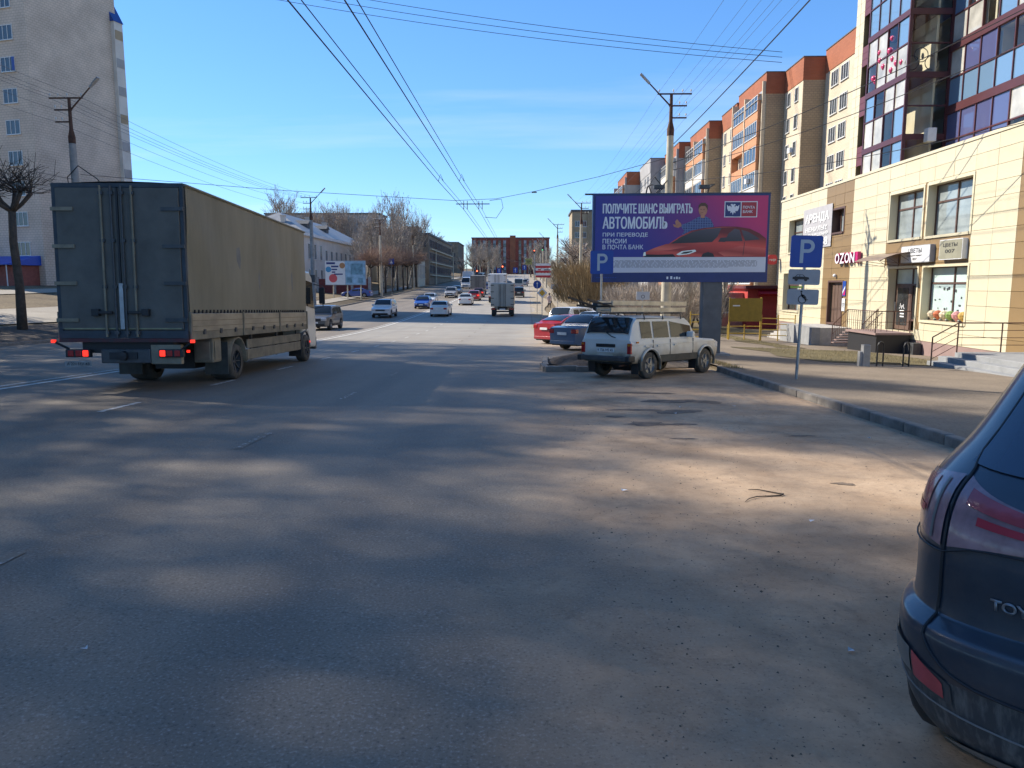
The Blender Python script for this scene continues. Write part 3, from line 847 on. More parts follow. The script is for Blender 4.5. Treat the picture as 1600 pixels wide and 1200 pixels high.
# ------------------------------------------------------------------ flat print helpers (x right, y up, z out of the face)
def text(body, x, y, w, h, z, m, parent, name='lettering', bold=0.0, t=.004, shear=0.0, res=3):
    c = bpy.data.curves.new('txt', 'FONT'); c.body = body; c.offset = bold; c.resolution_u = res; c.shear = shear
    o = bpy.data.objects.new('txt', c); COL.objects.link(o)
    dg = bpy.context.evaluated_depsgraph_get(); dg.update()
    me = bpy.data.meshes.new_from_object(o.evaluated_get(dg))
    bpy.data.objects.remove(o); bpy.data.curves.remove(c)
    xs = [v.co.x for v in me.vertices]; ys = [v.co.y for v in me.vertices]
    x0, x1, y0, y1 = min(xs), max(xs), min(ys), max(ys)
    for v in me.vertices:
        v.co = Vector((x + (v.co.x - x0) / (x1 - x0) * w, y + (v.co.y - y0) / (y1 - y0) * h, z + t))
    me.materials.clear(); me.materials.append(m); me.name = name
    ob = bpy.data.objects.new(name, me); COL.objects.link(ob); ob.parent = parent
    return ob
def shape(name, pts, z0, z1, m, parent):
    mb = MB(); mb.prism(pts, z0, z1, 'xy'); return mb.build(name, m, parent)
def rect(x0, y0, x1, y1): return [(x0, y0), (x1, y0), (x1, y1), (x0, y1)]
def rrect(x0, y0, x1, y1, r, n=4):
    out = []
    for (cx, cy, a0) in ((x1 - r, y1 - r, 0), (x0 + r, y1 - r, 90), (x0 + r, y0 + r, 180), (x1 - r, y0 + r, 270)):
        for k in range(n + 1):
            a = R(a0 + 90 * k / n); out.append((cx + r * math.cos(a), cy + r * math.sin(a)))
    return out
def disc(cx, cy, r, n=20, sx=1, sy=1): return [(cx + sx * r * math.cos(2 * math.pi * k / n), cy + sy * r * math.sin(2 * math.pi * k / n)) for k in range(n)]
def ring_shape(name, cx, cy, r, w, z0, z1, m, parent, a0=0, a1=360, n=24):
    mb = MB(); vs = []; fs = []
    for k in range(n + 1):
        a = R(a0 + (a1 - a0) * k / n)
        for rr_ in (r - w, r):
            for z in (z0, z1): vs.append((cx + rr_ * math.cos(a), cy + rr_ * math.sin(a), z))
        if k:
            b = 4 * k - 4
            for (i, j) in ((0, 1), (1, 3), (3, 2), (2, 0)): fs.append((b + i, b + j, b + 4 + j, b + 4 + i))
    mb.add(vs, fs); return mb.build(name, m, parent)
def face_frame(name, label, cat, loc, rz, group=None):
    o = thing(name, label, cat, loc, 0, group); o.rotation_euler = (R(90), 0, rz); return o
NY = 0.0            # faces the camera side (-Y)
NX = R(-90)         # faces the road from the right (-X)

M['sign_blue'] = mat('sign_blue', (0.010, 0.055, 0.30), 0.45, var=0.06)
M['sign_white'] = mat('sign_white', (0.62, 0.63, 0.64), 0.5, var=0.05)
M['sign_grey'] = mat('sign_back_white', (0.30, 0.31, 0.33), 0.55, var=0.08)
M['sign_letter'] = mat('retroreflective_grey', (0.36, 0.42, 0.48), 0.5)
M['sign_yellow'] = mat('sign_yellow', (0.60, 0.33, 0.02), 0.5)
M['sign_red'] = mat('sign_red', (0.42, 0.02, 0.03), 0.5)
M['poster_white'] = mat('poster_white', (0.60, 0.63, 0.70), 0.5, var=0.05, vscale=1.2)
M['navy'] = mat('navy_vinyl', (0.018, 0.035, 0.15), 0.45, var=0.1)
M['letter_white'] = mat('printed_white', (0.66, 0.72, 0.80), 0.5)
M['ozon_pink'] = mat('magenta_acrylic', (0.5, 0.02, 0.14), 0.35)

# ---- shop signs on the podium
s = face_frame('banner', 'white rental banner reading АРЕНДА on the cream wall', 'banner', (16.93, 46.7, 3.8), NX)
shape('sheet', rect(0, 0, 4.3, 2.35), 0, .02, mat('banner_vinyl', (.40, .39, .40), .6, var=.06), s)
bl = mat('banner_print', (.80, .80, .79), .55); bl2 = mat('banner_shadow_print', (.24, .24, .26), .6)
for (tx, x, y, w, h) in (('АРЕНДА', .35, 1.40, 3.55, .62), ('НЕЖИЛЫХ', .45, .98, 3.3, .27), ('ПОМЕЩЕНИЙ', .95, .66, 2.9, .24), ('88', 2.9, .12, .95, .44)):
    text(tx, x + .05, y - .04, w, h, .022, bl2, s, 'lettering', .02); text(tx, x, y, w, h, .03, bl, s, 'lettering', .02)
s = face_frame('shop_sign', 'row of white capital letters with magenta sides on brown cladding', 'sign', (16.9, 41.25, 2.78), NX)
shape('rail', rect(-.05, .1, 2.75, .16), -.06, .0, M['dark_steel'], s)
for k, ch in enumerate('OZON'):
    for j in range(4): text(ch, .62 * k, 0, .56, .55, .02 + .035 * j, M['ozon_pink'], s, 'letter_side', .025)
    text(ch, .62 * k, 0, .56, .55, .165, mat('white_acrylic', (.78, .74, .80), .35), s, 'letter_face', .02)
shape('end_block', rect(2.52, 0, 2.78, .55), .0, .16, M['ozon_pink'], s)
for (nm, lab, y1, w, h, z0, fm, rows, col) in (
    ('shop_sign', 'white light box reading ЦВЕТЫ over the flower shop door', 34.08, 2.42, .74, 2.6, M['sign_white'], (('ЦВЕТЫ', .62, .38, 1.15, .24), ('в каждом подарке', .55, .26, 1.3, .07), ('007', 1.05, .1, .35, .11)), M['ink']),
    ('shop_sign', 'olive grey light box reading ЦВЕТЫ beside the white one', 30.97, 1.62, .80, 2.65, mat('olive_sign', (.26, .25, .18), .6, var=.1), (('ЦВЕТЫ', .28, .48, 1.0, .17), ('007', .45, .26, .68, .14)), M['ink'])):
    s = face_frame(nm, lab, 'sign', (16.96, y1, z0), NX)
    shape('light_box', rrect(0, 0, w, h, .03), -.03, .2, M['sign_grey'] if nm and 'white' in lab[:6] else M['sign_white'], s)
    shape('face', rrect(.03, .03, w - .03, h - .03, .03), .2, .206, fm, s)
    for (tx, x, y, w_, h_) in rows: text(tx, x, y, w_, h_, .208, col, s, 'lettering', .015)
s.children[0].name = 'light_box'
s = face_frame('notice', 'small blue and red notice board beside the brown door', 'notice', (16.95, 40.5, 1.05), NX)
shape('board', rect(0, 0, .38, .8), 0, .02, M['sign_blue'], s); shape('print', [(.03, .05), (.35, .35), (.35, .05)], .02, .024, M['ozon_pink'], s); shape('print', [(.03, .25), (.35, .55), (.35, .42), (.03, .12)], .026, .03, M['sign_white'], s)
s = face_frame('notice', 'small white opening hours plate under the blue notice', 'notice', (16.95, 40.5, .25), NX)
shape('board', rect(0, 0, .38, .68), 0, .02, M['sign_white'], s)
for k in range(3): shape('print', rect(.08, .2 + .1 * k, .3, .24 + .1 * k), .02, .023, M['ink'], s)
s = face_frame('blade_sign', 'round red blade sign on the far corner of the cream podium', 'sign', (16.15, 50.9, 3.0), NY)
shape('disc', rrect(0, 0, .62, .66, .2), -.06, .06, M['sign_red'], s); text('ЭФЕР', .08, .22, .46, .16, .062, M['sign_white'], s, 'lettering', .02)
shape('bracket', rect(.62, .3, .85, .36), -.02, .02, M['dark_steel'], s)

# ---- the big billboard
bb = thing('billboard', 'large blue and purple bank billboard on a grey steel post', 'billboard', (5.25, 26.0, 0))
BZ = 1.74
fr = MB(); fr.box(-3.02, 3.02, .03, .42, BZ, BZ + 3.0)
fr.build('box', M['navy'], bb)
po = MB(); po.box(.85, 1.5, .05, .55, -1.6 , BZ)
po.build('post', mat('grey_painted_post', (.115, .118, .125), .6, .2, var=.15, vscale=2.5), bb)
po = MB(); po.box(.55, 1.8, -.2, .8, -1.7, gz(6.4, 26) + .05); po.build('footing', M['concrete_grey'], bb)
po = MB()
po.tube([(-3.3, .1, BZ + 2.99), (3.05, .1, BZ + 3.02)], .03); po.build('top_rail', M['dark_steel'], bb)
for (xx, s_) in ((-1.2, 1), (.9, -1)):
    po = MB(); po.tube([(xx, .2, BZ + 3.0), (xx, -.1, BZ + 3.2), (xx + .1, -.4, BZ + 3.25), (xx + .25 * s_, -.55, BZ + 3.18)], .025)
    po.cbox((xx + .3 * s_, -.6, BZ + 3.14), (.34, .2, .12)); po.build('flood_light', M['dark_steel'], bb)
face = empty('poster', (-3.0, .02, BZ), 0, bb); face.rotation_euler = (R(90), 0, 0); face.scale = (1, .957, 1)
def poster_mat():
    m = bpy.data.materials.new('poster_gradient'); m.use_nodes = True
    N = m.node_tree.nodes; L = m.node_tree.links; b = N['Principled BSDF']; b.inputs['Roughness'].default_value = .42
    t = N.new('ShaderNodeTexCoord'); sp = N.new('ShaderNodeSeparateXYZ'); L.new(t.outputs['Object'], sp.inputs[0])
    a = N.new('ShaderNodeMath'); a.operation = 'MULTIPLY_ADD'; a.inputs[1].default_value = .13
    c = N.new('ShaderNodeMath'); c.operation = 'MULTIPLY'; c.inputs[1].default_value = .10
    L.new(sp.outputs['Y'], c.inputs[0]); L.new(sp.outputs['X'], a.inputs[0]); L.new(c.outputs[0], a.inputs[2])
    n = N.new('ShaderNodeTexNoise'); n.inputs['Scale'].default_value = .8; L.new(t.outputs['Object'], n.inputs['Vector'])
    d = N.new('ShaderNodeMath'); d.operation = 'MULTIPLY_ADD'; d.inputs[1].default_value = .12; L.new(n.outputs['Fac'], d.inputs[0]); L.new(a.outputs[0], d.inputs[2])
    r = N.new('ShaderNodeValToRGB'); L.new(d.outputs[0], r.inputs[0])
    r.color_ramp.elements[0].position = .36; r.color_ramp.elements[0].color = (.03, .036, .27, 1)
    r.color_ramp.elements[1].position = 1.08 if False else 1.0; r.color_ramp.elements[1].color = (.48, .03, .15, 1)
    e = r.color_ramp.elements.new(.70); e.color = (.13, .03, .21, 1)
    L.new(r.outputs[0], b.inputs['Base Color'])
    return m
shape('print_background', rect(.06, .90, 5.94, 3.06), 0, .008, poster_mat(), face)
shape('print_white_band', [(.06, .34), (5.94, .36), (5.94, .898), (.06, .898)], 0, .008, M['poster_white'], face)
shape('print_blue_band', rect(.0, .0, 5.88, .335), 0, .012, M['navy'], face)
W_ = M['letter_white']
text('ПОЛУЧИТЕ ШАНС ВЫИГРАТЬ', .32, 2.44, 3.05, .35, .010, W_, face, 'lettering', .012)
text('АВТОМОБИЛЬ', .32, 1.90, 2.2, .43, .010, W_, face, 'lettering', .012)
for dx_ in (-.012, .012):
    text('ПОЛУЧИТЕ ШАНС ВЫИГРАТЬ', .32 + dx_, 2.44, 3.05, .35, .0108 + dx_ * .02, W_, face, 'lettering', .0)
    text('АВТОМОБИЛЬ', .32 + dx_, 1.90, 2.2, .43, .0108 + dx_ * .02, W_, face, 'lettering', .0)
text('ПРИ ПЕРЕВОДЕ', .32, 1.60, 1.55, .165, .010, W_, face, 'lettering', .012)
text('ПЕНСИИ', .32, 1.385, .82, .165, .010, W_, face, 'lettering', .012)
text('В ПОЧТА БАНК', .32, 1.175, 1.40, .165, .010, W_, face, 'lettering', .012)
rr = random.Random(11)
fp = MB(); gp = mat('fine_print', (.20, .21, .25), .6)
for k in range(7):
    x = .62 if k else .75; xe = 5.65 if k < 6 else 4.7
    while x < xe:
        w = rr.uniform(.05, .22); fp.box(x, min(x + w, xe), .53 + .038 * (6 - k), .549 + .038 * (6 - k), .008, .0095); x += w + .035
fp.build('fine_print', gp, face)
for (a_, w) in ((2.55, .06), (2.68, .07), (2.8, .05), (2.88, .06), (2.97, .05)): shape('print_mark', rect(a_, .11, a_ + w, .11 + w * 1.5), .012, .015, W_, face)
for k in range(9): shape('print_mark', rect(.12 + .08 * k, .15, .17 + .08 * k, .18), .012, .015, M['sign_blue'], face)
# bank logo: white frame, navy half with double-headed eagle, red half with the name
shape('logo_frame', rect(4.46, 2.30, 5.58, 2.86), .008, .011, W_, face)
shape('logo_navy', rect(4.49, 2.33, 5.01, 2.83), .011, .014, M['navy'], face)
shape('logo_red', rect(5.04, 2.33, 5.55, 2.83), .011, .014, mat('logo_red', (.34, .03, .05), .45), face)
eag = [(.0, -.20), (.03, -.1), (.09, -.14), (.08, -.06), (.16, -.06), (.2, .03), (.21, .16), (.15, .1), (.1, .13), (.06, .06), (.05, .12), (.09, .17), (.03, .19), (.0, .15)]
shape('logo_eagle', [(4.75 + x, 2.58 + y) for (x, y) in eag] + [(4.75 - x, 2.58 + y) for (x, y) in reversed(eag[1:-1])], .014, .017, W_, face)
text('ПОЧТА', 5.09, 2.60, .40, .10, .0145, W_, face, 'lettering', .02); text('БАНК', 5.09, 2.45, .33, .10, .0145, W_, face, 'lettering', .02)
# printed man in a checked shirt with an open hand
skin = mat('print_skin', (.42, .20, .13), .5, var=.15, vscale=5); hairm = mat('print_hair', (.09, .05, .035), .5)
def check_mat():
    m = mat('print_checked_shirt', (.035, .06, .19), .5)
    N = m.node_tree.nodes; L = m.node_tree.links; b = N['Principled BSDF']
    t = N.new('ShaderNodeTexCoord'); k = N.new('ShaderNodeTexBrick'); k.inputs['Scale'].default_value = 1
    k.inputs['Brick Width'].default_value = .085; k.inputs['Row Height'].default_value = .085; k.offset = 0; k.inputs['Mortar Size'].default_value = .011
    k.inputs['Color1'].default_value = (.03, .05, .17, 1); k.inputs['Color2'].default_value = (.05, .09, .25, 1); k.inputs['Mortar'].default_value = (.12, .18, .34, 1)
    L.new(t.outputs['Object'], k.inputs['Vector']); L.new(k.outputs['Color'], b.inputs['Base Color'])
    return m
chk = check_mat()
shape('print_shirt', [(3.05, 1.70), (3.15, 1.93), (3.32, 2.16), (3.50, 2.27), (3.62, 2.33), (3.85, 2.33), (4.0, 2.24), (4.1, 2.05), (4.16, 1.85), (4.05, 1.7), (3.6, 1.6), (3.2, 1.56)], .008, .011, chk, face)
shape('print_arm', [(2.98, 2.02), (3.12, 2.08), (3.34, 2.16), (3.3, 1.95), (3.08, 1.86)], .011, .012, chk, face)
shape('print_hand', [(2.72, 2.06), (2.82, 2.04), (2.79, 2.16), (2.86, 2.24), (2.94, 2.14), (3.0, 2.09), (3.02, 1.99), (2.9, 1.93), (2.76, 1.97)], .0115, .0135, skin, face)
shape('print_neck', rect(3.66, 2.28, 3.80, 2.42), .010, .012, skin, face)
shape('print_face', disc(3.73, 2.55, .19, 18, .78, 1.05), .012, .0135, skin, face)
shape('print_hair', [(3.57, 2.60), (3.58, 2.72), (3.66, 2.81), (3.80, 2.81), (3.89, 2.72), (3.89, 2.55), (3.86, 2.62), (3.80, 2.70), (3.66, 2.70), (3.60, 2.64)], .0135, .015, hairm, face)
for xx in (3.665, 3.765): shape('print_eye', disc(xx, 2.575, .018, 8, 1.3, .7), .0135, .0148, hairm, face)
shape('print_moustache', [(3.65, 2.455), (3.71, 2.48), (3.77, 2.455), (3.71, 2.465)], .0135, .0148, hairm, face)
# printed red saloon

def print_grad(name, stops, axis='Y', skew=.12):
    """printed tone running across the picture"""
    m = bpy.data.materials.new(name); m.use_nodes = True
    N = m.node_tree.nodes; L = m.node_tree.links; b = N['Principled BSDF']; b.inputs['Roughness'].default_value = .42
    t = N.new('ShaderNodeTexCoord'); sp = N.new('ShaderNodeSeparateXYZ'); L.new(t.outputs['Object'], sp.inputs[0])
    a = N.new('ShaderNodeMath'); a.operation = 'MULTIPLY_ADD'; a.inputs[1].default_value = skew; L.new(sp.outputs['X'], a.inputs[0]); L.new(sp.outputs['Y'], a.inputs[2])
    mr = N.new('ShaderNodeMapRange'); mr.inputs[1].default_value = stops[0][0]; mr.inputs[2].default_value = stops[-1][0]; L.new(a.outputs[0], mr.inputs[0])
    r = N.new('ShaderNodeValToRGB'); L.new(mr.outputs[0], r.inputs[0]); lo, hi = stops[0][0], stops[-1][0]
    r.color_ramp.elements[0].color = (*stops[0][1], 1); r.color_ramp.elements[1].color = (*stops[-1][1], 1)
    for (p, c) in stops[1:-1]:
        e = r.color_ramp.elements.new((p - lo) / (hi - lo)); e.color = (*c, 1)
    L.new(r.outputs[0], b.inputs['Base Color'])
    return m
carr = print_grad('print_car_red', [(.9, (.08, .012, .014)), (1.15, (.32, .035, .03)), (1.38, (.62, .09, .07)), (1.50, (.28, .03, .03)), (1.95, (.58, .075, .06)), (2.3, (.14, .02, .025))]); card = print_grad('print_car_dark', [(1.0, (.010, .010, .012)), (1.9, (.035, .036, .045)), (2.5, (.10, .09, .12))], skew=.1); carl = print_grad('print_car_light_red', [(1.2, (.27, .035, .03)), (1.5, (.68, .15, .11)), (1.72, (.33, .045, .04)), (1.95, (.60, .11, .09))], skew=.13)
shape('print_car_body', [(1.72, .905), (1.72, .98), (1.80, 1.08), (2.05, 1.20), (2.45, 1.34), (2.58, 1.36), (2.95, 1.62), (3.35, 1.83), (3.8, 1.93), (4.4, 1.985), (4.9, 1.975), (5.35, 1.90), (5.68, 1.74), (5.92, 1.55), (5.92, .905)], .0145, .017, carr, face)
shape('print_car_bonnet', [(1.80, 1.07), (2.1, 1.22), (2.5, 1.36), (3.2, 1.40), (3.95, 1.42), (3.5, 1.30), (2.7, 1.16)], .017, .0185, carl, face)
shape('print_car_windscreen', [(2.66, 1.375), (3.0, 1.61), (3.4, 1.79), (3.85, 1.89), (4.38, 1.93), (4.26, 1.62), (4.08, 1.43), (3.4, 1.40)], .017, .0185, card, face)
shape('print_car_side_glass', [(4.50, 1.45), (4.62, 1.72), (4.83, 1.90), (5.0, 1.86), (5.12, 1.46)], .017, .0185, card, face)
shape('print_car_side_glass', [(5.2, 1.47), (5.07, 1.86), (5.3, 1.79), (5.55, 1.64), (5.72, 1.52)], .017, .0185, card, face)
shape('print_car_grille', [(1.76, .905), (1.78, 1.0), (2.2, .985), (2.75, 1.0), (2.85, .905)], .017, .0185, card, face)
shape('print_car_headlamp', [(2.86, .99), (3.05, 1.11), (3.5, 1.16), (3.55, 1.10), (3.3, 1.0), (2.95, .96)], .0185, .02, M['head_lamp'], face)
shape('print_car_headlamp', [(1.72, .93), (1.74, 1.06), (1.80, 1.09), (1.82, .95)], .0185, .02, M['head_lamp'], face)
shape('print_car_mirror', [(4.28, 1.44), (4.36, 1.58), (4.62, 1.6), (4.68, 1.5), (4.5, 1.43)], .0185, .02, card, face)
shape('print_wheel_arch', [(3.72, .905), (3.78, 1.02), (3.95, 1.08), (4.12, 1.02), (4.18, .905)], .0185, .02, card, face)
shape('print_door_line', [(5.14, .95), (5.16, .95), (5.20, 1.44), (5.18, 1.44)], .0183, .019, card, face)
shape('print_roof_glint', [(3.5, 1.86), (4.4, 1.965), (4.95, 1.955), (4.4, 1.945)], .0185, .0195, carl, face)
shape('print_lamp_inner', [(3.0, 1.01), (3.12, 1.08), (3.4, 1.11), (3.42, 1.08), (3.2, 1.02)], .02, .0205, card, face)
shape('print_car_crease', [(4.3, 1.06), (5.05, 1.30), (5.92, 1.22), (5.92, 1.0), (5.4, .93), (4.5, .93)], .017, .0183, carl, face)

# ---- parking signs
def car_pict(parent, cx, cy, k, m, z):
    pts = [(-.30, -.05), (-.30, .03), (-.22, .045), (-.15, .12), (.06, .12), (.15, .045), (.27, .03), (.30, -.05)]
    shape('car_symbol', [(cx + x * k, cy + y * k) for x, y in pts], z, z + .003, m, parent)
    for xx in (-.17, .17): shape('car_symbol', disc(cx + xx * k, cy - .05 * k, .065 * k, 14), z + .003, z + .005, m, parent)
    for q in ([(-.19, .05), (-.13, .10), (-.06, .10), (-.06, .05)], [(-.04, .05), (-.04, .10), (.05, .10), (.11, .05)]): shape('car_symbol', [(cx + x * k, cy + y * k) for x, y in q], z + .003, z + .005, M['sign_grey'], parent)
def p_sign(label, x, y, zc, ground, size=.70, lean=0.0):
    s = thing('parking_sign', label, 'sign', (x, y, ground))
    s.rotation_euler = (0, lean, 0)
    h = zc - ground
    q = MB(); q.tube([(0, .05, -.3), (0, .05, h + size / 2)], .035, 10); q.build('post', M['steel'], s, smooth=50)
    f = empty('panel', (0, 0, h), 0, s); f.rotation_euler = (R(90), 0, 0)
    a = size / 2
    shape('plate', rrect(-a, -a, a, a, .05), 0, .012, M['sign_blue'], f)
    ring_pts = None
    stem = .16 * size
    shape('letter_p', rect(-.20 * size, -.36 * size, -.09 * size, .37 * size), .012, .015, M['sign_letter'], f)
    ring_shape('letter_p', .04 * size, .165 * size, .205 * size, .11 * size, .012, .015, M['sign_letter'], f, -90, 90)
    shape('letter_p', rect(-.09 * size, .26 * size, .04 * size, .37 * size), .012, .015, M['sign_letter'], f)
    shape('letter_p', rect(-.09 * size, -.04 * size, .04 * size, .07 * size), .012, .015, M['sign_letter'], f)
    return s, f
s, f = p_sign('blue P sign on a thin post in front of the billboard corner', 2.25, 22.9, 2.33, rz(22.9), .70)
s, f = p_sign('blue P sign over two grey plates with car and wheelchair symbols', 6.1, 16.75, 2.38, gz(6.1, 16.75), .70, R(1.2))
for (zz_, kind) in ((-.56, 'car'), (-1.0, 'chair')):
    shape('plate', rrect(-.36, zz_ - .17, .34, zz_ + .17, .04), 0, .012, M['sign_grey'], f)
    if kind == 'car': car_pict(f, -.08, zz_ - .02, .62, M['ink'], .013)
    else:
        ring_shape('wheelchair_symbol', -.02, zz_ - .05, .095, .018, .012, .016, M['ink'], f)
        for pts in ([(-.05, .09), (-.03, .09), (-.015, -.01), (.03, -.01), (.05, -.08), (.075, -.075), (.045, .01), (-.03, .01)], [(.05, -.08), (.12, -.065), (.12, -.05), (.06, -.06)], [(-.04, .05), (.03, .05), (.03, .035), (-.04, .035)]):
            shape('wheelchair_symbol', [(x - .01, zz_ + y) for x, y in pts], .012, .016, M['ink'], f)
        shape('wheelchair_symbol', disc(-.05, zz_ + .12, .022, 10), .012, .016, M['ink'], f)
shape('sticker', rect(-.3, -.80, -.02, -.765), 0, .01, mat('lime_sticker', (.35, .5, .05), .5), f)

# ---- road signs further along on the right
def signpost(name, label, x, y, zg, h):
    s = thing(name, label, 'sign', (x, y, zg))
    q = MB(); q.tube([(0, .05, -.2), (0, .05, h)], .035, 8); q.build('post', M['steel'], s, smooth=50)
    f = empty('panel', (0, 0, 0), 0, s); f.rotation_euler = (R(90), 0, 0)
    return s, f
s, f = signpost('priority_sign', 'yellow and white diamond priority sign on a grey post', 1.25, 65.8, rz(65.8), 2.75)
shape('plate', [(0, 1.95), (.46, 2.4), (0, 2.86), (-.46, 2.4)], 0, .02, M['sign_white'], f); shape('plate', [(0, 2.12), (.28, 2.4), (0, 2.69), (-.28, 2.4)], .02, .03, M['sign_yellow'], f)
s, f = signpost('direction_sign', 'round blue arrow sign behind the yellow diamond', .95, 77, rz(77), 3.1)
shape('plate', disc(0, 3.0, .42), 0, .02, M['sign_blue'], f); shape('arrow', [(-.04, 2.7), (.04, 2.7), (.04, 3.1), (.12, 3.1), (0, 3.3), (-.12, 3.1), (-.04, 3.1)], .02, .03, M['sign_white'], f)
s, f = signpost('advert_board', 'stacked red and white advertising boards on a pole by the far footpath', 2.1, 104, rz(104), 5.3)
for k in range(3):
    for (a, b_, m) in ((0, .30, M['sign_red']), (.30, .62, M['sign_white'])): shape('board', rect(-1.05, 3.5 + .66 * k + a, 1.05, 3.5 + .66 * k + b_), 0, .05, m, f)
shape('print', rect(.1, 4.5, .9, 4.62), .05, .06, M['ink'], f); shape('print', rect(-.7, 4.5, -.3, 4.66), .05, .06, M['sign_red'], f)
s, f = signpost('oval_sign', 'yellow oval sign under a pale board near the trees', 3.2, 80, rz(80), 3.1)
shape('board', rect(-.75, 2.5, .85, 3.0), 0, .04, M['sign_white'], f); shape('board', disc(.05, 2.25, .36, 18, 1.4, .6), .0, .05, M['sign_yellow'], f); shape('print', rect(.1, 2.72, .7, 2.82), .04, .05, M['ink'], f)
s, f = signpost('shop_plate', 'small white plate with blue letter В behind the ladder', 4.15, 43.5, gz(4.2, 43.5), 2.1)
shape('board', rect(-.4, 1.25, .42, 1.95), 0, .04, M['sign_white'], f); text('В', -.12, 1.42, .26, .32, .042, M['sign_blue'], f, 'lettering', .02)
s, f = signpost('traffic_sign', 'white wheelchair plate on a low post behind the billboard', 5.15, 33.5, gz(5.3, 33.5), 2.5)
shape('board', rect(-.3, 1.98, .3, 2.34), 0, .03, M['sign_white'], f); ring_shape('print', 0, 2.12, .08, .02, .03, .035, M['ink'], f)
for k, (x, y, h, lab) in enumerate(((-3.2, 188, 4.6, 'blue lane sign above the traffic queue beside the dark wood'), (-1.0, 205, 5.2, 'blue lane arrow sign nearest the yellow board over far traffic'), (-7.6, 196, 4.4, 'small blue sign above the white box truck'))):
    s, f = signpost('lane_sign', lab, x, y, rz(y), h)
    shape('plate', rrect(-.55, h - 1.3, .55, h, .1), 0, .04, M['sign_blue'], f); shape('arrow', [(-.06, h - 1.1), (.06, h - 1.1), (.06, h - .5), (.2, h - .5), (0, h - .15), (-.2, h - .5), (-.06, h - .5)], .04, .06, M['sign_white'], f)
s, f = signpost('guide_board', 'yellow direction board on a pole over the far lanes', .2, 230, rz(230), 7.2)
shape('board', rect(-1.0, 5.4, 1.0, 7.2), 0, .06, mat('ad_olive', (.30, .30, .10), .6), f); shape('print', rect(-.7, 6.3, .6, 6.55), .06, .07, M['ink'], f); shape('print', rect(-.7, 5.8, .3, 6.0), .06, .07, M['ink'], f)
# traffic lights over the far junction
for k, (x, y, z, c) in enumerate(((-11.6, 170, 3.1, 'red'), (-6.0, 176, 4.1, 'red'), (2.0, 240, 9.0, 'red'), (4.6, 236, 9.8, 'green'))):
    s = thing('traffic_light', ['traffic light showing red beside the far bus', 'traffic light showing red over the tall white truck', 'high traffic light showing red over the right lanes', 'high traffic light showing green near the red boards'][k], 'traffic light', (x, y, rz(y)))
    q = MB(); q.tube([(0, .2, 0), (0, .2, z + .9)], .08, 8); q.build('post', M['steel'], s)
    q = MB(); q.box(-.25, .25, -.1, .15, z - .1, z + 1.0); q.build('housing', M['black'], s)
    for j in range(3):
        on = (c == 'red' and j == 2) or (c == 'green' and j == 0)
        q = MB(); q.lathe([(.0, -.13), (.14, -.12), (.15, -.1)], 12, (0, 0, z + .1 + .34 * j), 'y')
        q.build('lens', (mat('lit_%s_signal' % c, (.6, .05, .03) if c == 'red' else (.05, .5, .2), .4, emit=((1, .12, .05, 3) if c == 'red' else (.1, 1, .45, 3))) if on else M['dark_steel']), s)
# left: small billboard pair and road signs
s = thing('poster_stand', 'double advertising stand with white and blue posters on the left lawn', 'billboard', (-27.0, 110, gz(-27, 110)))
for xx in (-1.9, 0.2, 2.2):
    q = MB(); q.tube([(xx, .2, -.4), (xx, .2, 2.0)], .09, 8); q.build('post', M['concrete'], s)
q = MB(); q.box(-3.05, 3.0, .0, .3, 1.9, 5.5); q.build('box', M['sign_grey'], s)
f = empty('poster', (-3.0, -.02, 1.95), 0, s); f.rotation_euler = (R(90), 0, 0)
shape('print_white', rect(.02, .02, 2.95, 3.45), 0, .02, M['sign_white'], f); shape('print_blue', rect(3.0, .02, 5.95, 3.45), 0, .02, mat('poster_pale_blue', (.25, .42, .56), .5, var=.25, vscale=1.2), f)
for (x, y, r_, c) in ((.5, 2.25, .42, (.05, .25, .45)), (2.55, 2.8, .42, (.35, .18, .08)), (1.15, .95, .62, (.55, .08, .09))): shape('print_disc', disc(x, y, r_), .02, .03, mat('poster_disc', c, .5), f)
for (a, b_, c, d) in ((.2, 3.0, 1.5, 3.3), (.9, 2.55, 2.0, 2.8), (.95, 2.15, 1.8, 2.35), (1.0, 1.75, 1.5, 1.95), (1.3, 1.45, 2.6, 1.65)): shape('print_line', rect(a, b_, c, d), .02, .03, M['navy'], f)
for (a, b_, c, d) in ((3.8, 1.5, 5.6, 3.1), (3.15, .3, 4.0, 1.1), (4.9, .3, 5.6, 1.0)): shape('print_block', rect(a, b_, c, d), .02, .03, mat('poster_teal', (.12, .25, .33), .5, var=.3, vscale=2), f)
s = thing('traffic_sign', 'back of a dark rectangular sign on the left lamp post', 'sign', (-24.2, 83.5, gz(-24.2, 83.5)))
q = MB(); q.box(-2.2, .35, -.4, -.34, 3.0, 3.8); q.box(-2.1, .3, -.34, -.3, 3.35, 3.45); q.build('panel', M['dark_steel'], s)
s, f = signpost('pedestrian_sign', 'blue crossing sign on the white pole among the left trees', -21.9 - 2.3, 132, gz(-24.2, 132), 6.2)
shape('plate', rect(-.5, 5.2, .5, 6.2), 0, .04, M['sign_blue'], f); shape('symbol', [(0, 5.95), (.3, 5.35), (-.3, 5.35)], .04, .05, M['sign_white'], f)
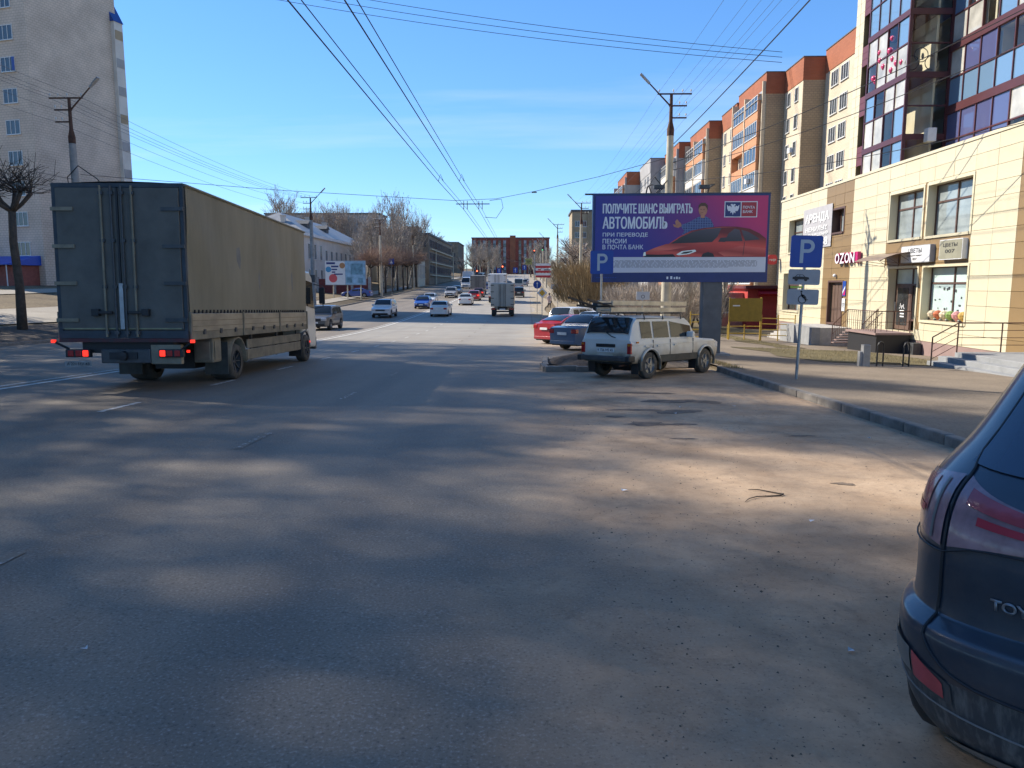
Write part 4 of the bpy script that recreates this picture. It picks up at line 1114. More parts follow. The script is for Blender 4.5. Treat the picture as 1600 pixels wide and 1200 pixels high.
# ------------------------------------------------------------------ other buildings
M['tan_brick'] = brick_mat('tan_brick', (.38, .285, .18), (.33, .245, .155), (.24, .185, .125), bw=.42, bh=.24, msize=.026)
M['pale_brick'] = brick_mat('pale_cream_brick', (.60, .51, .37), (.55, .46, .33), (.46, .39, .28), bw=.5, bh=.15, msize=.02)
M['orange_brick'] = brick_mat('orange_brick', (.36, .115, .05), (.31, .095, .04), (.25, .10, .06), bw=.5, bh=.15, msize=.015)
M['silicate'] = brick_mat('white_silicate_brick', (.60, .49, .39), (.56, .455, .36), (.42, .34, .27), bw=.5, bh=.28, msize=.028, var=.16)
M['red_brick'] = brick_mat('red_brick', (.32, .075, .05), (.28, .065, .042), (.22, .07, .05), bw=1.0, bh=.4, msize=.02, var=.2)
M['orange_panel'] = mat('orange_balcony_panel', (.50, .23, .11), .75, var=.12, vscale=2)
M['grey_plaster'] = mat('grey_plaster', (.34, .33, .32), .9, var=.12, vscale=.4)
M['beige_plaster'] = mat('beige_plaster', (.36, .28, .18), .9, var=.15, vscale=.4)
M['white_plaster'] = mat('white_plaster', (.60, .56, .50), .9, var=.1, vscale=.5)
M['dark_brick'] = mat('brown_grey_cladding', (.20, .16, .115), .9, var=.25, vscale=.6)
M['frame_white'] = mat('white_window_frame', (.62, .62, .60), .5)
M['far_glass'] = mat('far_window_glass', (.055, .065, .075), .06, var=.35, vscale=.9, spec=.8)
M['roof_metal'] = mat('pale_metal_roof', (.27, .27, .26), .5, .3, var=.12, vscale=1, stretch=(3, .4, 1))
M['roof_dark'] = mat('dark_roof', (.10, .105, .11), .8, var=.2)
M['roof_orange'] = mat('orange_metal_roof', (.42, .15, .05), .6, var=.15, vscale=3)

WINS = {}
def win_mesh(w, h, nv=2, fm='frame_white', gm='far_glass', bar=True):
    """framed window facing -Y, origin at the middle of its lower edge; glass lies behind the frame face"""
    key = (w, h, nv, fm, gm, bar)
    if key in WINS: return WINS[key]
    mb = MB(); t = .07; p = -.06
    mb.mi = 0
    mb.box(-w / 2, w / 2, p, .02, 0, t); mb.box(-w / 2, w / 2, p, .02, h - t, h)
    for k in range(nv + 1):
        x = -w / 2 + (w - t) * k / nv
        mb.box(x, x + t, p, .02, t, h - t)
    if bar: mb.box(-w / 2 - .06, w / 2 + .06, -.13, .02, -.06, -.005)
    mb.mi = 1
    mb.add([(-w / 2 + t, -.025, t), (w / 2 - t, -.025, t), (w / 2 - t, -.025, h - t), (-w / 2 + t, -.025, h - t)], [(0, 1, 2, 3)])
    me = mb.mesh('window'); me.materials.append(M[fm]); me.materials.append(M[gm])
    me.polygons.foreach_set('material_index', mb.m)
    WINS[key] = me
    return me
FACE = {'-y': 0.0, '-x': R(-90), '+x': R(90), '+y': R(180)}
def window(parent, pos, face, w, h, nv=2, fm='frame_white', gm='far_glass'):
    return share('window', win_mesh(w, h, nv, fm, gm), parent, pos, (0, 0, FACE[face]))

# ---- stepped orange-topped apartment block beyond the shops
blk = thing('apartment_block', 'long stepped apartment block with orange brick parapets and glazed balconies', 'building')
secs = [  # x face, y0, y1, kind, height
    (31.2, 66.0, 82.0, 'plain', 25.9), (28.9, 82.0, 87.6, 'win2', 25.3), (26.8, 87.6, 98.6, 'balc', 25.3), (26.6, 98.6, 106.0, 'win2', 24.5),
    (24.9, 106.0, 118.0, 'balc', 23.9), (23.2, 118.0, 130.0, 'balc', 23.3), (20.8, 130.0, 142.0, 'win2', 22.9), (18.4, 142.0, 156.0, 'balc', 22.4)]
bal_p = MB(); bal_p.box(-2.35, 2.35, -.75, .0, -.15, .85); bal_p.box(-2.4, -2.3, -.8, 0, .85, 2.6); bal_p.box(2.3, 2.4, -.8, 0, .85, 2.6)
bal_me = bal_p.mesh('balcony'); bal_me.materials.append(M['orange_panel'])
for i, (x, y0, y1, kind, H_) in enumerate(secs):
    w_ = MB(); w_.box(x, x + 15, y0, y1 - .01, -2.5, H_ - 2.3)
    if kind == 'balc': w_.box(x - .4, x, y0, y0 + .25, -2.5, H_ - .9); w_.box(x - .85, x, (y0 + y1) / 2 - .12, (y0 + y1) / 2 + .12, -2.5, H_ - 1.6); w_.box(x - .85, x, y1 - .26, y1 - .01, -2.5, H_ - 1.2)
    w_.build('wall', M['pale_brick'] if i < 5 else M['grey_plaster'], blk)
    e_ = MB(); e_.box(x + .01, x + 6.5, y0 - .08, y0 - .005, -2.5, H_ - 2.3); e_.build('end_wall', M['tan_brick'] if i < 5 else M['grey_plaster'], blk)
    p_ = MB(); p_.box(x - .06, x + 15, y0 - .1, y1 - .02, H_ - 2.3, H_); p_.build('parapet', M['orange_brick'] if i not in (6,) else M['grey_plaster'], blk)
    p_ = MB(); p_.box(x - .12, x + 15.1, y0 - .16, y1 - .02, H_, H_ + .1); p_.build('coping', M['roof_dark'], blk)
    if kind == 'balc':
        p_ = MB()
        for (a, b_) in ((y0 + .25, (y0 + y1) / 2 - .12), ((y0 + y1) / 2 + .12, y1 - .26)):
            p_.prism([(x - .85, H_ - 2.9), (x + .2, H_ - 1.2), (x + .2, H_ - 2.9)], a, b_, 'xz')
        p_.build('balcony_hood', M['roof_metal'], blk)
    nf = 9
    for f_ in range(nf):
        z = H_ - 2.3 - 2.8 * (f_ + 1) + .3
        if kind == 'plain':
            for yy in (77.0, 79.4, 72, 69): window(blk, (x - .01, yy, z + .65), '-x', 1.75, 1.55, 3)
        elif kind == 'win2':
            for q in ((.30, .72) if y1 - y0 < 8 else (.2, .45, .8)):
                window(blk, (x - .01, y0 + (y1 - y0) * q, z + .7), '-x', 1.0 if i < 6 else 1.2, 1.5, 1 if i == 1 else 2)
        else:
            hw = (y1 - y0) / 2 - .5
            for c_ in (y0 + (y1 - y0) * .26, y0 + (y1 - y0) * .74):
                b_ = share('balcony', bal_me, blk, (x, c_, z), (0, 0, FACE['-x']), (hw / 4.8, 1, 1), M['orange_panel'] if (f_ + i) % 5 else M['white_plaster'])
                if not (i == 2 and f_ == 2 and c_ > 95):
                    g_ = share('window', win_mesh(4.5, 1.7, 6 if (f_ + i) % 2 else 4), b_, (0, -.72, .87))
                else:
                    g_ = share('window', win_mesh(1.4, 1.5, 2), b_, (-.8, -.02, .8))
# air conditioners on that block
a = MB(); a.box(-.4, .4, -.35, 0, 0, .55); acm = a.mesh('air_conditioner'); acm.materials.append(M['white'])
for (x, y, z) in ((28.9, 84.6, 16.0), (28.9, 84.4, 10.4), (26.0, 90.5, 13.5)): share('air_conditioner', acm, blk, (x, y, z), (0, 0, FACE['-x']))

# ---- tall pale brick tower on the left
twr = thing('tower_block', 'tall pale brick tower block with a blank end wall on the left', 'building', (-55.6, 85.0, 1.2), R(-15))
w_ = MB(); w_.box(-62, 0, 0, 13, -2, 46); w_.build('wall', M['silicate'], twr)
w_ = MB(); w_.box(-.6, .5, 12.2, 13.6, -2, 33.2); w_.build('balcony_stack', M['white_plaster'], twr)
w_ = MB(); w_.prism([(-.7, 33.2), (.6, 33.2), (-.7, 35.6)], 12.1, 13.7, 'xz'); w_.build('blue_hood', mat('blue_roof', (.015, .06, .26), .5), twr)
for k in range(12):
    b_ = MB(); b_.box(.5, .55, 12.3, 13.5, .8 + 3.4 * k - .3, .8 + 3.4 * k + .8)
    if k < 10: b_.build('balcony_front', M['grey_plaster'] if k % 3 else M['beige_plaster'], twr)
blue_f = mat('blue_shutter', (.02, .06, .28), .5)
for k in range(13):
    z = 3.76 + 3.4 * k - .0
    for j in range(9):
        x = -2.9 - 6.6 * j
        window(twr, (x, -.01, z), '-y', 2.05, 1.6, 3)
        if (j, k) in ((0, 6),):
            s_ = MB(); s_.box(x + .65, x + 1.0, -.10, -.07, z + .08, z + 1.55); s_.build('shutter', blue_f, twr)
an = MB(); an.box(-9, -.9, -3.2, -.01, -1.5, 2.6); annex = an.build('entrance_annex', mat('terracotta_plaster', (.26, .085, .065), .9, var=.15), twr)
an = MB(); an.prism([(-4.3, 2.65), (.2, 2.65), (.2, 2.75), (-.05, 3.75), (-.15, 3.75), (-4.3, 2.75)], -9.6, -.5, 'yz'); an.build('canopy_roof', mat('blue_canopy', (.012, .075, .42), .45), annex)
an = MB(); an.box(-5.2, -4.1, -3.25, -3.18, -.4, 1.7); an.build('door', M['black'], annex)
an = MB(); an.box(-9, -.9, -3.9, -3.2, -1.5, -.35); an.build('step', M['concrete_grey'], annex)
for xx in (-8.8, -3.2, -1.0):
    an = MB(); an.tube([(xx, -4.0, -.5), (xx, -4.0, 2.65)], .06, 6); an.build('post', M['frame_white'], annex)

# ---- white two-storey hall with metal roof on the left
hall = thing('old_hall', 'white two-storey hall with pale metal hip roof behind the poster stand', 'building')
w_ = MB(); w_.box(-50, -37, 123, 172, -1, 10); w_.build('wall', M['white_plaster'], hall)
w_ = MB(); w_.box(-50.4, -36.5, 122.5, 172.5, 9.7, 10.15); w_.build('cornice', M['white'], hall)
w_ = MB(); w_.add([(-50.4, 122.5, 10.16), (-36.5, 122.5, 10.16), (-36.5, 172.5, 10.16), (-50.4, 172.5, 10.16), (-43.5, 131, 14.2), (-43.5, 164, 14.2)], [(0, 1, 4), (1, 2, 5, 4), (2, 3, 5), (3, 0, 4, 5), (0, 3, 2, 1)])
roof = w_.build('roof', M['roof_metal'], hall)
for (x, y, z, d) in ((-41.5, 127, 10.8, .7), (-40.5, 138, 11.4, .8), (-40.8, 150, 11.4, .8)):
    c_ = MB(); c_.box(x - d / 2, x + d / 2, y - d / 2, y + d / 2, z, z + 2.4); c_.box(x - d * .65, x + d * .65, y - d * .65, y + d * .65, z + 2.4, z + 2.55); c_.build('chimney', M['white_plaster'], roof)
for (x, y) in ((-39.2, 133), (-39.2, 145)):
    c_ = MB(); c_.box(x - 1.6, x + .3, y - 1.0, y + 1.0, 10.9, 12.3); c_.prism([(y - 1.2, 12.3), (y + 1.2, 12.3), (y, 13.0)], x - 2.5, x + .5, 'yz'); c_.build('dormer', M['roof_dark'], roof)
for k in range(13):
    y = 126 + 3.6 * k
    window(hall, (-36.99, y, 6.0), '+x', 1.3, 2.6 if k < 3 else 1.9, 2); window(hall, (-36.99, y, 1.9), '+x', 1.3, 2.4, 2)
for k in range(3): window(hall, (-40 - 3.6 * k, 122.99, 5.6), '-y', 1.2, 3.0, 2); window(hall, (-40 - 3.6 * k, 122.99, 1.6), '-y', 1.2, 2.6, 2)
wf = thing('garden_wall', 'low dark red wall under the poster stand', 'wall', (0, 0, 0))
w_ = MB(); w_.box(-34, -25.6, 119.9, 120.2, 0, 2.6); w_.build('panel', mat('oxblood_wall', (.13, .03, .03), .8, var=.2), wf)
for xx in (-34, -31.2, -28.4, -25.6):
    w_ = MB(); w_.box(xx - .2, xx + .2, 119.8, 120.3, 0, 2.9); w_.build('pier', M['concrete_grey'], wf)

def block(name, label, x0, x1, y0, y1, z0, z1, wm, faces, floors_, h0, fh, pitch, w, h, fm='frame_white', gm='far_glass', nv=2, top='roof_dark', skip=None):
    t = thing(name, label, 'building')
    b_ = MB(); b_.box(x0, x1, y0, y1, z0, z1); b_.build('wall', M[wm], t)
    b_ = MB(); b_.box(x0 - .3, x1 + .3, y0 - .3, y1 + .3, z1, z1 + .5); b_.build('roof_edge', M[top], t)
    for fc in faces:
        L_ = (x1 - x0) if fc in ('-y', '+y') else (y1 - y0)
        n = int(L_ / pitch)
        for i in range(n):
            for k in range(floors_):
                if skip and skip(fc, i, k): continue
                u = (i + .5) * L_ / n; z = h0 + fh * k
                p = {'-y': (x0 + u, y0 - .01, z), '-x': (x0 - .01, y0 + u, z), '+x': (x1 + .01, y0 + u, z)}[fc]
                window(t, p, fc, w, h, nv, fm, gm)
    return t
block('housing_block', 'long grey five-storey block on the left skyline behind birches', -92, -52, 262, 276, 0, 26, 'grey_plaster', ['-y'], 4, 13, 3.0, 4.2, 1.9, 1.5)
t = block('small_house', 'small house with an orange metal roof behind the white hall', -47, -38.6, 182, 192, 0, 8.4, 'beige_plaster', ['-y'], 1, 5, 3, 2.6, 1.1, 1.4)
w_ = MB(); w_.prism([(-47.6, 8.91), (-38.0, 8.91), (-39.3, 10.9), (-46.2, 10.9)], 181.5, 192.5, 'xz'); w_.build('roof', M['roof_orange'], t)
t = block('office_block', 'dark brown office block with a roof box and ribbon windows', -36, -25.2, 190, 246, 0, 14.2, 'dark_brick', [], 0, 0, 3, 3, 1, 1)
w_ = MB(); w_.box(-32, -28, 191, 199, 14.2, 16.4); w_.build('roof_box', M['dark_brick'], t)
for k in range(3):
    w_ = MB(); w_.box(-25.16, -24.6, 191.5, 245, 4.0 + 3.3 * k, 4.25 + 3.3 * k); w_.build('ledge', M['concrete'], t)
    for j in range(9): window(t, (-25.19, 194 + 6 * j, 4.7 + 3.3 * k), '+x', 5.2, 1.9, 5, 'roof_dark')
for j in range(4):
    for k in range(3): window(t, (-34.3 + 2.6 * j, 189.99, 4.5 + 3.3 * k), '-y', 1.3, 1.7, 2, 'dark_brick')
block('low_block', 'low pale concrete building with tall windows behind pollard trees', -34, -25.4, 172, 184, 0, 7.6, 'concrete', ['-y', '+x'], 1, 3.2, 3, 2.1, 1.2, 3.2, 'white_plaster')
block('far_hall', 'long dark hall in shade at the end of the left tree row', -62, -36, 385, 420, 4, 23, 'dark_brick', ['-y'], 2, 12, 4, 5, 2.4, 1.8, 'roof_dark')
t = block('brick_institute', 'wide red brick block closing the end of the street', -31.5, 11.8, 420, 440, 4, 27.4, 'red_brick', [], 0, 0, 3, 3, 1, 1)
w_ = MB(); w_.box(-10.2, -7.0, 419.2, 422, 4, 28.9); w_.build('stair_tower', M['orange_brick'], t)
for i in range(15):
    x = -30.2 + 2.85 * i
    if -11.5 < x < -6: continue
    s_ = MB(); s_.box(x - .75, x + .75, 419.7, 419.96, 6, 26.2); s_.build('window_bay', M['dark_brick'] if i % 2 else M['grey_plaster'], t)
    for k in range(5): window(t, (x, 419.68, 8.2 + 3.6 * k), '-y', 1.3, 1.9, 2, 'frame_white' if (i + k) % 3 == 0 else 'roof_dark')
t = block('beige_block', 'beige nine-storey block with white glazed balconies behind the right trees', 11.6, 30, 200, 214, 0, 20.8, 'beige_plaster', ['-y'], 6, 2.4, 2.9, 4.6, 3.0, 1.5, nv=5)
for j in range(3):
    w_ = MB(); w_.box(11.5 + 4.6 * j + 4.3, 11.9 + 4.6 * j + 4.3, 199.7, 199.99, 0, 20.6); w_.build('pilaster', M['tan_brick'], t)
# red corner shop beyond the podium
k_ = thing('corner_shop', 'small red shop with white window beyond the podium corner', 'building')
w_ = MB(); w_.box(17.6, 23, 60, 66, -2, 1.35); w_.build('wall', mat('red_render', (.42, .045, .035), .7, var=.12), k_)
w_ = MB(); w_.box(17.3, 23.2, 59.6, 66.2, 1.352, 1.6); w_.build('roof', M['maroon_panel'], k_)
w_ = MB(); w_.prism([(59.3, .95), (59.99, 1.25), (59.99, .75)], 18.4, 22, 'yz'); w_.build('awning', M['sign_red'], k_)
w_ = MB(); w_.box(15.4, 17.55, 61, 66, -2, 1.0); w_.build('annex', mat('pink_render', (.50, .22, .18), .8, var=.12), k_)
window(k_, (16.4, 60.99, -.6), '-y', .9, 1.2, 2); window(k_, (20.6, 59.99, -.8), '-y', 1.2, 1.3, 2)
# ------------------------------------------------------------------ trees and shrubs (bare, early spring)
M['bark'] = mat('brown_bark', (.075, .058, .045), .9, var=.3, vscale=4, bump=.5, bscale=25)
M['birch_bark'] = mat('birch_bark', (.42, .38, .31), .8, vscale=5, col2=(.07, .06, .05), lo=.5, hi=.62)
M['twig'] = mat('grey_brown_twigs', (.35, .29, .235), .9, var=.3, vscale=2)
M['twig_red'] = mat('reddish_twigs', (.30, .20, .145), .9, var=.3, vscale=2)
M['twig_dark'] = mat('dark_twigs', (.045, .035, .028), .9, var=.3, vscale=2)
M['twig_ochre'] = mat('ochre_twigs', (.30, .215, .11), .9, var=.35, vscale=2)
M['twig_pale'] = mat('pale_twigs', (.36, .31, .26), .9, var=.3, vscale=2)

def strip(mb, a, b, w0, w1, rnd):
    d = (b - a)
    s = d.cross(Vector((rnd.uniform(-1, 1), rnd.uniform(-1, 1), rnd.uniform(-.4, .4))))
    if s.length < 1e-5: return
    s.normalize()
    mb.add([a - s * w0, a + s * w0, b + s * w1, b - s * w1], [(0, 1, 2, 3)])
def grow(tr, cr, p, d, length, r, lev, maxlev, rnd, up, spread, tw, nb):
    """one limb: bends, tapers, forks; the last levels are flat twigs"""
    n = 4; pts = [p.copy()]; q = p.copy(); dd = d.copy()
    for k in range(n):
        dd = (dd + Vector((rnd.uniform(-1, 1), rnd.uniform(-1, 1), rnd.uniform(-.5, 1) * up)) * .16).normalized()
        q = q + dd * (length / n); pts.append(q.copy())
    if lev <= 1: tr.tube(pts, [r * (1 - .55 * k / n) for k in range(n + 1)], 6 if lev == 0 else 5, cap=False)
    else:
        for k in range(n): strip(cr, pts[k], pts[k + 1], max(tw, r * (1 - .2 * k)) , max(tw * .7, r * (1 - .2 * (k + 1))), rnd)
    if lev >= maxlev: return
    for k in range(nb[lev]):
        t = rnd.uniform(.35 if lev == 0 else .2, 1.0)
        i = min(n - 1, int(t * n)); base = pts[i].lerp(pts[i + 1], t * n - i)
        side = Vector((rnd.uniform(-1, 1), rnd.uniform(-1, 1), 0)).normalized()
        nd = (dd * (1 - spread) + side * spread + Vector((0, 0, up * .35))).normalized()
        grow(tr, cr, base, nd, length * rnd.uniform(.42, .68) * (1.1 - .35 * t), r * .48, lev + 1, maxlev, rnd, up, spread, tw, nb)
TREES = {}
def tree_proto(kind, seed, H, r, up, spread, tw, nb, maxlev=3, trunk_frac=.62, bark='bark', twig='twig'):
    rnd = random.Random(seed); tr = MB(); cr = MB()
    grow(tr, cr, Vector((0, 0, -.3)), Vector((rnd.uniform(-.04, .04), rnd.uniform(-.04, .04), 1)), H * trunk_frac, r, 0, maxlev, rnd, up, spread, tw, nb)
    a = tr.mesh('trunk'); a.materials.append(M[bark]); b = cr.mesh('crown'); b.materials.append(M[twig])
    for p in a.polygons: p.use_smooth = True
    TREES.setdefault(kind, []).append((a, b, H))
for sd in range(3):
    tree_proto('birch', 20 + sd, 14, .17, .9, .42, .020, (20, 8, 6), bark='birch_bark', twig='twig')
    tree_proto('broad', 40 + sd, 10, .24, .55, .62, .016, (15, 9, 7), trunk_frac=.55, twig='twig_pale' if sd else 'twig')
    tree_proto('thin', 60 + sd, 11, .11, 1.0, .36, .018, (15, 7, 5), bark='birch_bark', twig='twig_pale')
# pollard: trunk, knobbly head, fan of shoots
def pollard_proto(kind, seed, H, r, twig, nshoot, sh, bark='bark', tw=.016):
    rnd = random.Random(seed); tr = MB(); cr = MB()
    pts = [Vector((0, 0, -.3)), Vector((.05, 0, H * .3)), Vector((-.06, .05, H * .6)), Vector((0, 0, H * .8))]
    tr.tube(pts, [r * 1.25, r, r * .9, r * .85], 9)
    heads = []
    for k in range(5):
        a = k * 1.26 + rnd.uniform(-.3, .3); e = Vector((math.cos(a) * H * .12, math.sin(a) * H * .12, H * (.9 + rnd.uniform(-.06, .06))))
        tr.tube([pts[-1], (pts[-1] + e) / 2 + Vector((0, 0, -.1)), e], [r * .6, r * .45, r * .5], 6); heads.append(e)
    heads.append(Vector((0, 0, H * .98)))
    for h in heads:
        for k in range(nshoot):
            d = Vector((rnd.gauss(0, .75), rnd.gauss(0, .75), rnd.uniform(-.05, 1.1)))
            d = d.normalized(); L_ = sh * rnd.uniform(.35, 1)
            m_ = h + d * L_ * .5; e = h + d * L_ + Vector((0, 0, L_ * .18))
            strip(cr, h, m_, tw * 1.5, tw, rnd); strip(cr, m_, e, tw, tw * .6, rnd)
            for j in range(2):
                o_ = m_.lerp(e, rnd.random()); strip(cr, o_, o_ + (d + Vector((rnd.gauss(0, .6), rnd.gauss(0, .6), rnd.gauss(0, .4)))).normalized() * L_ * .4, tw * .8, tw * .5, rnd)
    a = tr.mesh('trunk'); a.materials.append(M[bark]); b = cr.mesh('crown'); b.materials.append(M[twig])
    for p in a.polygons: p.use_smooth = True
    TREES.setdefault(kind, []).append((a, b, H))
pollard_proto('pollard', 5, 7.6, .21, 'twig_dark', 30, 2.0)
pollard_proto('pollard_red', 6, 6.0, .17, 'twig_red', 120, 2.6, tw=.016)
pollard_proto('pollard_red', 7, 6.0, .17, 'twig_red', 120, 2.6, tw=.016)
def bush_proto(kind, seed, H, wide, n, twig, tw):
    rnd = random.Random(seed); tr = MB(); cr = MB()
    for k in range(7):
        a = rnd.uniform(0, 6.28); e = Vector((math.cos(a) * wide * .35, math.sin(a) * wide * .35, H * .5))
        tr.tube([(0, 0, -.2), e * .5 + Vector((0, 0, .1)), e], [.08, .06, .04], 5)
    for k in range(n):
        a = rnd.uniform(0, 6.28); rr_ = wide * .5 * math.sqrt(rnd.random()); z = H * (.22 + .6 * rnd.random())
        p = Vector((math.cos(a) * rr_, math.sin(a) * rr_, z))
        d = (Vector((p.x * .5, p.y * .5, H * .55)) + Vector((rnd.gauss(0, .5), rnd.gauss(0, .5), rnd.gauss(0, .3)))).normalized()
        strip(cr, p, p + d * H * rnd.uniform(.12, .26), tw, tw * .6, rnd)
    a = tr.mesh('trunk'); a.materials.append(M['bark']); b = cr.mesh('crown'); b.materials.append(M[twig])
    TREES.setdefault(kind, []).append((a, b, H))
bush_proto('willow_bush', 3, 4.6, 6.0, 5200, 'twig_ochre', .014)
bush_proto('thicket', 4, 3.0, 3.4, 2200, 'twig', .010)
bush_proto('thicket', 8, 3.0, 3.2, 2000, 'twig_pale', .010)
TREE_N = {}
def tree(kind, label, x, y, h, group, name='tree', z=None, v=None, rz_=None):
    lst = TREES[kind]; i = TREE_N.get(kind, 0); TREE_N[kind] = i + 1
    a, b, H = lst[(i if v is None else v) % len(lst)]
    t = thing(name, label, 'tree' if 'bush' not in name else 'bush', (x, y, gz(x, y) if z is None else z), random.uniform(0, 6.28) if rz_ is None else rz_, group)
    k = h / H; t.scale = (k, k, k)
    o = bpy.data.objects.new('trunk', a); COL.objects.link(o); o.parent = t
    o = bpy.data.objects.new('crown', b); COL.objects.link(o); o.parent = t
    return t
tree('pollard', 'dark pollard tree with a knobbly head beside the left carriageway', -28.0, 40.4, 8.0, None, 'pollard_tree', rz_=.5)
# birches on the left skyline
for k, (px_, y, h) in enumerate(((-66, 205, 24), (-71, 212, 20), (-61.5, 208, 19), (-56, 206, 20), (-53, 210, 21), (-50.5, 204, 22), (-47.5, 207, 20), (-60, 216, 17), (-74, 215, 15), (-44.5, 203, 16))):
    tree('birch', 'bare birch behind the white hall, %s from the left' % ['third', 'second', 'fourth', 'sixth', 'seventh', 'eighth', 'ninth', 'fifth', 'first', 'last'][k], px_, y, h, 'birches behind the white hall', 'birch_tree')
for k, (x, y, h) in enumerate(((-33.5, 150, 12), (-31.2, 142, 13), (-28.2, 146, 15), (-29.8, 136, 10), (-34, 160, 16), (-30.5, 158, 20), (-28.0, 160, 21), (-27.2, 152, 19), (-36, 166, 15), (-32, 165, 20), (-26.4, 164, 18), (-38.2, 178, 17), (-36.5, 180, 16), (-27.0, 138, 12))):
    tree('thin' if k % 2 else 'birch', 'bare pale tree in the clump before the brown office block', x, y, h, 'trees before the office block', 'bare_tree')
for k in range(9):
    tree('pollard_red', 'reddish pollard on the left footpath, %s in its row from the poster stand' % ['first', 'second', 'third', 'fourth', 'fifth', 'sixth', 'seventh', 'eighth', 'last'][k], -25.6 + .12 * (k % 2), 121 + 6.2 * k, 5.6 + .3 * (k % 3), 'row of reddish pollards', 'pollard_tree')
for k in range(26):
    x = -27 + 40 * ((k * 0.618) % 1.0); y = 300 + 95 * ((k * .37) % 1.0)
    tree('birch' if k % 3 else 'broad', 'bare tree in the wood before the red brick block', x if abs(x + 5) > 6 or y > 360 else x - 14, y, 11 + (k * 5 % 7), 'trees before the red brick block', 'bare_tree')
for k, (x, y, h) in enumerate(((-36, 300, 24), (-33, 290, 22), (-38, 310, 21))):
    tree('broad', 'tall pale crown left of the red brick block', x, y, h, 'pale trees left of the red brick block', 'bare_tree')
for k, (x, y, h) in enumerate(((6.4, 108, 12.5), (8.2, 112, 12), (9.5, 104, 10.5), (7.6, 121, 13), (11.5, 118, 11), (5.2, 140, 10), (7, 150, 12))):
    tree('broad', 'spreading bare tree on the right, %s from the road' % ['second', 'fourth', 'sixth', 'third', 'seventh', 'nearest', 'fifth'][k], x, y, h, 'spreading trees on the right', 'bare_tree')
tree('willow_bush', 'ochre rounded willow bush behind the parked cars', 6.0, 72, 5.4, None, 'willow_bush')
for k, (x, y, h, sc) in enumerate(((6.6, 47, 2.9, 1), (8.6, 49, 3.1, 1), (10.2, 52, 3.3, 1), (7.4, 56, 3.2, 1), (9.4, 58, 3.5, 1), (12, 55, 3.6, 1), (13.6, 58, 3.2, 1))):
    tree('thicket', 'bare thicket behind the white van-like estate and billboard' if False else 'bare shrub in the thicket behind the billboard', x, y, h, 'shrubs behind the billboard', 'bare_bush')
for k, (x, y, h) in enumerate(((10.9, 50.5, 6.5), (13.2, 52.5, 7.0), (12.2, 61, 8), (15, 58, 7.5))):
    tree('thin', 'slim bare tree %s the red shop' % ['nearest the billboard post by', 'second past the billboard post by', 'third past the billboard post by', 'closest to'][k], x, y, h, 'slim trees by the red shop', 'bare_tree')
# unseen poplars, added left of the frame to dapple the near road
def shade_poplar_mesh(seed, H, rad, ncl, per):
    rnd = random.Random(seed); cr = MB()
    for c_ in range(ncl):
        z = H * (.08 + .92 * rnd.random()); rr_ = rad * (1.0 if z < H * .8 else max(.25, (H - z) / (H * .2)))
        a = rnd.uniform(0, 6.28); q = rr_ * math.sqrt(rnd.random())
        c = Vector((math.cos(a) * q, math.sin(a) * q, z)); cl = rnd.uniform(.5, 1.3)
        for k in range(per):
            p = c + Vector((rnd.gauss(0, cl * .55), rnd.gauss(0, cl * .55), rnd.gauss(0, cl * .6)))
            d = Vector((rnd.gauss(0, .6), rnd.gauss(0, .6), rnd.uniform(.2, 1))).normalized()
            strip(cr, p, p + d * rnd.uniform(.6, 1.3), .052, .032, rnd)
    return cr.mesh('crown')
POP = []
for sd in range(3):
    m_ = shade_poplar_mesh(90 + sd, 40, 4.6, 560, 25); m_.materials.append(M['twig']); POP.append(m_)
ptr = MB(); ptr.tube([(0, 0, -.5), (.2, 0, 12), (0, .2, 26), (0, 0, 39)], [.55, .45, .28, .05], 8); ptr_me = ptr.mesh('trunk'); ptr_me.materials.append(M['bark'])
for k in range(9):
    y = -17 + 8.1 * k; x = -43.5 - (2.5 if k % 2 else 0)
    t = thing('added_shade_poplar', 'unseen bare poplar added to shade the near carriageway', 'tree', (x, y, gz(x, y)), k * 1.3, 'added poplars shading from the left')
    t.scale = (1.08, 1.08, 1.06)
    o = bpy.data.objects.new('trunk', ptr_me); COL.objects.link(o); o.parent = t
    o = bpy.data.objects.new('crown', POP[k % 3]); COL.objects.link(o); o.parent = t
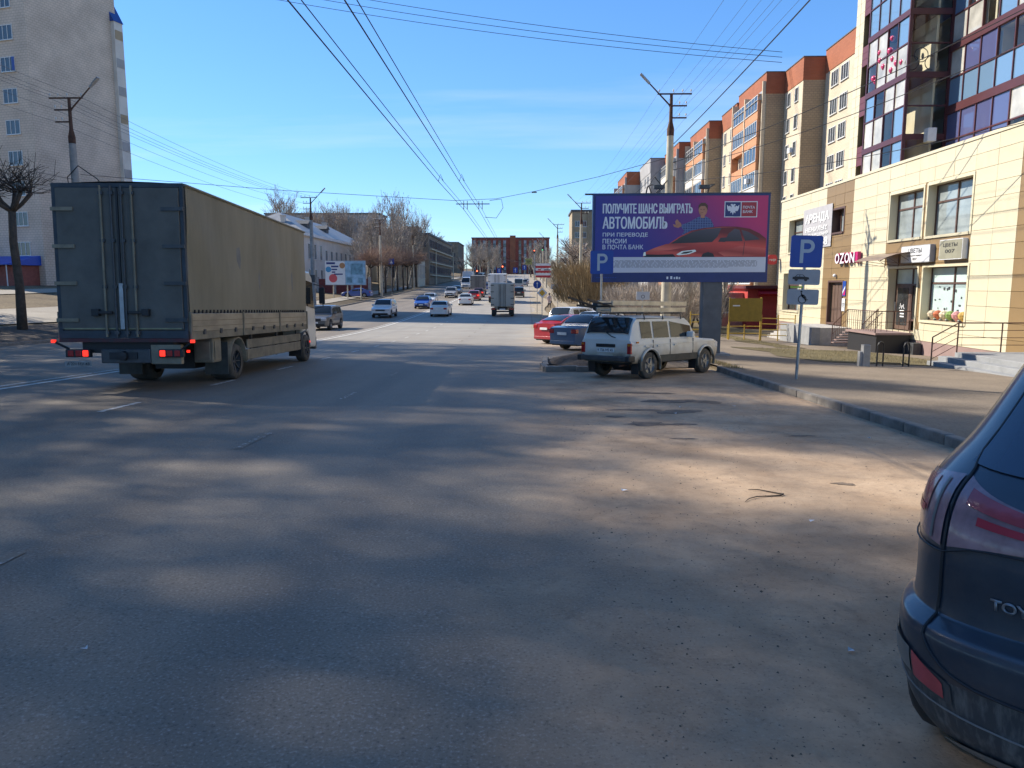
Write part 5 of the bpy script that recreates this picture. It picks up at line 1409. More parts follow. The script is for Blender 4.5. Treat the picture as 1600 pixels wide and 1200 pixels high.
# ------------------------------------------------------------------ lamp posts and overhead wires
def lamp_post(label, x, y, hc, ht, side, group='lamp posts along the street', r=.19, lamp=1.7, arms=True, mc='concrete', name='lamp_post'):
    """concrete post, rusty steel extension with cross arms and insulators, lamp on a sloping arm; side = +1 lamp towards +X"""
    z0 = gz(x, y)
    t = thing(name, label, 'lamp post', (x, y, z0), 0, group)
    q = MB(); q.tube([(0, 0, -.5), (0, 0, hc * .45), (0, 0, hc)], [r * 1.2, r, r * .72], 14); q.build('post', M[mc], t, smooth=50)
    q = MB(); q.tube([(0, 0, hc - .3), (0, 0, hc + .05), (0, 0, hc + .45), (0, 0, ht)], [r * .78, r * .8, r * .42, r * .33], 10); q.build('extension', M['rust'], t, smooth=50)
    if arms:
        for (dz, a, b) in ((0, -.75, 1.1), (-.62, 0, .85), (-1.25, 0, .85)):
            q = MB(); q.beam((-side * a if a else 0, 0, ht + dz), (-side * b, 0, ht + dz), .07, .07); arm = q.build('cross_arm', M['rust'], t)
            for xx in ([a * .9, .1, .6, b * .95] if dz == 0 else [.45, b * .95]):
                q = MB(); q.lathe([(.012, 0), (.012, .1), (.045, .12), (.04, .2), (.015, .23)], 7, (-side * xx, 0, ht + dz + .02)); q.build('insulator', M['frame_white'], arm)
    ex, ez = side * lamp, ht + lamp * .62
    q = MB(); q.tube([(0, 0, ht - .75), (side * .12, 0, ht - .55), (ex * .72, 0, ht - .55 + (ez - ht + .55) * .70)], [.05, .045, .035], 7); q.build('lamp_arm', M['rust'], t, smooth=50)
    a = Vector((ex * .70, 0, ht - .55 + (ez - ht + .55) * .68)); b = Vector((ex, 0, ez)); d = (b - a).normalized()
    q = MB(); q.beam(a, a + d * .3, .14, .12); q.beam(a + d * .22, b, .26, .09); q.build('lamp_head', M['steel'], t, bevel=.02)
    return t
lamp_post('tall concrete lamp post rising behind the big billboard', 7.75, 42, 11.3, 13.2, -1, r=.25)
lamp_post('concrete lamp post rising behind the grey box truck', -25.0, 41.4, 10.7, 12.8, 1, r=.24, mc='concrete_grey')
lamp_post('dark lamp post beside the poster stand on the left verge', -24.6, 85, 10.2, 12.4, 1, r=.24, mc='concrete_grey')
lamp_post('pale lamp post before the brown office block', -24.5, 124, 10.2, 12.4, 1, r=.22)
lamp_post('lamp post beside the left edge of the billboard', 6.4, 91, 10.2, 12.4, -1, r=.22)
lamp_post('white lamp post among the spreading right trees', 5.0, 128, 10.0, 12.0, -1, r=.2)
for k, y in enumerate((160, 200, 245, 300)):
    lamp_post('distant slim lamp post %s along the left pavement' % ['nearest the reddish pollards', 'second past the pollards', 'third past the pollards', 'last before the far hall'][k], -24.6, y, 9.5, 11.5, 1, arms=False, r=.17)
    lamp_post('distant slim lamp post %s on the right kerb' % ['nearest the far wood', 'second towards the far wood', 'third towards the far wood', 'last before the red brick block'][k], 4.2, y + 12, 9.5, 11.5, -1, arms=False, r=.17)
def wire(label, a, b, r=.012, sag=.3, m='wire', group='overhead wires', n=14):
    a = Vector(a); b = Vector(b); pts = []
    for k in range(n + 1):
        t = k / n; p = a.lerp(b, t); p.z -= sag * 4 * t * (1 - t); pts.append(p)
    q = MB(); q.tube(pts, r, 5); o = q.build('overhead_wire', M[m])
    return tag(o, label, 'wire', group)
# trolley wires above the right carriageway with their span wire and hangers
names = ('outer left trolley wire of the left pair', 'inner right trolley wire of the left pair', 'outer left trolley wire of the right pair', 'inner right trolley wire of the right pair')
for k, x in enumerate((-3.92, -3.70, -3.0, -2.80)):
    pts = [(x, -6, 6.35), (x + .02, 12, 6.22), (x, 33, 6.12), (x * .98, 45, 6.1), (x * .98, 80, 5.6), (x * .98, 120, 5.7), (x * .98, 180, 7.2), (x * .98, 260, 9.4)]
    q = MB(); q.tube(pts, .014 if k % 2 == 0 else .010, 5); tag(q.build('trolley_wire', M['wire']), names[k] + ' over the road', 'wire', 'trolley wires')
sp = thing('span_wire', 'span wire with hangers carrying the trolley wires between two lamp posts', 'wire', (0, 0, 0))
q = MB(); q.tube([(-24.8, 41.6, 7.7), (-14, 43.6, 7.05), (-4.4, 45, 6.62), (-1.9, 45, 6.72), (0.4, 44.6, 7.1), (4, 43.4, 7.75), (7.6, 42.1, 8.55)], .014, 5); q.build('cable', M['wire'], sp)
q = MB(); q.beam((-4.3, 45, 6.42), (-2.3, 45, 6.42), .05, .05); q.build('hanger_bar', M['dark_steel'], sp)
for x in (-3.84, -3.63, -2.94, -2.74):
    q = MB(); q.tube([(x, 45, 6.6), (x, 45, 6.1)], .022, 5); q.build('hanger', M['dark_steel'], sp)
q = MB(); q.tube([(-2.3, 45, 6.62), (-1.6, 45, 6.7), (-1.5, 45, 6.2), (-1.9, 45, 5.6), (-2.6, 45, 5.65)], .016, 5); q.build('feeder_loop', M['wire'], sp)
q = MB(); q.lathe([(.03, 0), (.05, .05), (.03, .1), (.05, .15), (.03, .2), (.05, .25), (.03, .3)], 8, (.2, 44.65, 7.05), 'x'); q.build('insulator', M['dark_steel'], sp)
for x in (-3.92, -3.0):
    q = MB(); q.tube([(x, 33, 6.12), (x + .1, 33, 6.42), (x + .22, 33, 6.12)], .014, 5); q.build('hanger', M['dark_steel'], sp)
for k in range(3):
    wire('roof cable crossing the upper sky, %s of three' % ['lowest', 'middle', 'highest'][k], (-48, 92, 38.5 + 1.0 * k), (28.2, 87, 26.2 + .55 * k), .03, 1.2, 'wire', 'roof cables across the street', 24)
for k, (dx, z) in enumerate(((.75, 13.2), (-.1, 13.2), (-.6, 13.2), (-1.05, 13.2), (-.8, 12.6), (-.8, 11.95))):
    nm = ['nearest the road', 'second from the road', 'third from the road', 'outermost', 'on the middle arm', 'on the lowest arm'][k]
    zr = gz(7.75, 42) + z
    wire('conductor %s from the right lamp post over the pavement' % nm, (7.75 - dx, 42, zr), (7.75 - dx, -2, zr + 1.0), .006, .5, 'wire_thin', 'power lines right')
    wire('conductor %s between the right lamp posts' % nm, (7.75 - dx, 42, zr), (6.4 - dx, 91, gz(6.4, 91) + z - .8), .006, .6, 'wire_thin', 'power lines right')
    zl = gz(-25, 41.4) + z - .4
    wire('conductor %s between the left lamp posts' % nm, (-25 + dx, 41.4, zl), (-24.6 + dx, 85, gz(-24.6, 85) + z - .8), .010, .6, 'wire_thin', 'power lines left')
    wire('conductor %s leaving the left edge of the view' % nm, (-25 + dx, 41.4, zl), (-25 + dx, 0, zl + 1.2), .009, .5, 'wire_thin', 'power lines left')
wire('thick cable climbing from the right lamp post to the upper right', (7.95, 42, 9.3), (7.9, 0, 10.6), .022, .3)
wire('upper cable from the right lamp post across the shop facade', (7.95, 42, 8.3), (18.9, 22.4, 11.9), .018, .5)
wire('middle cable from the right lamp post across the shop facade', (7.95, 42, 7.9), (18.9, 22.4, 10.6), .016, .6)
wire('lower cable from the right lamp post across the shop facade', (7.95, 42, 7.3), (16.9, 24.0, 7.0), .014, .4)
wire('upper of two slack cables before the left tower', (-25, 41.2, 7.4), (-30, 0, 9.2), .014, .5)
wire('lower of two slack cables before the left tower', (-25, 41.2, 6.6), (-30, 0, 8.2), .014, .5)
wire('cable between the left lamp posts above the truck roof', (-25, 41.6, 7.3), (-24.6, 85, 7.6), .016, .7)
wire('cable from the right lamp post to the next post beyond', (7.7, 42.2, 8.4), (6.4, 91, 8.4), .016, .7)
q = MB(); q.tube([(-25.2, 41.2, 6.6), (-25.3, 41.2, 7.5), (-24.6, 41.1, 8.1), (-23.6, 41.1, 7.4), (-23.0, 41.1, 6.6)], .03, 6); tag(q.build('cable_loop', M['wire']), 'looped cable around the lamp post behind the truck', 'cable')
q = MB(); q.tube([(6.9, 41.7, 6.2), (6.6, 41.7, 7.0), (6.9, 41.7, 7.5), (7.4, 41.7, 6.9), (6.7, 41.7, 6.3), (7.6, 41.7, 7.3)], .035, 6); tag(q.build('cable_loop', M['wire']), 'coiled cable on the lamp post above the billboard', 'cable')

# ------------------------------------------------------------------ small street things on the right
bo = thing('bollard', 'square grey concrete bollard beside the bicycle stands', 'bollard', (10.3, 22.7, gz(10.3, 22.7)))
q = MB(); q.box(-.11, .11, -.1, .1, -.2, .66); q.build('shaft', M['concrete_grey'], bo, bevel=.015); q = MB(); q.box(-.2, -.09, -.06, .1, -.2, .45); q.build('side_block', M['concrete_grey'], bo, bevel=.01)
for k, (x, y) in enumerate(((10.75, 22.9), (11.75, 23.3))):
    t = thing('bicycle_stand', ['black hoop bicycle stand nearest the concrete bollard', 'black hoop bicycle stand nearest the porch steps'][k], 'bicycle stand', (x, y, gz(x, y)))
    q = MB(); q.tube([(0, 0, -.2), (0, 0, .62), (.04, .02, .72), (.12, .06, .75), (.2, .1, .72), (.24, .12, .62), (.24, .12, -.2)], .024, 7); q.build('hoop', M['black'], t, smooth=50)
    q = MB(); q.tube([(0, 0, .12), (.9 if k == 0 else .24, .35 if k == 0 else .12, .05)], .018, 6); q.build('foot_bar', M['black'], t)
M['yellow_steel'] = mat('yellow_painted_steel', (.50, .33, .05), .55, var=.15)
M['old_yellow'] = mat('faded_yellow_board', (.22, .15, .015), .6, var=.15)
t = thing('play_ladder', 'pale yellow climbing ladder frame left of the billboard post', 'climbing frame', (8.9, 38.5, gz(9, 38.5)))
for xx in (-.5, .5):
    q = MB(); q.tube([(xx, 0, -.2), (xx, 0, 1.55)], .03, 6); q.build('upright', M['yellow_steel'], t)
q = MB(); q.tube([(0, .1, -.2), (0, .1, 1.75)], .03, 6); q.build('upright', M['yellow_steel'], t)
for k in range(4):
    q = MB(); q.tube([(-.5, 0, .25 + .38 * k), (.5, 0, .25 + .38 * k)], .024, 6); q.build('rung', M['yellow_steel'], t)
t = thing('yellow_board', 'dull yellow metal board on legs right of the billboard post', 'board', (12.2, 42, gz(12.2, 42)))
q = MB(); q.box(-.9, .95, -.03, .03, 1.05, 2.35); q.build('panel', M['old_yellow'], t)
for xx in (-.85, .9):
    q = MB(); q.tube([(xx, .05, -.2), (xx, .05, 2.4)], .04, 6); q.build('post', M['yellow_steel'], t)
q = MB(); q.box(-.7, -.3, -.035, -.031, 1.9, 1.97); q.build('print', M['sign_white'], t)
t = thing('yellow_fence', 'low yellow pipe fence before the red corner shop', 'fence', (13.3, 42.5, gz(13.3, 42.5)))
for k in range(5):
    q = MB(); q.tube([(-1.9 + .95 * k, 0, -.2), (-1.9 + .95 * k, 0, 1.45 if k > 1 else .9)], .03, 6); q.build('post', M['yellow_steel'], t)
for k in range(4):
    q = MB(); q.tube([(0, 0, .3 + .32 * k), (1.9, .02 * k, .25 + .32 * k)], .024, 6); q.build('rail', M['yellow_steel'], t)
for z in (.4, .8):
    q = MB(); q.tube([(-1.9, 0, z), (0, 0, z)], .024, 6); q.build('rail', M['yellow_steel'], t)

# traffic island with its own kerb stones and a heap of earth
isl = tag(empty('traffic_island', (0, 0, 0)), kind='structure')
mb = MB(); vs = []; fs = []; nx, ny = 16, 18; rnd = random.Random(2)
for j in range(ny + 1):
    for i in range(nx + 1):
        u, v = i / nx, j / ny
        x = .55 + 4.4 * u + (.35 if v < .5 else 0) * (1 - u); y = 19.9 + 4.6 * v + 1.2 * u
        h = .34 * (math.sin(math.pi * min(1, u * 1.3)) * math.sin(math.pi * v)) ** .7 if 0 < u < .77 and 0 < v < 1 else 0
        vs.append((x, y, rz(y) + .03 + h * (.8 + .5 * rnd.random())))
for j in range(ny):
    for i in range(nx): fs.append((j * (nx + 1) + i, j * (nx + 1) + i + 1, (j + 1) * (nx + 1) + i + 1, (j + 1) * (nx + 1) + i))
mb.add(vs, fs); mb.build('earth', M['earth'], isl, smooth=60, fix=False)
for (x, y, a) in ((.45, 20.2, 5), (.5, 21.2, 2), (.52, 22.2, 0), (.9, 19.75, -75), (1.75, 19.72, -84), (.55, 23.2, 0), (.6, 24.2, 0)):
    share('kerb_stone', kerb_me, isl, (x, y, rz(y) + .15), (0, 0, R(a)), (1, .93, 1))
# litter, pebbles and a broken branch on the sandy parking strip
rnd = random.Random(21)
pb = MB()
for k in range(3600):
    x = min(5.0, .4 + abs(rnd.gauss(0, 2.3))); y = 1.6 + 19 * rnd.random() ** 1.6
    s_ = rnd.uniform(.002, .008) * (1 + .7 * (rnd.random() < .06)); z = rz(y)
    a = rnd.uniform(0, 6.28)
    vs = [(x + s_ * math.cos(a + 2.1 * j) * rnd.uniform(.7, 1.3), y + s_ * math.sin(a + 2.1 * j) * rnd.uniform(.7, 1.3), z) for j in range(3)] + [(x, y, z + s_ * rnd.uniform(.5, 1))]
    pb.add(vs, [(0, 1, 3), (1, 2, 3), (2, 0, 3)])
tag(pb.build('gravel', mat('grey_gravel', (.10, .085, .07), .9, var=.6, vscale=30), fix=False), 'scattered grit and small stones on the sandy parking strip', 'gravel', kind='stuff')
br = MB(); z = rz(8.4)
bp_ = [(2.02, 6.62), (2.10, 6.61), (2.18, 6.57), (2.25, 6.50), (2.28, 6.45), (2.24, 6.41), (2.14, 6.40), (2.02, 6.36), (1.93, 6.29), (1.87, 6.20)]
br.tube([(x, y, rz(y) + .010 + .004 * math.sin(k * 1.9)) for k, (x, y) in enumerate(bp_)], [.003, .005, .006, .007, .0075, .007, .006, .005, .004, .0025], 6)
tag(br.build('fallen_branch', M['bark'], smooth=60), 'thin bent branch lying on the sandy ground', 'branch')
for k, (x, y, s_) in enumerate(((.86, 6.55, .05), (2.35, 11.6, .05), (2.6, 12.4, .045), (3.55, 12.6, .06), (-2.15, 3.35, .03), (1.55, 3.4, .03), (2.2, 5.6, .04), (4.4, 9.4, .04))):
    q = MB(); a = k * 1.1; z = rz(y) + .008
    q.add([(x, y, z), (x + s_ * math.cos(a), y + s_ * math.sin(a), z + .012), (x + s_ * math.cos(a + 1.2), y + s_ * math.sin(a + 1.2), z + .004), (x + .4 * s_ * math.cos(a + 2), y + .5 * s_ * math.sin(a + 2), z + .015)], [(0, 1, 2), (0, 2, 3)])
    tag(q.build('paper_scrap', M['sign_white'], fix=False), ['torn paper scrap where asphalt meets sand', 'paper scrap in the middle of the dark stains', 'paper scrap just past the dark stains', 'paper scrap towards the kerb', 'tiny paper scrap on the near asphalt', 'paper scrap near the dark car bumper', 'paper scrap beside the bent branch', 'paper scrap close to the kerb stones'][k], 'litter')
# dry grass tufts on the lawn and verge
gr = MB(); rnd = random.Random(5)
for k in range(5200):
    if k % 2: x, y = rnd.uniform(9.8, 15), rnd.uniform(24.4, 33.4)
    else:
        x = rnd.choice((rnd.uniform(5.3, 5.7), rnd.uniform(6.5, 13))); y = rnd.uniform(19.5, 26) if x < 6 else rnd.uniform(34, 50)
        if x > 6 and y < 49: x = rnd.uniform(11.7, 12.9)
    z = gz(x, y); a = rnd.uniform(0, 6.28); h = rnd.uniform(.03, .11); w = .006
    gr.add([(x - w * math.cos(a), y - w * math.sin(a), z), (x + w * math.cos(a), y + w * math.sin(a), z), (x + rnd.gauss(0, .04), y + rnd.gauss(0, .04), z + h)], [(0, 1, 2)])
tag(gr.build('grass', mat('dry_grass_blades', (.24, .19, .085), .9, var=.4, vscale=8), fix=False), 'short dry grass on the lawn before the shops', 'grass', kind='stuff')


# damp oil stains soaked into the dust where cars stand
STN = mat('damp_stain', (.085, .064, .046), .8, vscale=5, col2=(.20, .145, .098), lo=.42, hi=.62, detail=8)
for k, (x, y, a, b) in enumerate(((1.72, 10.6, .30, .16), (2.15, 10.55, .22, .10), (2.45, 11.9, .42, .20), (1.75, 12.1, .34, .13), (2.7, 13.3, .55, .28), (3.2, 13.1, .26, .12), (1.35, 11.3, .18, .08), (2.0, 9.35, .14, .06), (3.6, 9.6, .14, .06), (2.35, 14.6, .5, .16), (3.0, 6.9, .10, .05))):
    rnd = random.Random(k); n = 22; ph = rnd.uniform(0, 6)
    q = MB(); vs = [(x, y, rz(y) + .004)]
    for j in range(n):
        t = 2 * math.pi * j / n; r_ = 1 + .28 * math.sin(2 * t + ph) + .16 * math.sin(5 * t + 2 * ph) + rnd.uniform(-.1, .1)
        yy = y + b * r_ * math.sin(t); vs.append((x + a * r_ * math.cos(t), yy, rz(yy) + .004))
    q.add(vs, [(0, 1 + j, 1 + (j + 1) % n) for j in range(n)]); q.build('damp_stain', STN, ROAD, fix=False)
# ------------------------------------------------------------------ vehicles
PAINTS = {}
def paint(name, col, rough=.32, dirt=.35):
    if name in PAINTS: return PAINTS[name]
    d = tuple(.55 * c + .45 * k for c, k in zip(col, (.20, .17, .13)))
    m = mat(name, col, rough, .0, vscale=2.2, col2=tuple(c * (1 - dirt) + k * dirt for c, k in zip(col, d)), coat=.5, lo=.4, hi=.7)
    PAINTS[name] = m
    return m
def interp(tab, y):
    if y <= tab[0][0]: return tab[0][1]
    for (a, b) in zip(tab, tab[1:]):
        if y <= b[0]: return a[1] + (b[1] - a[1]) * (y - a[0]) / max(1e-6, b[0] - a[0])
    return tab[-1][1]
def seat_on_road(o, x, y, b, z=None):
    """put a vehicle on the ground, nose along b degrees clockwise from +Y, tilted with the slope"""
    s = (rz(y + 1) - rz(y - 1)) / 2; br_ = R(b)
    o.location = (x, y, (gz(x, y) if z is None else z))
    o.rotation_euler = (math.atan(s * math.cos(br_)), math.atan(s * math.sin(br_)), -br_)
WH = {}
def wheel_meshes(r, w, spokes, tyre, rimm):
    key = (r, w, spokes, tyre, rimm)
    if key not in WH:
        t = MB(); t.lathe([(r * .62, -w / 2), (r * .93, -w / 2), (r * .985, -w * .40), (r, -w * .25), (r, w * .25), (r * .985, w * .40), (r * .93, w / 2), (r * .62, w / 2)], 26, (0, 0, 0), 'x')
        tm = t.mesh('tyre'); tm.materials.append(M[tyre])
        for p in tm.polygons: p.use_smooth = True
        q = MB(); q.lathe([(r * .64, w * .46), (r * .60, w * .47), (r * .56, w * .30), (r * .2, w * .28), (r * .18, w * .38), (.001, w * .40)], 20, (0, 0, 0), 'x')
        for k in range(spokes):
            a = 2 * math.pi * k / spokes; c = Vector((0, math.cos(a), math.sin(a)))
            q.beam(c * r * .14 + Vector((w * .36, 0, 0)), c * r * .6 + Vector((w * .42, 0, 0)), r * .13, r * .05)
        rm = q.mesh('rim'); rm.materials.append(M[rimm])
        WH[key] = (tm, rm)
    return WH[key]
def add_wheel(parent, x, y, r, w, side, spokes=5, tyre='rubber', rimm='rim'):
    tm, rm = wheel_meshes(r, w, spokes, tyre, rimm)
    h = empty('wheel', (x, y, r), 0, parent); h.rotation_euler = (0, 0, 0 if side > 0 else math.pi)
    o = bpy.data.objects.new('tyre', tm); COL.objects.link(o); o.parent = h
    o = bpy.data.objects.new('rim', rm); COL.objects.link(o); o.parent = h
    return h
SPEC = {
 'sedan': dict(L=4.55, W=1.78, H=1.46, sill=.24, belt=[(0, .92), (.5, .98), (1.0, .99), (3.2, .93), (3.9, .86), (4.45, .70), (4.55, .62)], cab=(.75, 1.35, 2.55, 3.35), wr=.95, wf=3.68, r=.32, tumble=.24, splits=[(1.12, 1.75), (1.80, 2.42), (2.5, 3.0)]),
 'hatch': dict(L=4.1, W=1.74, H=1.50, sill=.24, belt=[(0, .95), (.4, .98), (2.9, .93), (3.5, .86), (4.0, .70), (4.1, .62)], cab=(.12, .62, 2.2, 3.0), wr=.75, wf=3.28, r=.31, tumble=.22, splits=[(.62, 1.2), (1.26, 1.9), (2.0, 2.6)]),
 'suv': dict(L=4.4, W=1.84, H=1.68, sill=.30, belt=[(0, 1.02), (.4, 1.08), (3.1, 1.05), (3.5, 1.0), (4.25, .90), (4.4, .78)], cab=(.10, .55, 2.45, 3.2), wr=.85, wf=3.52, r=.36, tumble=.2, splits=[(.6, 1.15), (1.22, 1.98), (2.05, 2.75)]),
 'van': dict(L=5.6, W=2.0, H=2.5, sill=.32, belt=[(0, 1.25), (4.3, 1.2), (4.9, 1.1), (5.45, .92), (5.6, .75)], cab=(.02, .16, 4.05, 4.85), wr=1.1, wf=4.55, r=.35, tumble=.12, splits=[(3.5, 4.3)]),
 'bus': dict(L=11.5, W=2.5, H=3.1, sill=.35, belt=[(0, 1.2), (11.3, 1.2), (11.5, 1.1)], cab=(.05, .2, 11.1, 11.42), wr=2.8, wf=9.0, r=.48, tumble=.06, splits=[(.6, 2.6), (2.8, 4.8), (5, 7), (7.2, 9.2), (9.4, 10.8)]),
 'estate': dict(L=4.15, W=1.66, H=1.60, sill=.42, belt=[(0, 1.0), (2.9, 1.0), (3.05, .985), (4.0, .93), (4.15, .84)], cab=(.015, .34, 2.5, 2.98), wr=.78, wf=3.46, r=.345, tumble=.13, round=.05, own_lamps=True, splits=[(.40, .86), (.95, 1.64), (1.73, 2.72)]),
 'coupe': dict(L=4.5, W=1.8, H=1.40, sill=.22, belt=[(0, .98), (.45, 1.02), (1.2, .97), (3.1, .90), (3.9, .84), (4.4, .68), (4.5, .58)], cab=(.35, 1.35, 2.3, 3.25), wr=.9, wf=3.55, r=.33, tumble=.26, splits=[(1.1, 1.75), (1.82, 2.75)]),
}
def car(name, label, cat, x, y, b, kind, pt, group=None, lights='day', plate=True, wheel_r=None, rails=False, dark_low=False, z=None, tyre='rubber'):
    S_ = SPEC[kind]; L_, W_, H_ = S_['L'], S_['W'], S_['H']; sill = S_['sill']; yA, yB, yC, yD = S_['cab']; r = S_['r']; ra = r + .07
    t = thing(name, label, cat, (0, 0, 0), 0, group); oy = -L_ / 2
    ys = {0, .1, .3, L_ - .32, L_ - .12, L_, yA, yB, yC, yD, (yA + yB) / 2, (yC + yD) / 2, (yB + yC) / 2}
    for c in (S_['wr'], S_['wf']):
        for k in range(9): ys.add(c + ra * math.cos(math.pi * k / 8))
    ys = sorted(q for q in ys if 0 <= q <= L_)
    def roof(q):
        bz = interp(S_['belt'], q)
        if q <= yA or q >= yD: return bz
        if q < yB:
            k = (q - yA) / (yB - yA); return bz + (H_ - .03 - bz) * math.sin(k * math.pi / 2) ** .85
        if q > yC:
            k = (yD - q) / (yD - yC); return bz + (H_ - .03 - bz) * math.sin(k * math.pi / 2) ** .9
        return H_ - .03 + .03 * math.sin(math.pi * (q - yB) / (yC - yB))
    def width(q):
        d = min(q, L_ - q); f_ = 1 - S_.get('round', .17) * (1 - d / .55) ** 2 if d < .55 else 1
        return W_ / 2 * f_
    tum = S_['tumble']
    def ring(q):
        w = width(q); bz = interp(S_['belt'], q); tz = roof(q); kt = max(0, (tz - bz) / (H_ - bz))
        zl = sill + (.06 if q < .05 or q > L_ - .05 else 0)
        for c in (S_['wr'], S_['wf']):
            if abs(q - c) < ra: zl = max(zl, r + math.sqrt(max(0, ra * ra - (q - c) ** 2)))
        zl = min(zl, bz - .12)
        zm = zl + (bz - zl) * .5; xr_ = w * (.985 - tum * kt) - .05 * (1 - kt)
        half = [(w * .965, zl), (w, zm), (w * .985, bz - .03), (xr_, bz + .015 + (tz - bz) * .93), (xr_ * .8, tz + .012), (0, tz + .025)]
        return [(-a, q + oy, c) for (a, c) in half] + [(a, q + oy, c) for (a, c) in reversed(half[:-1])]
    mb = MB(); rings = [ring(q) for q in ys]; n = len(rings[0]); vs = [p for rg in rings for p in rg]; fs = []
    for i in range(len(ys) - 1):
        for k in range(n - 1): fs.append((i * n + k, i * n + k + 1, (i + 1) * n + k + 1, (i + 1) * n + k))
    fs.append(tuple(range(n))); fs.append(tuple(range((len(ys) - 1) * n, len(ys) * n)))
    mb.add(vs, fs); body = mb.build('body', pt, t, smooth=38)
    mb = MB(); mb.box(-W_ / 2 + .16, W_ / 2 - .16, oy + .12, oy + L_ - .12, sill - .04, interp(S_['belt'], L_ / 2) - .25); mb.build('underbody', M['black'], t)
    # glass, a few millimetres proud of the shell
    def sx(q, z):
        bz = interp(S_['belt'], q); return width(q) * (.985 - tum * max(0, (z - bz)) / (.95 * (H_ - bz)))
    for sd in (-1, 1):
        for (a, c) in S_['splits']:
            za = interp(S_['belt'], a) + .05; zc = interp(S_['belt'], c) + .05
            ta = min(H_ - .13, roof(a) - .10); tc_ = min(H_ - .13, roof(c) - .10)
            pts = []
            if ta - za > .06: pts += [(a, za), (a, ta)]
            else: pts += [(a, za)]
            if tc_ - zc > .06: pts += [(c, tc_), (c, zc)]
            else:
                cc = yC + .05
                if a < cc < c: pts += [(cc, roof(cc) - .11)]
                pts += [(c, zc)]
            if len(pts) < 3: continue
            q = MB(); q.add([(sd * (sx(py, pz) + .008), py + oy, pz) for (py, pz) in pts], [tuple(range(len(pts)))]); q.build('window', M['glass'], t)
    def across(q0, q1, inset0, inset1, nm):
        z0, z1 = roof(q0), roof(q1)
        def hw(q): 
            bz = interp(S_['belt'], q); kt = (roof(q) - bz) / (H_ - bz); return (width(q) * (.985 - tum * kt) - .05 * (1 - kt)) * .93
        mid = (q0 + q1) / 2; zm = roof(mid); sgn = -1 if q0 < q1 and nm == 'rear_window' else 1
        off = .03
        rows = [(q0, z0), (mid, zm), (q1, z1)]
        vs = []; fs = []
        for (qq, zz_) in rows:
            h = hw(qq); dyo = (-off if nm == 'rear_window' else off)
            for f_ in (-1, -.8, 0, .8, 1): vs.append((f_ * h, qq + oy + dyo, zz_ + off * .55 + (.012 if abs(f_) < .9 else -.02)))
        for i in range(2):
            for k in range(4): fs.append((i * 5 + k, i * 5 + k + 1, (i + 1) * 5 + k + 1, (i + 1) * 5 + k))
        q = MB(); q.add(vs, fs); q.build(nm, M['glass'], t, smooth=60)
    across(yA + (yB - yA) * .14, yA + (yB - yA) * .80, 0, 0, 'rear_window')
    across(yD - (yD - yC) * .12, yD - (yD - yC) * .84, 0, 0, 'windscreen')
    bzr, bzf = interp(S_['belt'], .15), interp(S_['belt'], L_ - .25)
    for sd in (-1, 1):
        w = width(.1); q = MB()
        if not S_.get('own_lamps'): q.box(min(sd * w * .62, sd * w * 1.0), max(sd * w * .62, sd * w * 1.0), oy - .02, oy + .22, bzr - .24, bzr - .06)
        (q.build('tail_lamp', M['red_lamp'] if lights != 'brake' else M['lit_red'], t, bevel=.03) if q.f else None)
        w = width(L_ - .1); q = MB(); q.box(min(sd * w * .56, sd * w * 1.0), max(sd * w * .56, sd * w * 1.0), oy + L_ - .30, oy + L_ + .015, bzf - .24, bzf - .06); q.build('headlamp', M['head_lamp'], t, bevel=.03)
        q = MB(); q.box(min(sd * (W_ / 2 - .02), sd * (W_ / 2 + .19)), max(sd * (W_ / 2 - .02), sd * (W_ / 2 + .19)), oy + yD - .52, oy + yD - .40, interp(S_['belt'], yD - .5) + .03, interp(S_['belt'], yD - .5) + .19); q.build('mirror', pt, t, bevel=.03)
        add_wheel(t, sd * (W_ / 2 - .115), S_['wr'] + oy, r, .21, sd, tyre=tyre); add_wheel(t, sd * (W_ / 2 - .115), S_['wf'] + oy, r, .21, sd, tyre=tyre)
        for k, (a, c) in enumerate(S_['splits'][:3]):
            if kind in ('van', 'bus'): break
            q = MB(); q.box(min(sd * (W_ / 2 - .01), sd * (W_ / 2 + .03)), max(sd * (W_ / 2 - .01), sd * (W_ / 2 + .03)), a + oy + .12, a + oy + .30, interp(S_['belt'], a) - .17, interp(S_['belt'], a) - .13); q.build('door_handle', pt, t)
    q = MB(); q.box(-W_ * .40, W_ * .40, oy - .035, oy + .1, sill + .02, sill + .16); q.build('rear_bumper', M['black'] if dark_low or kind in ('suv', 'van') else pt, t, bevel=.02)
    q = MB(); q.box(-W_ * .38, W_ * .38, oy + L_ - .08, oy + L_ + .03, sill + .03, sill + .17); q.build('front_bumper', M['black'], t, bevel=.02)
    q = MB(); q.box(-W_ * .24, W_ * .24, oy + L_ - .06, oy + L_ + .022, bzf - .25, bzf - .10); q.build('grille', M['black'], t)
    if plate:
        q = MB(); q.box(-.26, .26, oy - .05, oy - .03, bzr - .30, bzr - .19); q.build('number_plate', M['plate'], t)
        q = MB(); q.box(-.26, .26, oy + L_ + .032, oy + L_ + .042, sill + .19, sill + .30); q.build('number_plate', M['plate'], t)
    if dark_low:
        for sd in (-1, 1):
            q = MB(); q.box(min(sd * (W_ / 2 - .04), sd * (W_ / 2 + .012)), max(sd * (W_ / 2 - .04), sd * (W_ / 2 + .012)), oy + S_['wr'] + ra, oy + S_['wf'] - ra, sill - .02, sill + .14); q.build('sill_trim', M['black'], t)
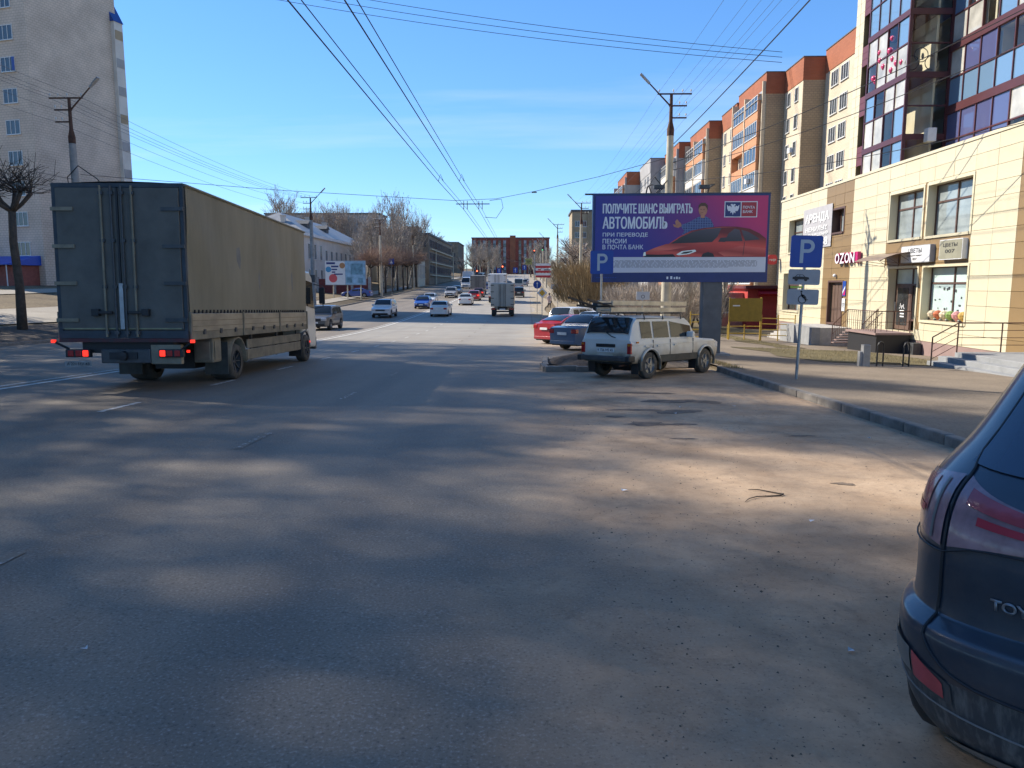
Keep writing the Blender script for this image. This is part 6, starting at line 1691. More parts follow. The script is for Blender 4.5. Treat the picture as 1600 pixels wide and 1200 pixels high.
    if rails:
        for sd in (-1, 1):
            q = MB(); q.tube([(sd * W_ * .33, oy + yB + .1, H_ + .0), (sd * W_ * .33, oy + yB + .3, H_ + .07), (sd * W_ * .33, oy + yC - .3, H_ + .07), (sd * W_ * .33, oy + yC - .1, H_)], .02, 6); q.build('roof_rail', M['dark_steel'], t)
    seat_on_road(t, x, y, b, z)
    return t
WHT = paint('white_car_paint', (.66, .66, .64)); SIL = paint('silver_car_paint', (.34, .345, .35), .3); GRY = paint('dark_grey_car_paint', (.10, .10, .10), .3)
BLU = paint('blue_car_paint', (.02, .07, .30), .28, .15); RED = paint('red_car_paint', (.33, .018, .028), .28, .25); DRK = paint('maroon_car_paint', (.13, .02, .025), .3); BLK = paint('black_car_paint', (.02, .022, .025), .3); SLT = paint('blue_grey_car_paint', (.06, .11, .19), .3)
car('parked_car', 'dusty red saloon parked nose to the kerb beyond the blue-grey one', 'car', 2.5, 36.9, 50, 'coupe', RED, 'cars parked at the kerb', tyre='rubber_dusty')
car('parked_car', 'blue-grey saloon parked between the red saloon and white estate', 'car', 3.1, 31.7, 48, 'sedan', SLT, 'cars parked at the kerb', tyre='rubber_dusty')
car('parked_car', 'white crossover parked just beyond the red saloon', 'car', 3.2, 47.0, 40, 'suv', WHT, 'cars parked at the kerb')
car('parked_car', 'white car farthest along the kerb with only its roof showing', 'car', 4.6, 43.0, 44, 'hatch', WHT, 'cars parked at the kerb')
car('crossover', 'dark grey crossover coming past the truck cab', 'car', -14.55, 52.5, 181, 'suv', GRY, 'oncoming cars', dark_low=True)
car('crossover', 'white crossover with roof rails coming on the far carriageway', 'car', -13.75, 71.0, 180, 'suv', WHT, 'oncoming cars', dark_low=True, rails=True)
car('sports_saloon', 'deep blue low car crossing sideways at the left side street', 'car', -26.3, 114, -88, 'coupe', BLU, None)
car('saloon_car', 'blue saloon coming beside the white rear-view saloon', 'car', -12.6, 89.5, 180, 'sedan', BLU, 'oncoming cars')
car('saloon_car', 'white saloon coming right behind the blue one', 'car', -13.3, 101, 180, 'sedan', WHT, 'oncoming cars')
car('crossover', 'silver grey crossover coming farther up the far carriageway', 'car', -12.6, 122, 180, 'suv', SIL, 'oncoming cars')
car('saloon_car', 'dark saloon coming behind the silver crossover', 'car', -13.2, 138, 180, 'sedan', SLT, 'oncoming cars')
car('passenger_van', 'white van coming downhill on the far carriageway', 'van', -13.9, 168, 180, 'van', WHT, 'oncoming vans')
car('saloon_car', 'white saloon driving away, nearest the grey box truck', 'car', -8.6, 73.4, 0, 'sedan', WHT, 'cars driving away')
car('saloon_car', 'white saloon driving away behind two red cars', 'car', -8.25, 99, 0, 'sedan', WHT, 'cars driving away')
car('hatchback', 'bright red hatchback between white saloon and maroon car', 'car', -8.0, 112, 0, 'hatch', RED, 'cars driving away', lights='brake')
car('hatchback', 'maroon hatchback right behind the far grey truck', 'car', -8.1, 123.5, 0, 'hatch', DRK, 'cars driving away', lights='brake')
car('crossover', 'black crossover driving away right of the grey box truck', 'car', -1.5, 123, 0, 'suv', BLK, 'cars driving away')
car('passenger_van', 'silver van driving away ahead of the black crossover', 'van', -1.9, 152, 0, 'van', SIL, 'vans driving away')
for k, (x, y, kd, pt, lab) in enumerate(((-5.2, 160, 'hatch', SIL, 'silver hatchback in the middle lane of the far queue'), (-4.6, 178, 'sedan', GRY, 'dark saloon in the middle of the far queue'), (-6.0, 196, 'suv', WHT, 'white crossover far up the middle lane'), (-.9, 186, 'suv', SIL, 'silver crossover ahead of the silver van'), (-.6, 212, 'sedan', WHT, 'white saloon farthest up the right lane'), (-8.6, 158, 'hatch', BLU, 'blue hatchback ahead of the far grey truck'), (-8.4, 182, 'sedan', WHT, 'white saloon far ahead in the left lane'), (-15.9, 230, 'sedan', WHT, 'white saloon coming from the far junction'))):
    car('distant_car', lab, 'car', x, y, 180 if x < -12 else 0, kd, pt, 'far queue of cars')
car('trolleybus', 'pale blue bus coming down behind the far trucks', 'bus', -13.2, 206, 180, 'bus', paint('pale_blue_bus_paint', (.30, .42, .50)), None)

def box_truck(label, x, y, b, bw, bz0, bz1, bl, col, cab_col, group):
    """far box truck seen from behind: box, doors, bars, cab, chassis"""
    t = thing('box_truck', label, 'truck', (0, 0, 0), 0, group); h = bw / 2
    q = MB(); q.box(-h, h, .03, bl, bz0, bz1); q.build('cargo_box', col, t, bevel=.02)
    for sd in (-1, 1):
        q = MB(); q.box(min(sd * .02, sd * (h - .06)), max(sd * .02, sd * (h - .06)), -.02, .03, bz0 + .08, bz1 - .08); d = q.build('rear_door', col, t)
        q = MB(); q.tube([(sd * .16, -.05, bz0 + .02), (sd * .16, -.05, bz1 - .1)], .02, 5); q.tube([(sd * .3, -.05, bz0 + .02), (sd * .3, -.05, bz1 - .1)], .02, 5); q.build('lock_bar', M['dark_steel'], d)
        for k in range(4):
            z = bz0 + .2 + (bz1 - bz0 - .4) * k / 3; q = MB(); q.box(min(sd * (h - .3), sd * (h + .01)), max(sd * (h - .3), sd * (h + .01)), -.045, -.02, z - .035, z + .035); q.build('hinge', M['dark_steel'], d)
        q = MB(); q.box(min(sd * .62 * h, sd * .98 * h), max(sd * .62 * h, sd * .98 * h), -.08, .05, bz0 - .28, bz0 - .14); q.build('tail_lamp', M['red_lamp'], t)
        add_wheel(t, sd * (h - .2), 1.6, .42, .34, sd, 0, 'rubber_dusty', 'dark_steel'); add_wheel(t, sd * (h - .2), bl + .7, .42, .26, sd, 0, 'rubber_dusty', 'dark_steel')
        q = MB(); q.box(min(sd * (h - .5), sd * (h - .02)), max(sd * (h - .5), sd * (h - .02)), 1.0, 1.03, .15, .8); q.build('mud_flap', M['black'], t)
    q = MB(); q.box(-.45, .45, .2, bl + .4, bz0 - .3, bz0); q.box(-h * .92, h * .92, -.02, .1, bz0 - .52, bz0 - .38); q.build('chassis', M['black'], t)
    q = MB(); q.box(-.27, .27, -.1, -.085, bz0 - .3, bz0 - .18); q.build('number_plate', M['plate'], t)
    q = MB(); q.prism([(bl + .1, .45), (bl + 1.9, .45), (bl + 1.95, 1.2), (bl + 1.6, 2.2), (bl + 1.3, 2.45), (bl + .1, 2.45)], -h + .1, h - .1, 'yz'); c = q.build('cab', cab_col, t, bevel=.05)
    q = MB(); q.add([(-h + .2, bl + 1.935, 1.25), (h - .2, bl + 1.935, 1.25), (h - .2, bl + 1.63, 2.2), (-h + .2, bl + 1.63, 2.2)], [(0, 1, 2, 3)]); q.build('windscreen', M['glass'], c)
    seat_on_road(t, x, y, b)
    return t
BOXW = mat('dirty_white_box', (.42, .39, .33), .55, var=.12, vscale=1.2, stretch=(1, 1, .5)); BOXG = mat('grey_tarp_box', (.17, .165, .155), .7, var=.12)
BOXC = mat('clean_white_box', (.58, .58, .57), .5, var=.08)
box_truck('dirty white box truck driving away in the right lanes', -2.45, 71, 0, 2.2, .98, 3.2, 4.6, BOXW, WHT, 'box trucks on the road')
box_truck('tall white box truck ahead of the dirty white one', -4.3, 103, 0, 2.45, 1.1, 4.0, 6.5, BOXC, WHT, 'box trucks on the road')
box_truck('grey covered truck driving away beyond the red cars', -8.9, 131, 0, 2.45, 1.1, 3.4, 6.0, BOXG, WHT, 'box trucks on the road')
box_truck('white box truck coming downhill behind the white van', -15.2, 192, 180, 2.4, 1.0, 3.6, 5.5, BOXC, WHT, 'box trucks on the road')

# ---- the near lorry
TARP = mat('dusty_olive_tarpaulin', (.17, .148, .098), .62, vscale=1.1, col2=(.25, .218, .15), bump=.45, bscale=3.0, stretch=(1, 1.1, .30), lo=.3, hi=.68, detail=10)
DOORS = mat('dirty_grey_doors', (.115, .105, .09), .8, var=.18, vscale=1.6, bump=.1, bscale=60)
ALU = mat('dusty_aluminium', (.33, .285, .205), .42, .35, var=.22, vscale=1.6, stretch=(1, .7, 2))
DUST = mat('dusty_beige_steel', (.215, .18, .125), .7, var=.22, vscale=3)
FRAME = mat('dirty_red_frame', (.11, .022, .026), .7, vscale=3, col2=(.05, .04, .04))
lorry = thing('lorry', 'large grey box lorry with dusty olive tarpaulin side driving away', 'truck')
h = 1.275; BL = 8.8; Z0, Z1 = 1.06, 4.12
# tarpaulin: gently sagging sheet on each side and over the roof
def tarp_side(sd):
    q = MB(); vs = []; fs = []; ny, nz = 44, 14; rnd = random.Random(4)
    for i in range(ny + 1):
        for k in range(nz + 1):
            y = .06 + (BL - .12) * i / ny; z = 1.60 + (Z1 - .06 - 1.60) * k / nz
            bul = .026 * math.sin(math.pi * ((y * .68) % 1.0)) * math.sin(math.pi * k / nz) + .02 * math.sin(y * 1.7 + z * 1.9 + math.sin(y * .9)) * math.sin(math.pi * k / nz)
            vs.append((sd * (h + .012 + bul), y, z))
    for i in range(ny):
        for k in range(nz): fs.append((i * (nz + 1) + k, (i + 1) * (nz + 1) + k, (i + 1) * (nz + 1) + k + 1, i * (nz + 1) + k + 1))
    q.add(vs, fs); return q.build('tarpaulin_side', TARP, lorry, smooth=60)
q = MB(); q.box(-h, h, .05, BL, Z0 + .1, Z1 - .06); q.build('cargo_box', BOXG, lorry)
for sd in (-1, 1):
    ts = tarp_side(sd)
    for k in range(42):
        yy = .25 + .2 * k; l_ = MB(); l_.box(min(sd * (h + .005), sd * (h + .04)), max(sd * (h + .005), sd * (h + .04)), yy, yy + .035, 1.575, 1.645); l_.build('hem_loop', M['black'], ts)
    ys_ = (.05, 3.05, 5.95, BL)
    for k in range(3):
        l_ = MB(); l_.box(min(sd * h, sd * (h + .03)), max(sd * h, sd * (h + .03)), ys_[k] + .05, ys_[k + 1] - .05, 1.20, 1.57); pnl = l_.build('drop_side', ALU, lorry, bevel=.01)
        for zz_ in (1.3, 1.42):
            l_ = MB(); l_.box(min(sd * (h + .03), sd * (h + .036)), max(sd * (h + .03), sd * (h + .036)), ys_[k] + .08, ys_[k + 1] - .08, zz_, zz_ + .012); l_.build('groove', DUST, pnl)
        for j in range(3):
            yy = ys_[k] + .6 + j * (ys_[k + 1] - ys_[k] - 1.2) / 2; l_ = MB(); l_.box(min(sd * (h + .01), sd * (h + .05)), max(sd * (h + .01), sd * (h + .05)), yy, yy + .1, 1.14, 1.24); l_.build('latch', M['dark_steel'], pnl)
    for yy in ys_:
        l_ = MB(); l_.box(min(sd * h, sd * (h + .045)), max(sd * h, sd * (h + .045)), max(.02, yy - .04), yy + .04, 1.05, 1.60); l_.build('stake', DUST, lorry)
    l_ = MB(); l_.box(min(sd * (h - .1), sd * (h + .02)), max(sd * (h - .1), sd * (h + .02)), .02, BL, 1.04, 1.20); l_.build('side_rail', DUST, lorry)
    l_ = MB(); l_.tube([(sd * (h + .02), .03, Z1 - .05), (sd * (h + .02), BL, Z1 - .05)], .03, 6); l_.build('roof_edge', TARP, lorry)
q = MB(); vs = []; fs = []
for i in range(21):
    for k in range(9):
        xx = -h - .02 + (2 * h + .04) * k / 8; vs.append((xx, .03 + (BL - .02) * i / 20, Z1 - .03 + .05 * math.sin(math.pi * k / 8) + .01 * math.sin(i * 1.7)))
for i in range(20):
    for k in range(8): fs.append((i * 9 + k, i * 9 + k + 1, (i + 1) * 9 + k + 1, (i + 1) * 9 + k))
q.add(vs, fs); q.build('tarpaulin_roof', TARP, lorry, smooth=60, fix=False)
# rear doors
q = MB(); q.box(-h, h, -.02, .06, Z1 - .10, Z1 - .02); q.box(-h, -h + .07, -.02, .06, Z0, Z1 - .1); q.box(h - .07, h, -.02, .06, Z0, Z1 - .1); q.box(-h, h, -.03, .06, Z0 + .02, Z0 + .17); q.build('door_frame', mat('blue_grey_frame', (.045, .055, .065), .7, var=.2), lorry)
q = MB(); q.box(-h, h, -.035, .05, Z0 - .06, Z0 + .015); q.build('rear_sill', FRAME, lorry)
for sd in (-1, 1):
    q = MB(); q.box(min(sd * .02, sd * (h - .08)), max(sd * .02, sd * (h - .08)), -.045, .0, Z0 + .19, Z1 - .11); d = q.build('rear_door', DOORS, lorry, bevel=.012)
    q = MB(); q.box(min(sd * .06, sd * (h - .12)), max(sd * .06, sd * (h - .12)), -.049, -.045, Z0 + .195, Z0 + .225); q.build('door_seal', mat('pale_dirty_seal', (.24, .22, .13), .7, var=.3), d)
    for xx in (.10, .30):
        q = MB(); q.tube([(sd * xx, -.085, Z0 + .05), (sd * xx, -.085, Z1 - .08)], .022, 8); bar = q.build('lock_bar', DUST if xx > .2 else M['dark_steel'], d, smooth=50)
        for zz_ in (Z0 + .1, Z0 + 1.0, Z0 + 1.9, Z1 - .25):
            q = MB(); q.box(sd * xx - .045, sd * xx + .045, -.10, -.045, zz_, zz_ + .06); q.build('guide', M['dark_steel'], bar)
    q = MB(); q.box(min(sd * .16, sd * .52), max(sd * .16, sd * .52), -.14, -.085, Z0 + .50, Z0 + .56); q.box(min(sd * .42, sd * .56), max(sd * .42, sd * .56), -.15, -.045, Z0 + .46, Z0 + .60); q.build('handle', M['black'], d, bevel=.01)
    for k in range(4):
        zz_ = Z0 + .38 + .72 * k; q = MB(); q.box(min(sd * (h - .42), sd * (h + .01)), max(sd * (h - .42), sd * (h + .01)), -.075, -.045, zz_ - .035, zz_ + .035); q.build('hinge', DUST if sd < 0 else M['dark_steel'], d)
q = MB(); q.box(-.018, .018, -.06, -.03, Z0 + .2, Z1 - .12); q.build('door_gap_seal', M['black'], lorry)
q = MB(); q.box(-.03, .05, -.075, -.055, Z0 + .2, Z0 + 1.1); q.build('bright_strip', M['steel'], lorry)
# chassis, bumper, lamps
q = MB(); q.box(-.52, -.40, .15, BL + .9, .72, 1.02); q.box(.40, .52, .15, BL + .9, .72, 1.02); q.box(-.9, .9, .1, .3, .78, 1.0); q.box(-.45, .45, 2.2, 2.9, .3, .7); q.box(-.3, .3, 4.5, 6, .45, .8); q.build('chassis', M['black'], lorry)
q = MB(); q.box(-.48, .5, -.02, .1, .58, .86); q.build('tow_beam', M['dark_steel'], lorry, bevel=.02)
q = MB(); q.box(-.3, .25, -.05, -.02, .66, .80); q.lathe([(.0, -.12), (.09, -.11), (.1, -.02)], 10, (-.02, 0, .73), 'y'); q.build('tow_hitch', M['black'], lorry)
q = MB(); q.box(.5, 1.1, .0, .14, .56, .95); q.build('lamp_bracket', DUST, lorry, bevel=.015)
for sd in (-1, 1):
    q = MB(); q.box(min(sd * .68, sd * 1.16), max(sd * .68, sd * 1.16), -.06, .06, .70, .86); lp = q.build('lamp_cluster', M['black'], lorry, bevel=.015)
    for j, (xx, mm) in enumerate(((.76, 'lit_red'), (.90, 'red_lamp'), (1.05, 'red_lamp'))):
        q = MB(); q.box(sd * xx - .055, sd * xx + .055, -.075, -.055, .72, .84); q.build('lens', M[mm], lp, bevel=.01)
    q = MB(); q.tube([(sd * 1.12, .02, .86), (sd * 1.34, -.06, 1.0)], .025, 6); arm = q.build('marker_arm', M['black'], lorry)
    q = MB(); q.cbox((sd * 1.37, -.07, 1.02), (.07, .06, .06)); q.build('marker_lamp', M['lit_red'], arm)
q = MB(); q.box(-1.16, -.64, -.085, -.07, .52, .63); pl_ = q.build('number_plate', mat('dirty_number_plate', (.25, .25, .24), .7, var=.3, vscale=8), lorry)
tf = empty('plate_text', (-1.16, -.088, .52), 0, pl_); tf.rotation_euler = (R(90), 0, 0)
text('А 221 МХ 43', .04, .025, .44, .06, 0, M['ink'], tf, 'lettering', .01)
# wheels, arches, guards, box on the right
for sd in (-1, 1):
    for (yy, tw_) in ((2.8, .52), (9.1, .28)):
        add_wheel(lorry, sd * (1.2 - tw_ / 2), yy, .43, tw_, sd, 8, 'rubber_dusty', 'dark_steel')
    q = MB(); vs = []; fs = []
    for k in range(9):
        a = R(-5 + 190 * k / 8); 
        for xx in (.72, 1.25): vs.append((sd * xx, 2.8 - .56 * math.cos(a), .45 + .56 * math.sin(a)))
        if k: fs.append((2 * k - 2, 2 * k - 1, 2 * k + 1, 2 * k))
    q.add(vs, fs); o = q.build('mudguard', DUST, lorry, smooth=60); sm = o.modifiers.new('solid', 'SOLIDIFY'); sm.thickness = .03
    q = MB(); q.box(min(sd * .72, sd * 1.24), max(sd * .72, sd * 1.24), 2.12, 2.15, .18, .92); q.build('mud_flap', mat('dusty_mud_flap', (.075, .07, .06), .9, var=.25), lorry)
    q = MB(); q.box(min(sd * .80, sd * 1.2), max(sd * .80, sd * 1.2), 8.45, 8.48, .2, .75); q.build('mud_flap', M['black'], lorry)
    for (z0_, z1_) in ((.42, .68), (.70, .92)):
        q = MB(); q.box(min(sd * 1.18, sd * 1.22), max(sd * 1.18, sd * 1.22), 3.5, 8.3, z0_, z1_); q.build('side_guard', DUST, lorry, bevel=.012)
    for yy in (3.9, 6.0, 8.0):
        q = MB(); q.box(min(sd * 1.13, sd * 1.18), max(sd * 1.13, sd * 1.18), yy, yy + .08, .4, 1.05); q.build('guard_bracket', M['dark_steel'], lorry)
q = MB(); q.box(.82, 1.24, 1.28, 1.75, .50, 1.04); tb = q.build('tool_box', DUST, lorry, bevel=.03)
q = MB(); q.box(.88, 1.18, 1.265, 1.28, .56, .96); q.build('lid', ALU, tb, bevel=.02)
q = MB(); q.box(1.245, 1.255, 1.34, 1.69, .56, .96); q.build('lid', DUST, tb)
q = MB(); q.cbox((.95, .7, .78), (.05, .05, .05)); q.build('side_lamp', M['lit_red'], lorry)
# cab
CABP = paint('lorry_white', (.60, .58, .53), .4)
q = MB(); q.prism([(8.85, .55), (9.55, .95), (9.9, .42), (10.55, .40), (10.62, 1.1), (10.5, 1.75), (10.2, 2.72), (9.9, 2.9), (8.9, 2.9)], -1.13, 1.13, 'yz'); cab = q.build('cab', CABP, lorry, bevel=.06)
for sd in (-1, 1):
    q = MB(); q.add([(sd * 1.136, 9.35, 1.78), (sd * 1.136, 10.38, 1.70), (sd * 1.136, 10.18, 2.55), (sd * 1.136, 9.35, 2.6)], [(0, 1, 2, 3)]); q.build('door_window', M['glass'], cab)
    q = MB(); q.box(min(sd * 1.13, sd * 1.15), max(sd * 1.13, sd * 1.15), 9.27, 9.29, .95, 2.7); q.build('door_seam', M['black'], cab)
    q = MB(); q.tube([(sd * 1.13, 10.4, 2.5), (sd * 1.4, 10.55, 2.45), (sd * 1.4, 10.55, 1.75), (sd * 1.13, 10.45, 1.7)], .018, 6); mr = q.build('mirror_arm', M['black'], cab)
    q = MB(); q.box(min(sd * 1.28, sd * 1.48), max(sd * 1.28, sd * 1.48), 10.46, 10.54, 1.85, 2.4); q.build('mirror', M['black'], mr, bevel=.03)
    q = MB(); vs = []; fs = []
    for k in range(9):
        a = R(180 * k / 8)
        for xx in (.9, 1.17): vs.append((sd * xx, 9.1 - .54 * math.cos(a), .45 + .54 * math.sin(a)))
        if k: fs.append((2 * k - 2, 2 * k - 1, 2 * k + 1, 2 * k))
    q.add(vs, fs); o = q.build('wheel_arch', M['dark_steel'], cab, smooth=60); sm = o.modifiers.new('solid', 'SOLIDIFY'); sm.thickness = .04
q = MB(); q.box(-1.12, 1.12, 10.5, 10.68, .32, .75); q.build('bumper', M['dark_steel'], cab, bevel=.04)
q = MB(); q.add([(-1.05, 10.56, 1.72), (1.05, 10.56, 1.72), (1.0, 10.27, 2.66), (-1.0, 10.27, 2.66)], [(0, 1, 2, 3)]); q.build('windscreen', M['glass'], cab)
q = MB(); q.prism([(8.6, 2.9), (10.0, 2.9), (8.75, 3.75)], -1.0, 1.0, 'yz'); q.build('wind_deflector', CABP, cab, bevel=.04)
q = MB(); q.cbox((1.19, 9.45, .62), (.04, .06, .06)); q.build('side_lamp', M['lit_red'], lorry)
seat_on_road(lorry, -8.02, 14.5, -1.9)
# ------------------------------------------------------------------ white five-door off-road estate with a ladder on its roof
def estate_paint():
    """white paint under road dust that climbs from the sills in uneven streaks"""
    m = bpy.data.materials.new('dusty_white_estate_paint'); m.use_nodes = True
    N = m.node_tree.nodes; L = m.node_tree.links; b = N['Principled BSDF']
    b.inputs['Roughness'].default_value = .38; b.inputs['Coat Weight'].default_value = .3
    t = N.new('ShaderNodeTexCoord'); s = N.new('ShaderNodeSeparateXYZ'); L.new(t.outputs['Object'], s.inputs[0])
    n = N.new('ShaderNodeTexNoise'); n.inputs['Scale'].default_value = 2.6; n.inputs['Detail'].default_value = 8; L.new(t.outputs['Object'], n.inputs['Vector'])
    a = N.new('ShaderNodeMath'); a.operation = 'MULTIPLY_ADD'; a.inputs[1].default_value = -.55; L.new(n.outputs['Fac'], a.inputs[0]); L.new(s.outputs['Z'], a.inputs[2])
    r = N.new('ShaderNodeValToRGB'); L.new(a.outputs[0], r.inputs[0])
    r.color_ramp.elements[0].position = .22; r.color_ramp.elements[0].color = (.13, .105, .075, 1)
    r.color_ramp.elements[1].position = .62; r.color_ramp.elements[1].color = (.68, .65, .59, 1)
    e = r.color_ramp.elements.new(.34); e.color = (.48, .42, .33, 1)
    L.new(r.outputs[0], b.inputs['Base Color'])
    return m
EP = estate_paint()
est = car('off_road_estate', 'dusty white boxy off-road estate parked askew under a roof ladder', 'car', 3.22, 19.1, 44, 'estate', EP, 'cars parked at the kerb', plate=False, tyre='rubber_dusty')
est.scale = (.935, .935, .935)
oy = -4.15 / 2; hw = .83
for sd in (-1, 1):
    q = MB(); q.box(min(sd * .68, sd * .80), max(sd * .68, sd * .80), oy - .03, oy + .04, .66, .93); tl = q.build('tail_lamp', M['red_lamp'], est, bevel=.015)
    q = MB(); q.box(min(sd * .70, sd * .78), max(sd * .70, sd * .78), oy - .038, oy - .028, .86, .91); q.build('indicator', M['amber'], tl)
    for c in (.78, 3.46):
        pts = [(sd * (hw + .015), oy + c + .43 * math.cos(R(a)), .345 + .43 * math.sin(R(a))) for a in range(-15, 196, 15)]
        q = MB(); q.tube(pts, .035, 6); q.build('arch_flare', EP, est, smooth=60)
    for yy in (.90, 1.685, 2.80):
        q = MB(); q.box(min(sd * (hw - .02), sd * (hw + .004)), max(sd * (hw - .02), sd * (hw + .004)), oy + yy - .006, oy + yy + .006, .50, 1.0); q.build('door_seam', M['black'], est)
    q = MB(); q.box(min(sd * (hw - .03), sd * (hw + .006)), max(sd * (hw - .03), sd * (hw + .006)), oy + 1.22, oy + 3.02, .43, .60); q.build('sill_guard', mat('mud_grey_sill', (.10, .088, .068), .9, var=.25), est)
    q = MB(); q.box(min(sd * (hw - .02), sd * (hw + .008)), max(sd * (hw - .02), sd * (hw + .008)), oy + .02, oy + 4.0, .885, .90); q.build('side_crease', EP, est)
    q = MB(); q.box(min(sd * (hw - .25), sd * (hw - .02)), max(sd * (hw - .25), sd * (hw - .02)), oy + .30, oy + .33, .14, .52); q.build('mud_flap', M['black'], est)
    q = MB(); q.box(min(sd * (hw - .25), sd * (hw - .02)), max(sd * (hw - .25), sd * (hw - .02)), oy + 2.98, oy + 3.01, .16, .50); q.build('mud_flap', M['black'], est)
    q = MB(); q.box(min(sd * (hw - .005), sd * (hw + .012)), max(sd * (hw - .005), sd * (hw + .012)), oy + .16, oy + .26, .93, .97); q.build('side_marker', M['amber'], est)
    q = MB(); q.tube([(sd * .72, oy + .3, 1.545), (sd * .70, oy + 2.5, 1.55)], .012, 5); q.build('gutter', M['dark_steel'], est)
    q = MB(); q.box(min(sd * .55, sd * .57), max(sd * .55, sd * .57), oy + .17, oy + .19, 1.08, 1.42); 
q = MB(); q.box(-.80, .80, oy - .14, oy - .02, .47, .60); q.build('bumper', M['dark_steel'], est, bevel=.025)
for sd in (-1, 1):
    q = MB(); q.box(min(sd * .70, sd * .84), max(sd * .70, sd * .84), oy - .15, oy + .12, .46, .61); q.build('bumper_end', M['black'], est, bevel=.03)
q = MB(); q.box(-.30, .30, oy - .03, oy - .005, .82, .90); q.build('plate_lamp_bar', M['black'], est)
q = MB(); q.box(-.27, .27, oy - .028, oy - .012, .69, .80); np_ = q.build('number_plate', M['plate'], est)
tf = empty('plate_text', (-.27, oy - .029, .69), 0, np_); tf.rotation_euler = (R(90), 0, 0)
text('К 726 МЕ 43', .03, .022, .48, .066, 0, M['ink'], tf, 'lettering', .01)
q = MB(); q.tube([(.30, oy - .0, 1.06), (.18, oy - .02, 1.10), (-.22, oy + .10, 1.27)], .012, 5); q.build('wiper', M['black'], est)
q = MB(); q.box(-.2, .2, oy + 1.0, oy + 1.5, .24, .42); q.lathe([(.0, -.3), (.16, -.28), (.16, .3), (0, .3)], 10, (0, oy + .78, .33), 'x'); q.tube([(-.7, oy + .78, .34), (.7, oy + .78, .34)], .045, 8); q.build('axle', M['black'], est)
q = MB(); q.tube([(.5, oy + .2, .38), (.52, oy - .1, .36)], .03, 8); q.build('exhaust', M['rust'], est)
# roof rack and ladders ride on the car but lift off it
def on_estate(o): 
    o.location = est.location; o.rotation_euler = est.rotation_euler; o.scale = est.scale
rack = thing('roof_rack', 'black tube roof rack on the white off-road estate', 'roof rack'); on_estate(rack)
for yy in (.62, 1.45, 2.3):
    q = MB(); q.tube([(-.74, oy + yy, 1.52), (-.70, oy + yy, 1.68), (.70, oy + yy, 1.68), (.74, oy + yy, 1.52)], .016, 6); q.build('cross_bar', M['black'], rack)
for xx in (-.62, .62):
    q = MB(); q.tube([(xx, oy + .45, 1.69), (xx, oy + 2.5, 1.69)], .014, 6); q.build('side_bar', M['black'], rack)
LADM = mat('dusty_aluminium_ladder', (.50, .45, .36), .5, .4, var=.2, vscale=4)
for k, (x0, dz, lab) in enumerate(((.30, 0, 'long aluminium ladder lying on the roof rack, lower of two'), (.27, .17, 'long aluminium ladder lying on top of the other one'))):
    ld = thing('ladder', lab, 'ladder', group='ladders on the roof'); on_estate(ld)
    for xx in (x0 - .42, x0 + .02 + .3 * 0):
        q = MB(); q.box(xx - .022, xx + .022, oy - .25 + .1 * k, oy + 3.15 + .1 * k, 1.71 + dz, 1.825 + dz); q.build('stile', LADM, ld, bevel=.006)
    for j in range(12):
        yy = oy - .1 + .1 * k + .275 * j; q = MB(); q.tube([(x0 - .42, yy, 1.755 + dz), (x0 + .02, yy, 1.755 + dz)], .016, 6); q.build('rung', LADM if k == 0 else M['dark_steel'], ld)
for k, (a, b_) in enumerate((((-.15, -.55, 2.02), (-.1, .9, 1.74)), ((-.45, -.62, 1.88), (-.3, 1.2, 1.74)), ((-.62, -.75, 2.08), (-.45, .6, 1.73)))):
    p_ = thing('plank', ['pole sticking up highest over the estate rear', 'dark lath beside the ladders pointing back', 'outermost lath leaning over the estate rear'][k], 'plank', group='poles on the roof rack'); on_estate(p_)
    q = MB(); q.beam((a[0], oy + a[1], a[2]), (b_[0], oy + b_[1], b_[2]), .05, .05); q.build('bar', M['bark'], p_)
bg = thing('tool_bag', 'dark bundle tied on the roof rack at the ladder end', 'bundle'); on_estate(bg)
q = MB(); q.lathe([(.02, -.3), (.13, -.28), (.16, -.1), (.15, .15), (.1, .3), (.02, .32)], 10, (-.42, oy + .38, 1.86), 'y'); q.build('bundle', M['dark_steel'], bg, smooth=50)

# ------------------------------------------------------------------ dark blue crossover at the right edge, seen close from behind
DB = mat('dusty_dark_blue_paint', (.020, .030, .046), .36, vscale=3.2, col2=(.07, .074, .078), coat=.6, bump=.02, bscale=50, lo=.42, hi=.75, detail=9)
DBLOW = mat('dirty_lower_bumper', (.045, .050, .056), .6, vscale=9, col2=(.15, .15, .145), stretch=(5, 5, .7), lo=.45, hi=.72, detail=8)
LAMP_C = mat('smoked_lens', (.30, .17, .185), .25, coat=.6, var=.35, vscale=6)
LAMP_R = mat('dusty_red_lens', (.34, .045, .06), .25, coat=.5, var=.3, vscale=5)
LAMP_R2 = mat('bright_red_strip', (.42, .03, .05), .25)
GREYP = mat('grey_plastic', (.06, .062, .065), .6, var=.15)
SILV = mat('satin_silver', (.19, .19, .185), .55, .2, var=.15)
xo = thing('crossover', 'dark blue crossover cropped by the right edge, rear corner close by', 'car')
NEXP = 6.2; Q1 = 1.9
Q0 = [(.22, .34), (.28, .16), (.33, .07), (.40, .035), (.50, .015), (.58, .0), (.64, .0), (.675, .012), (.69, .05), (.705, .085), (.76, .09), (.86, .085), (.96, .095), (1.04, .12), (1.11, .17), (1.16, .225), (1.22, .28), (1.34, .38), (1.46, .475), (1.54, .545), (1.58, .60), (1.615, .70), (1.64, .95), (1.655, 1.4)]
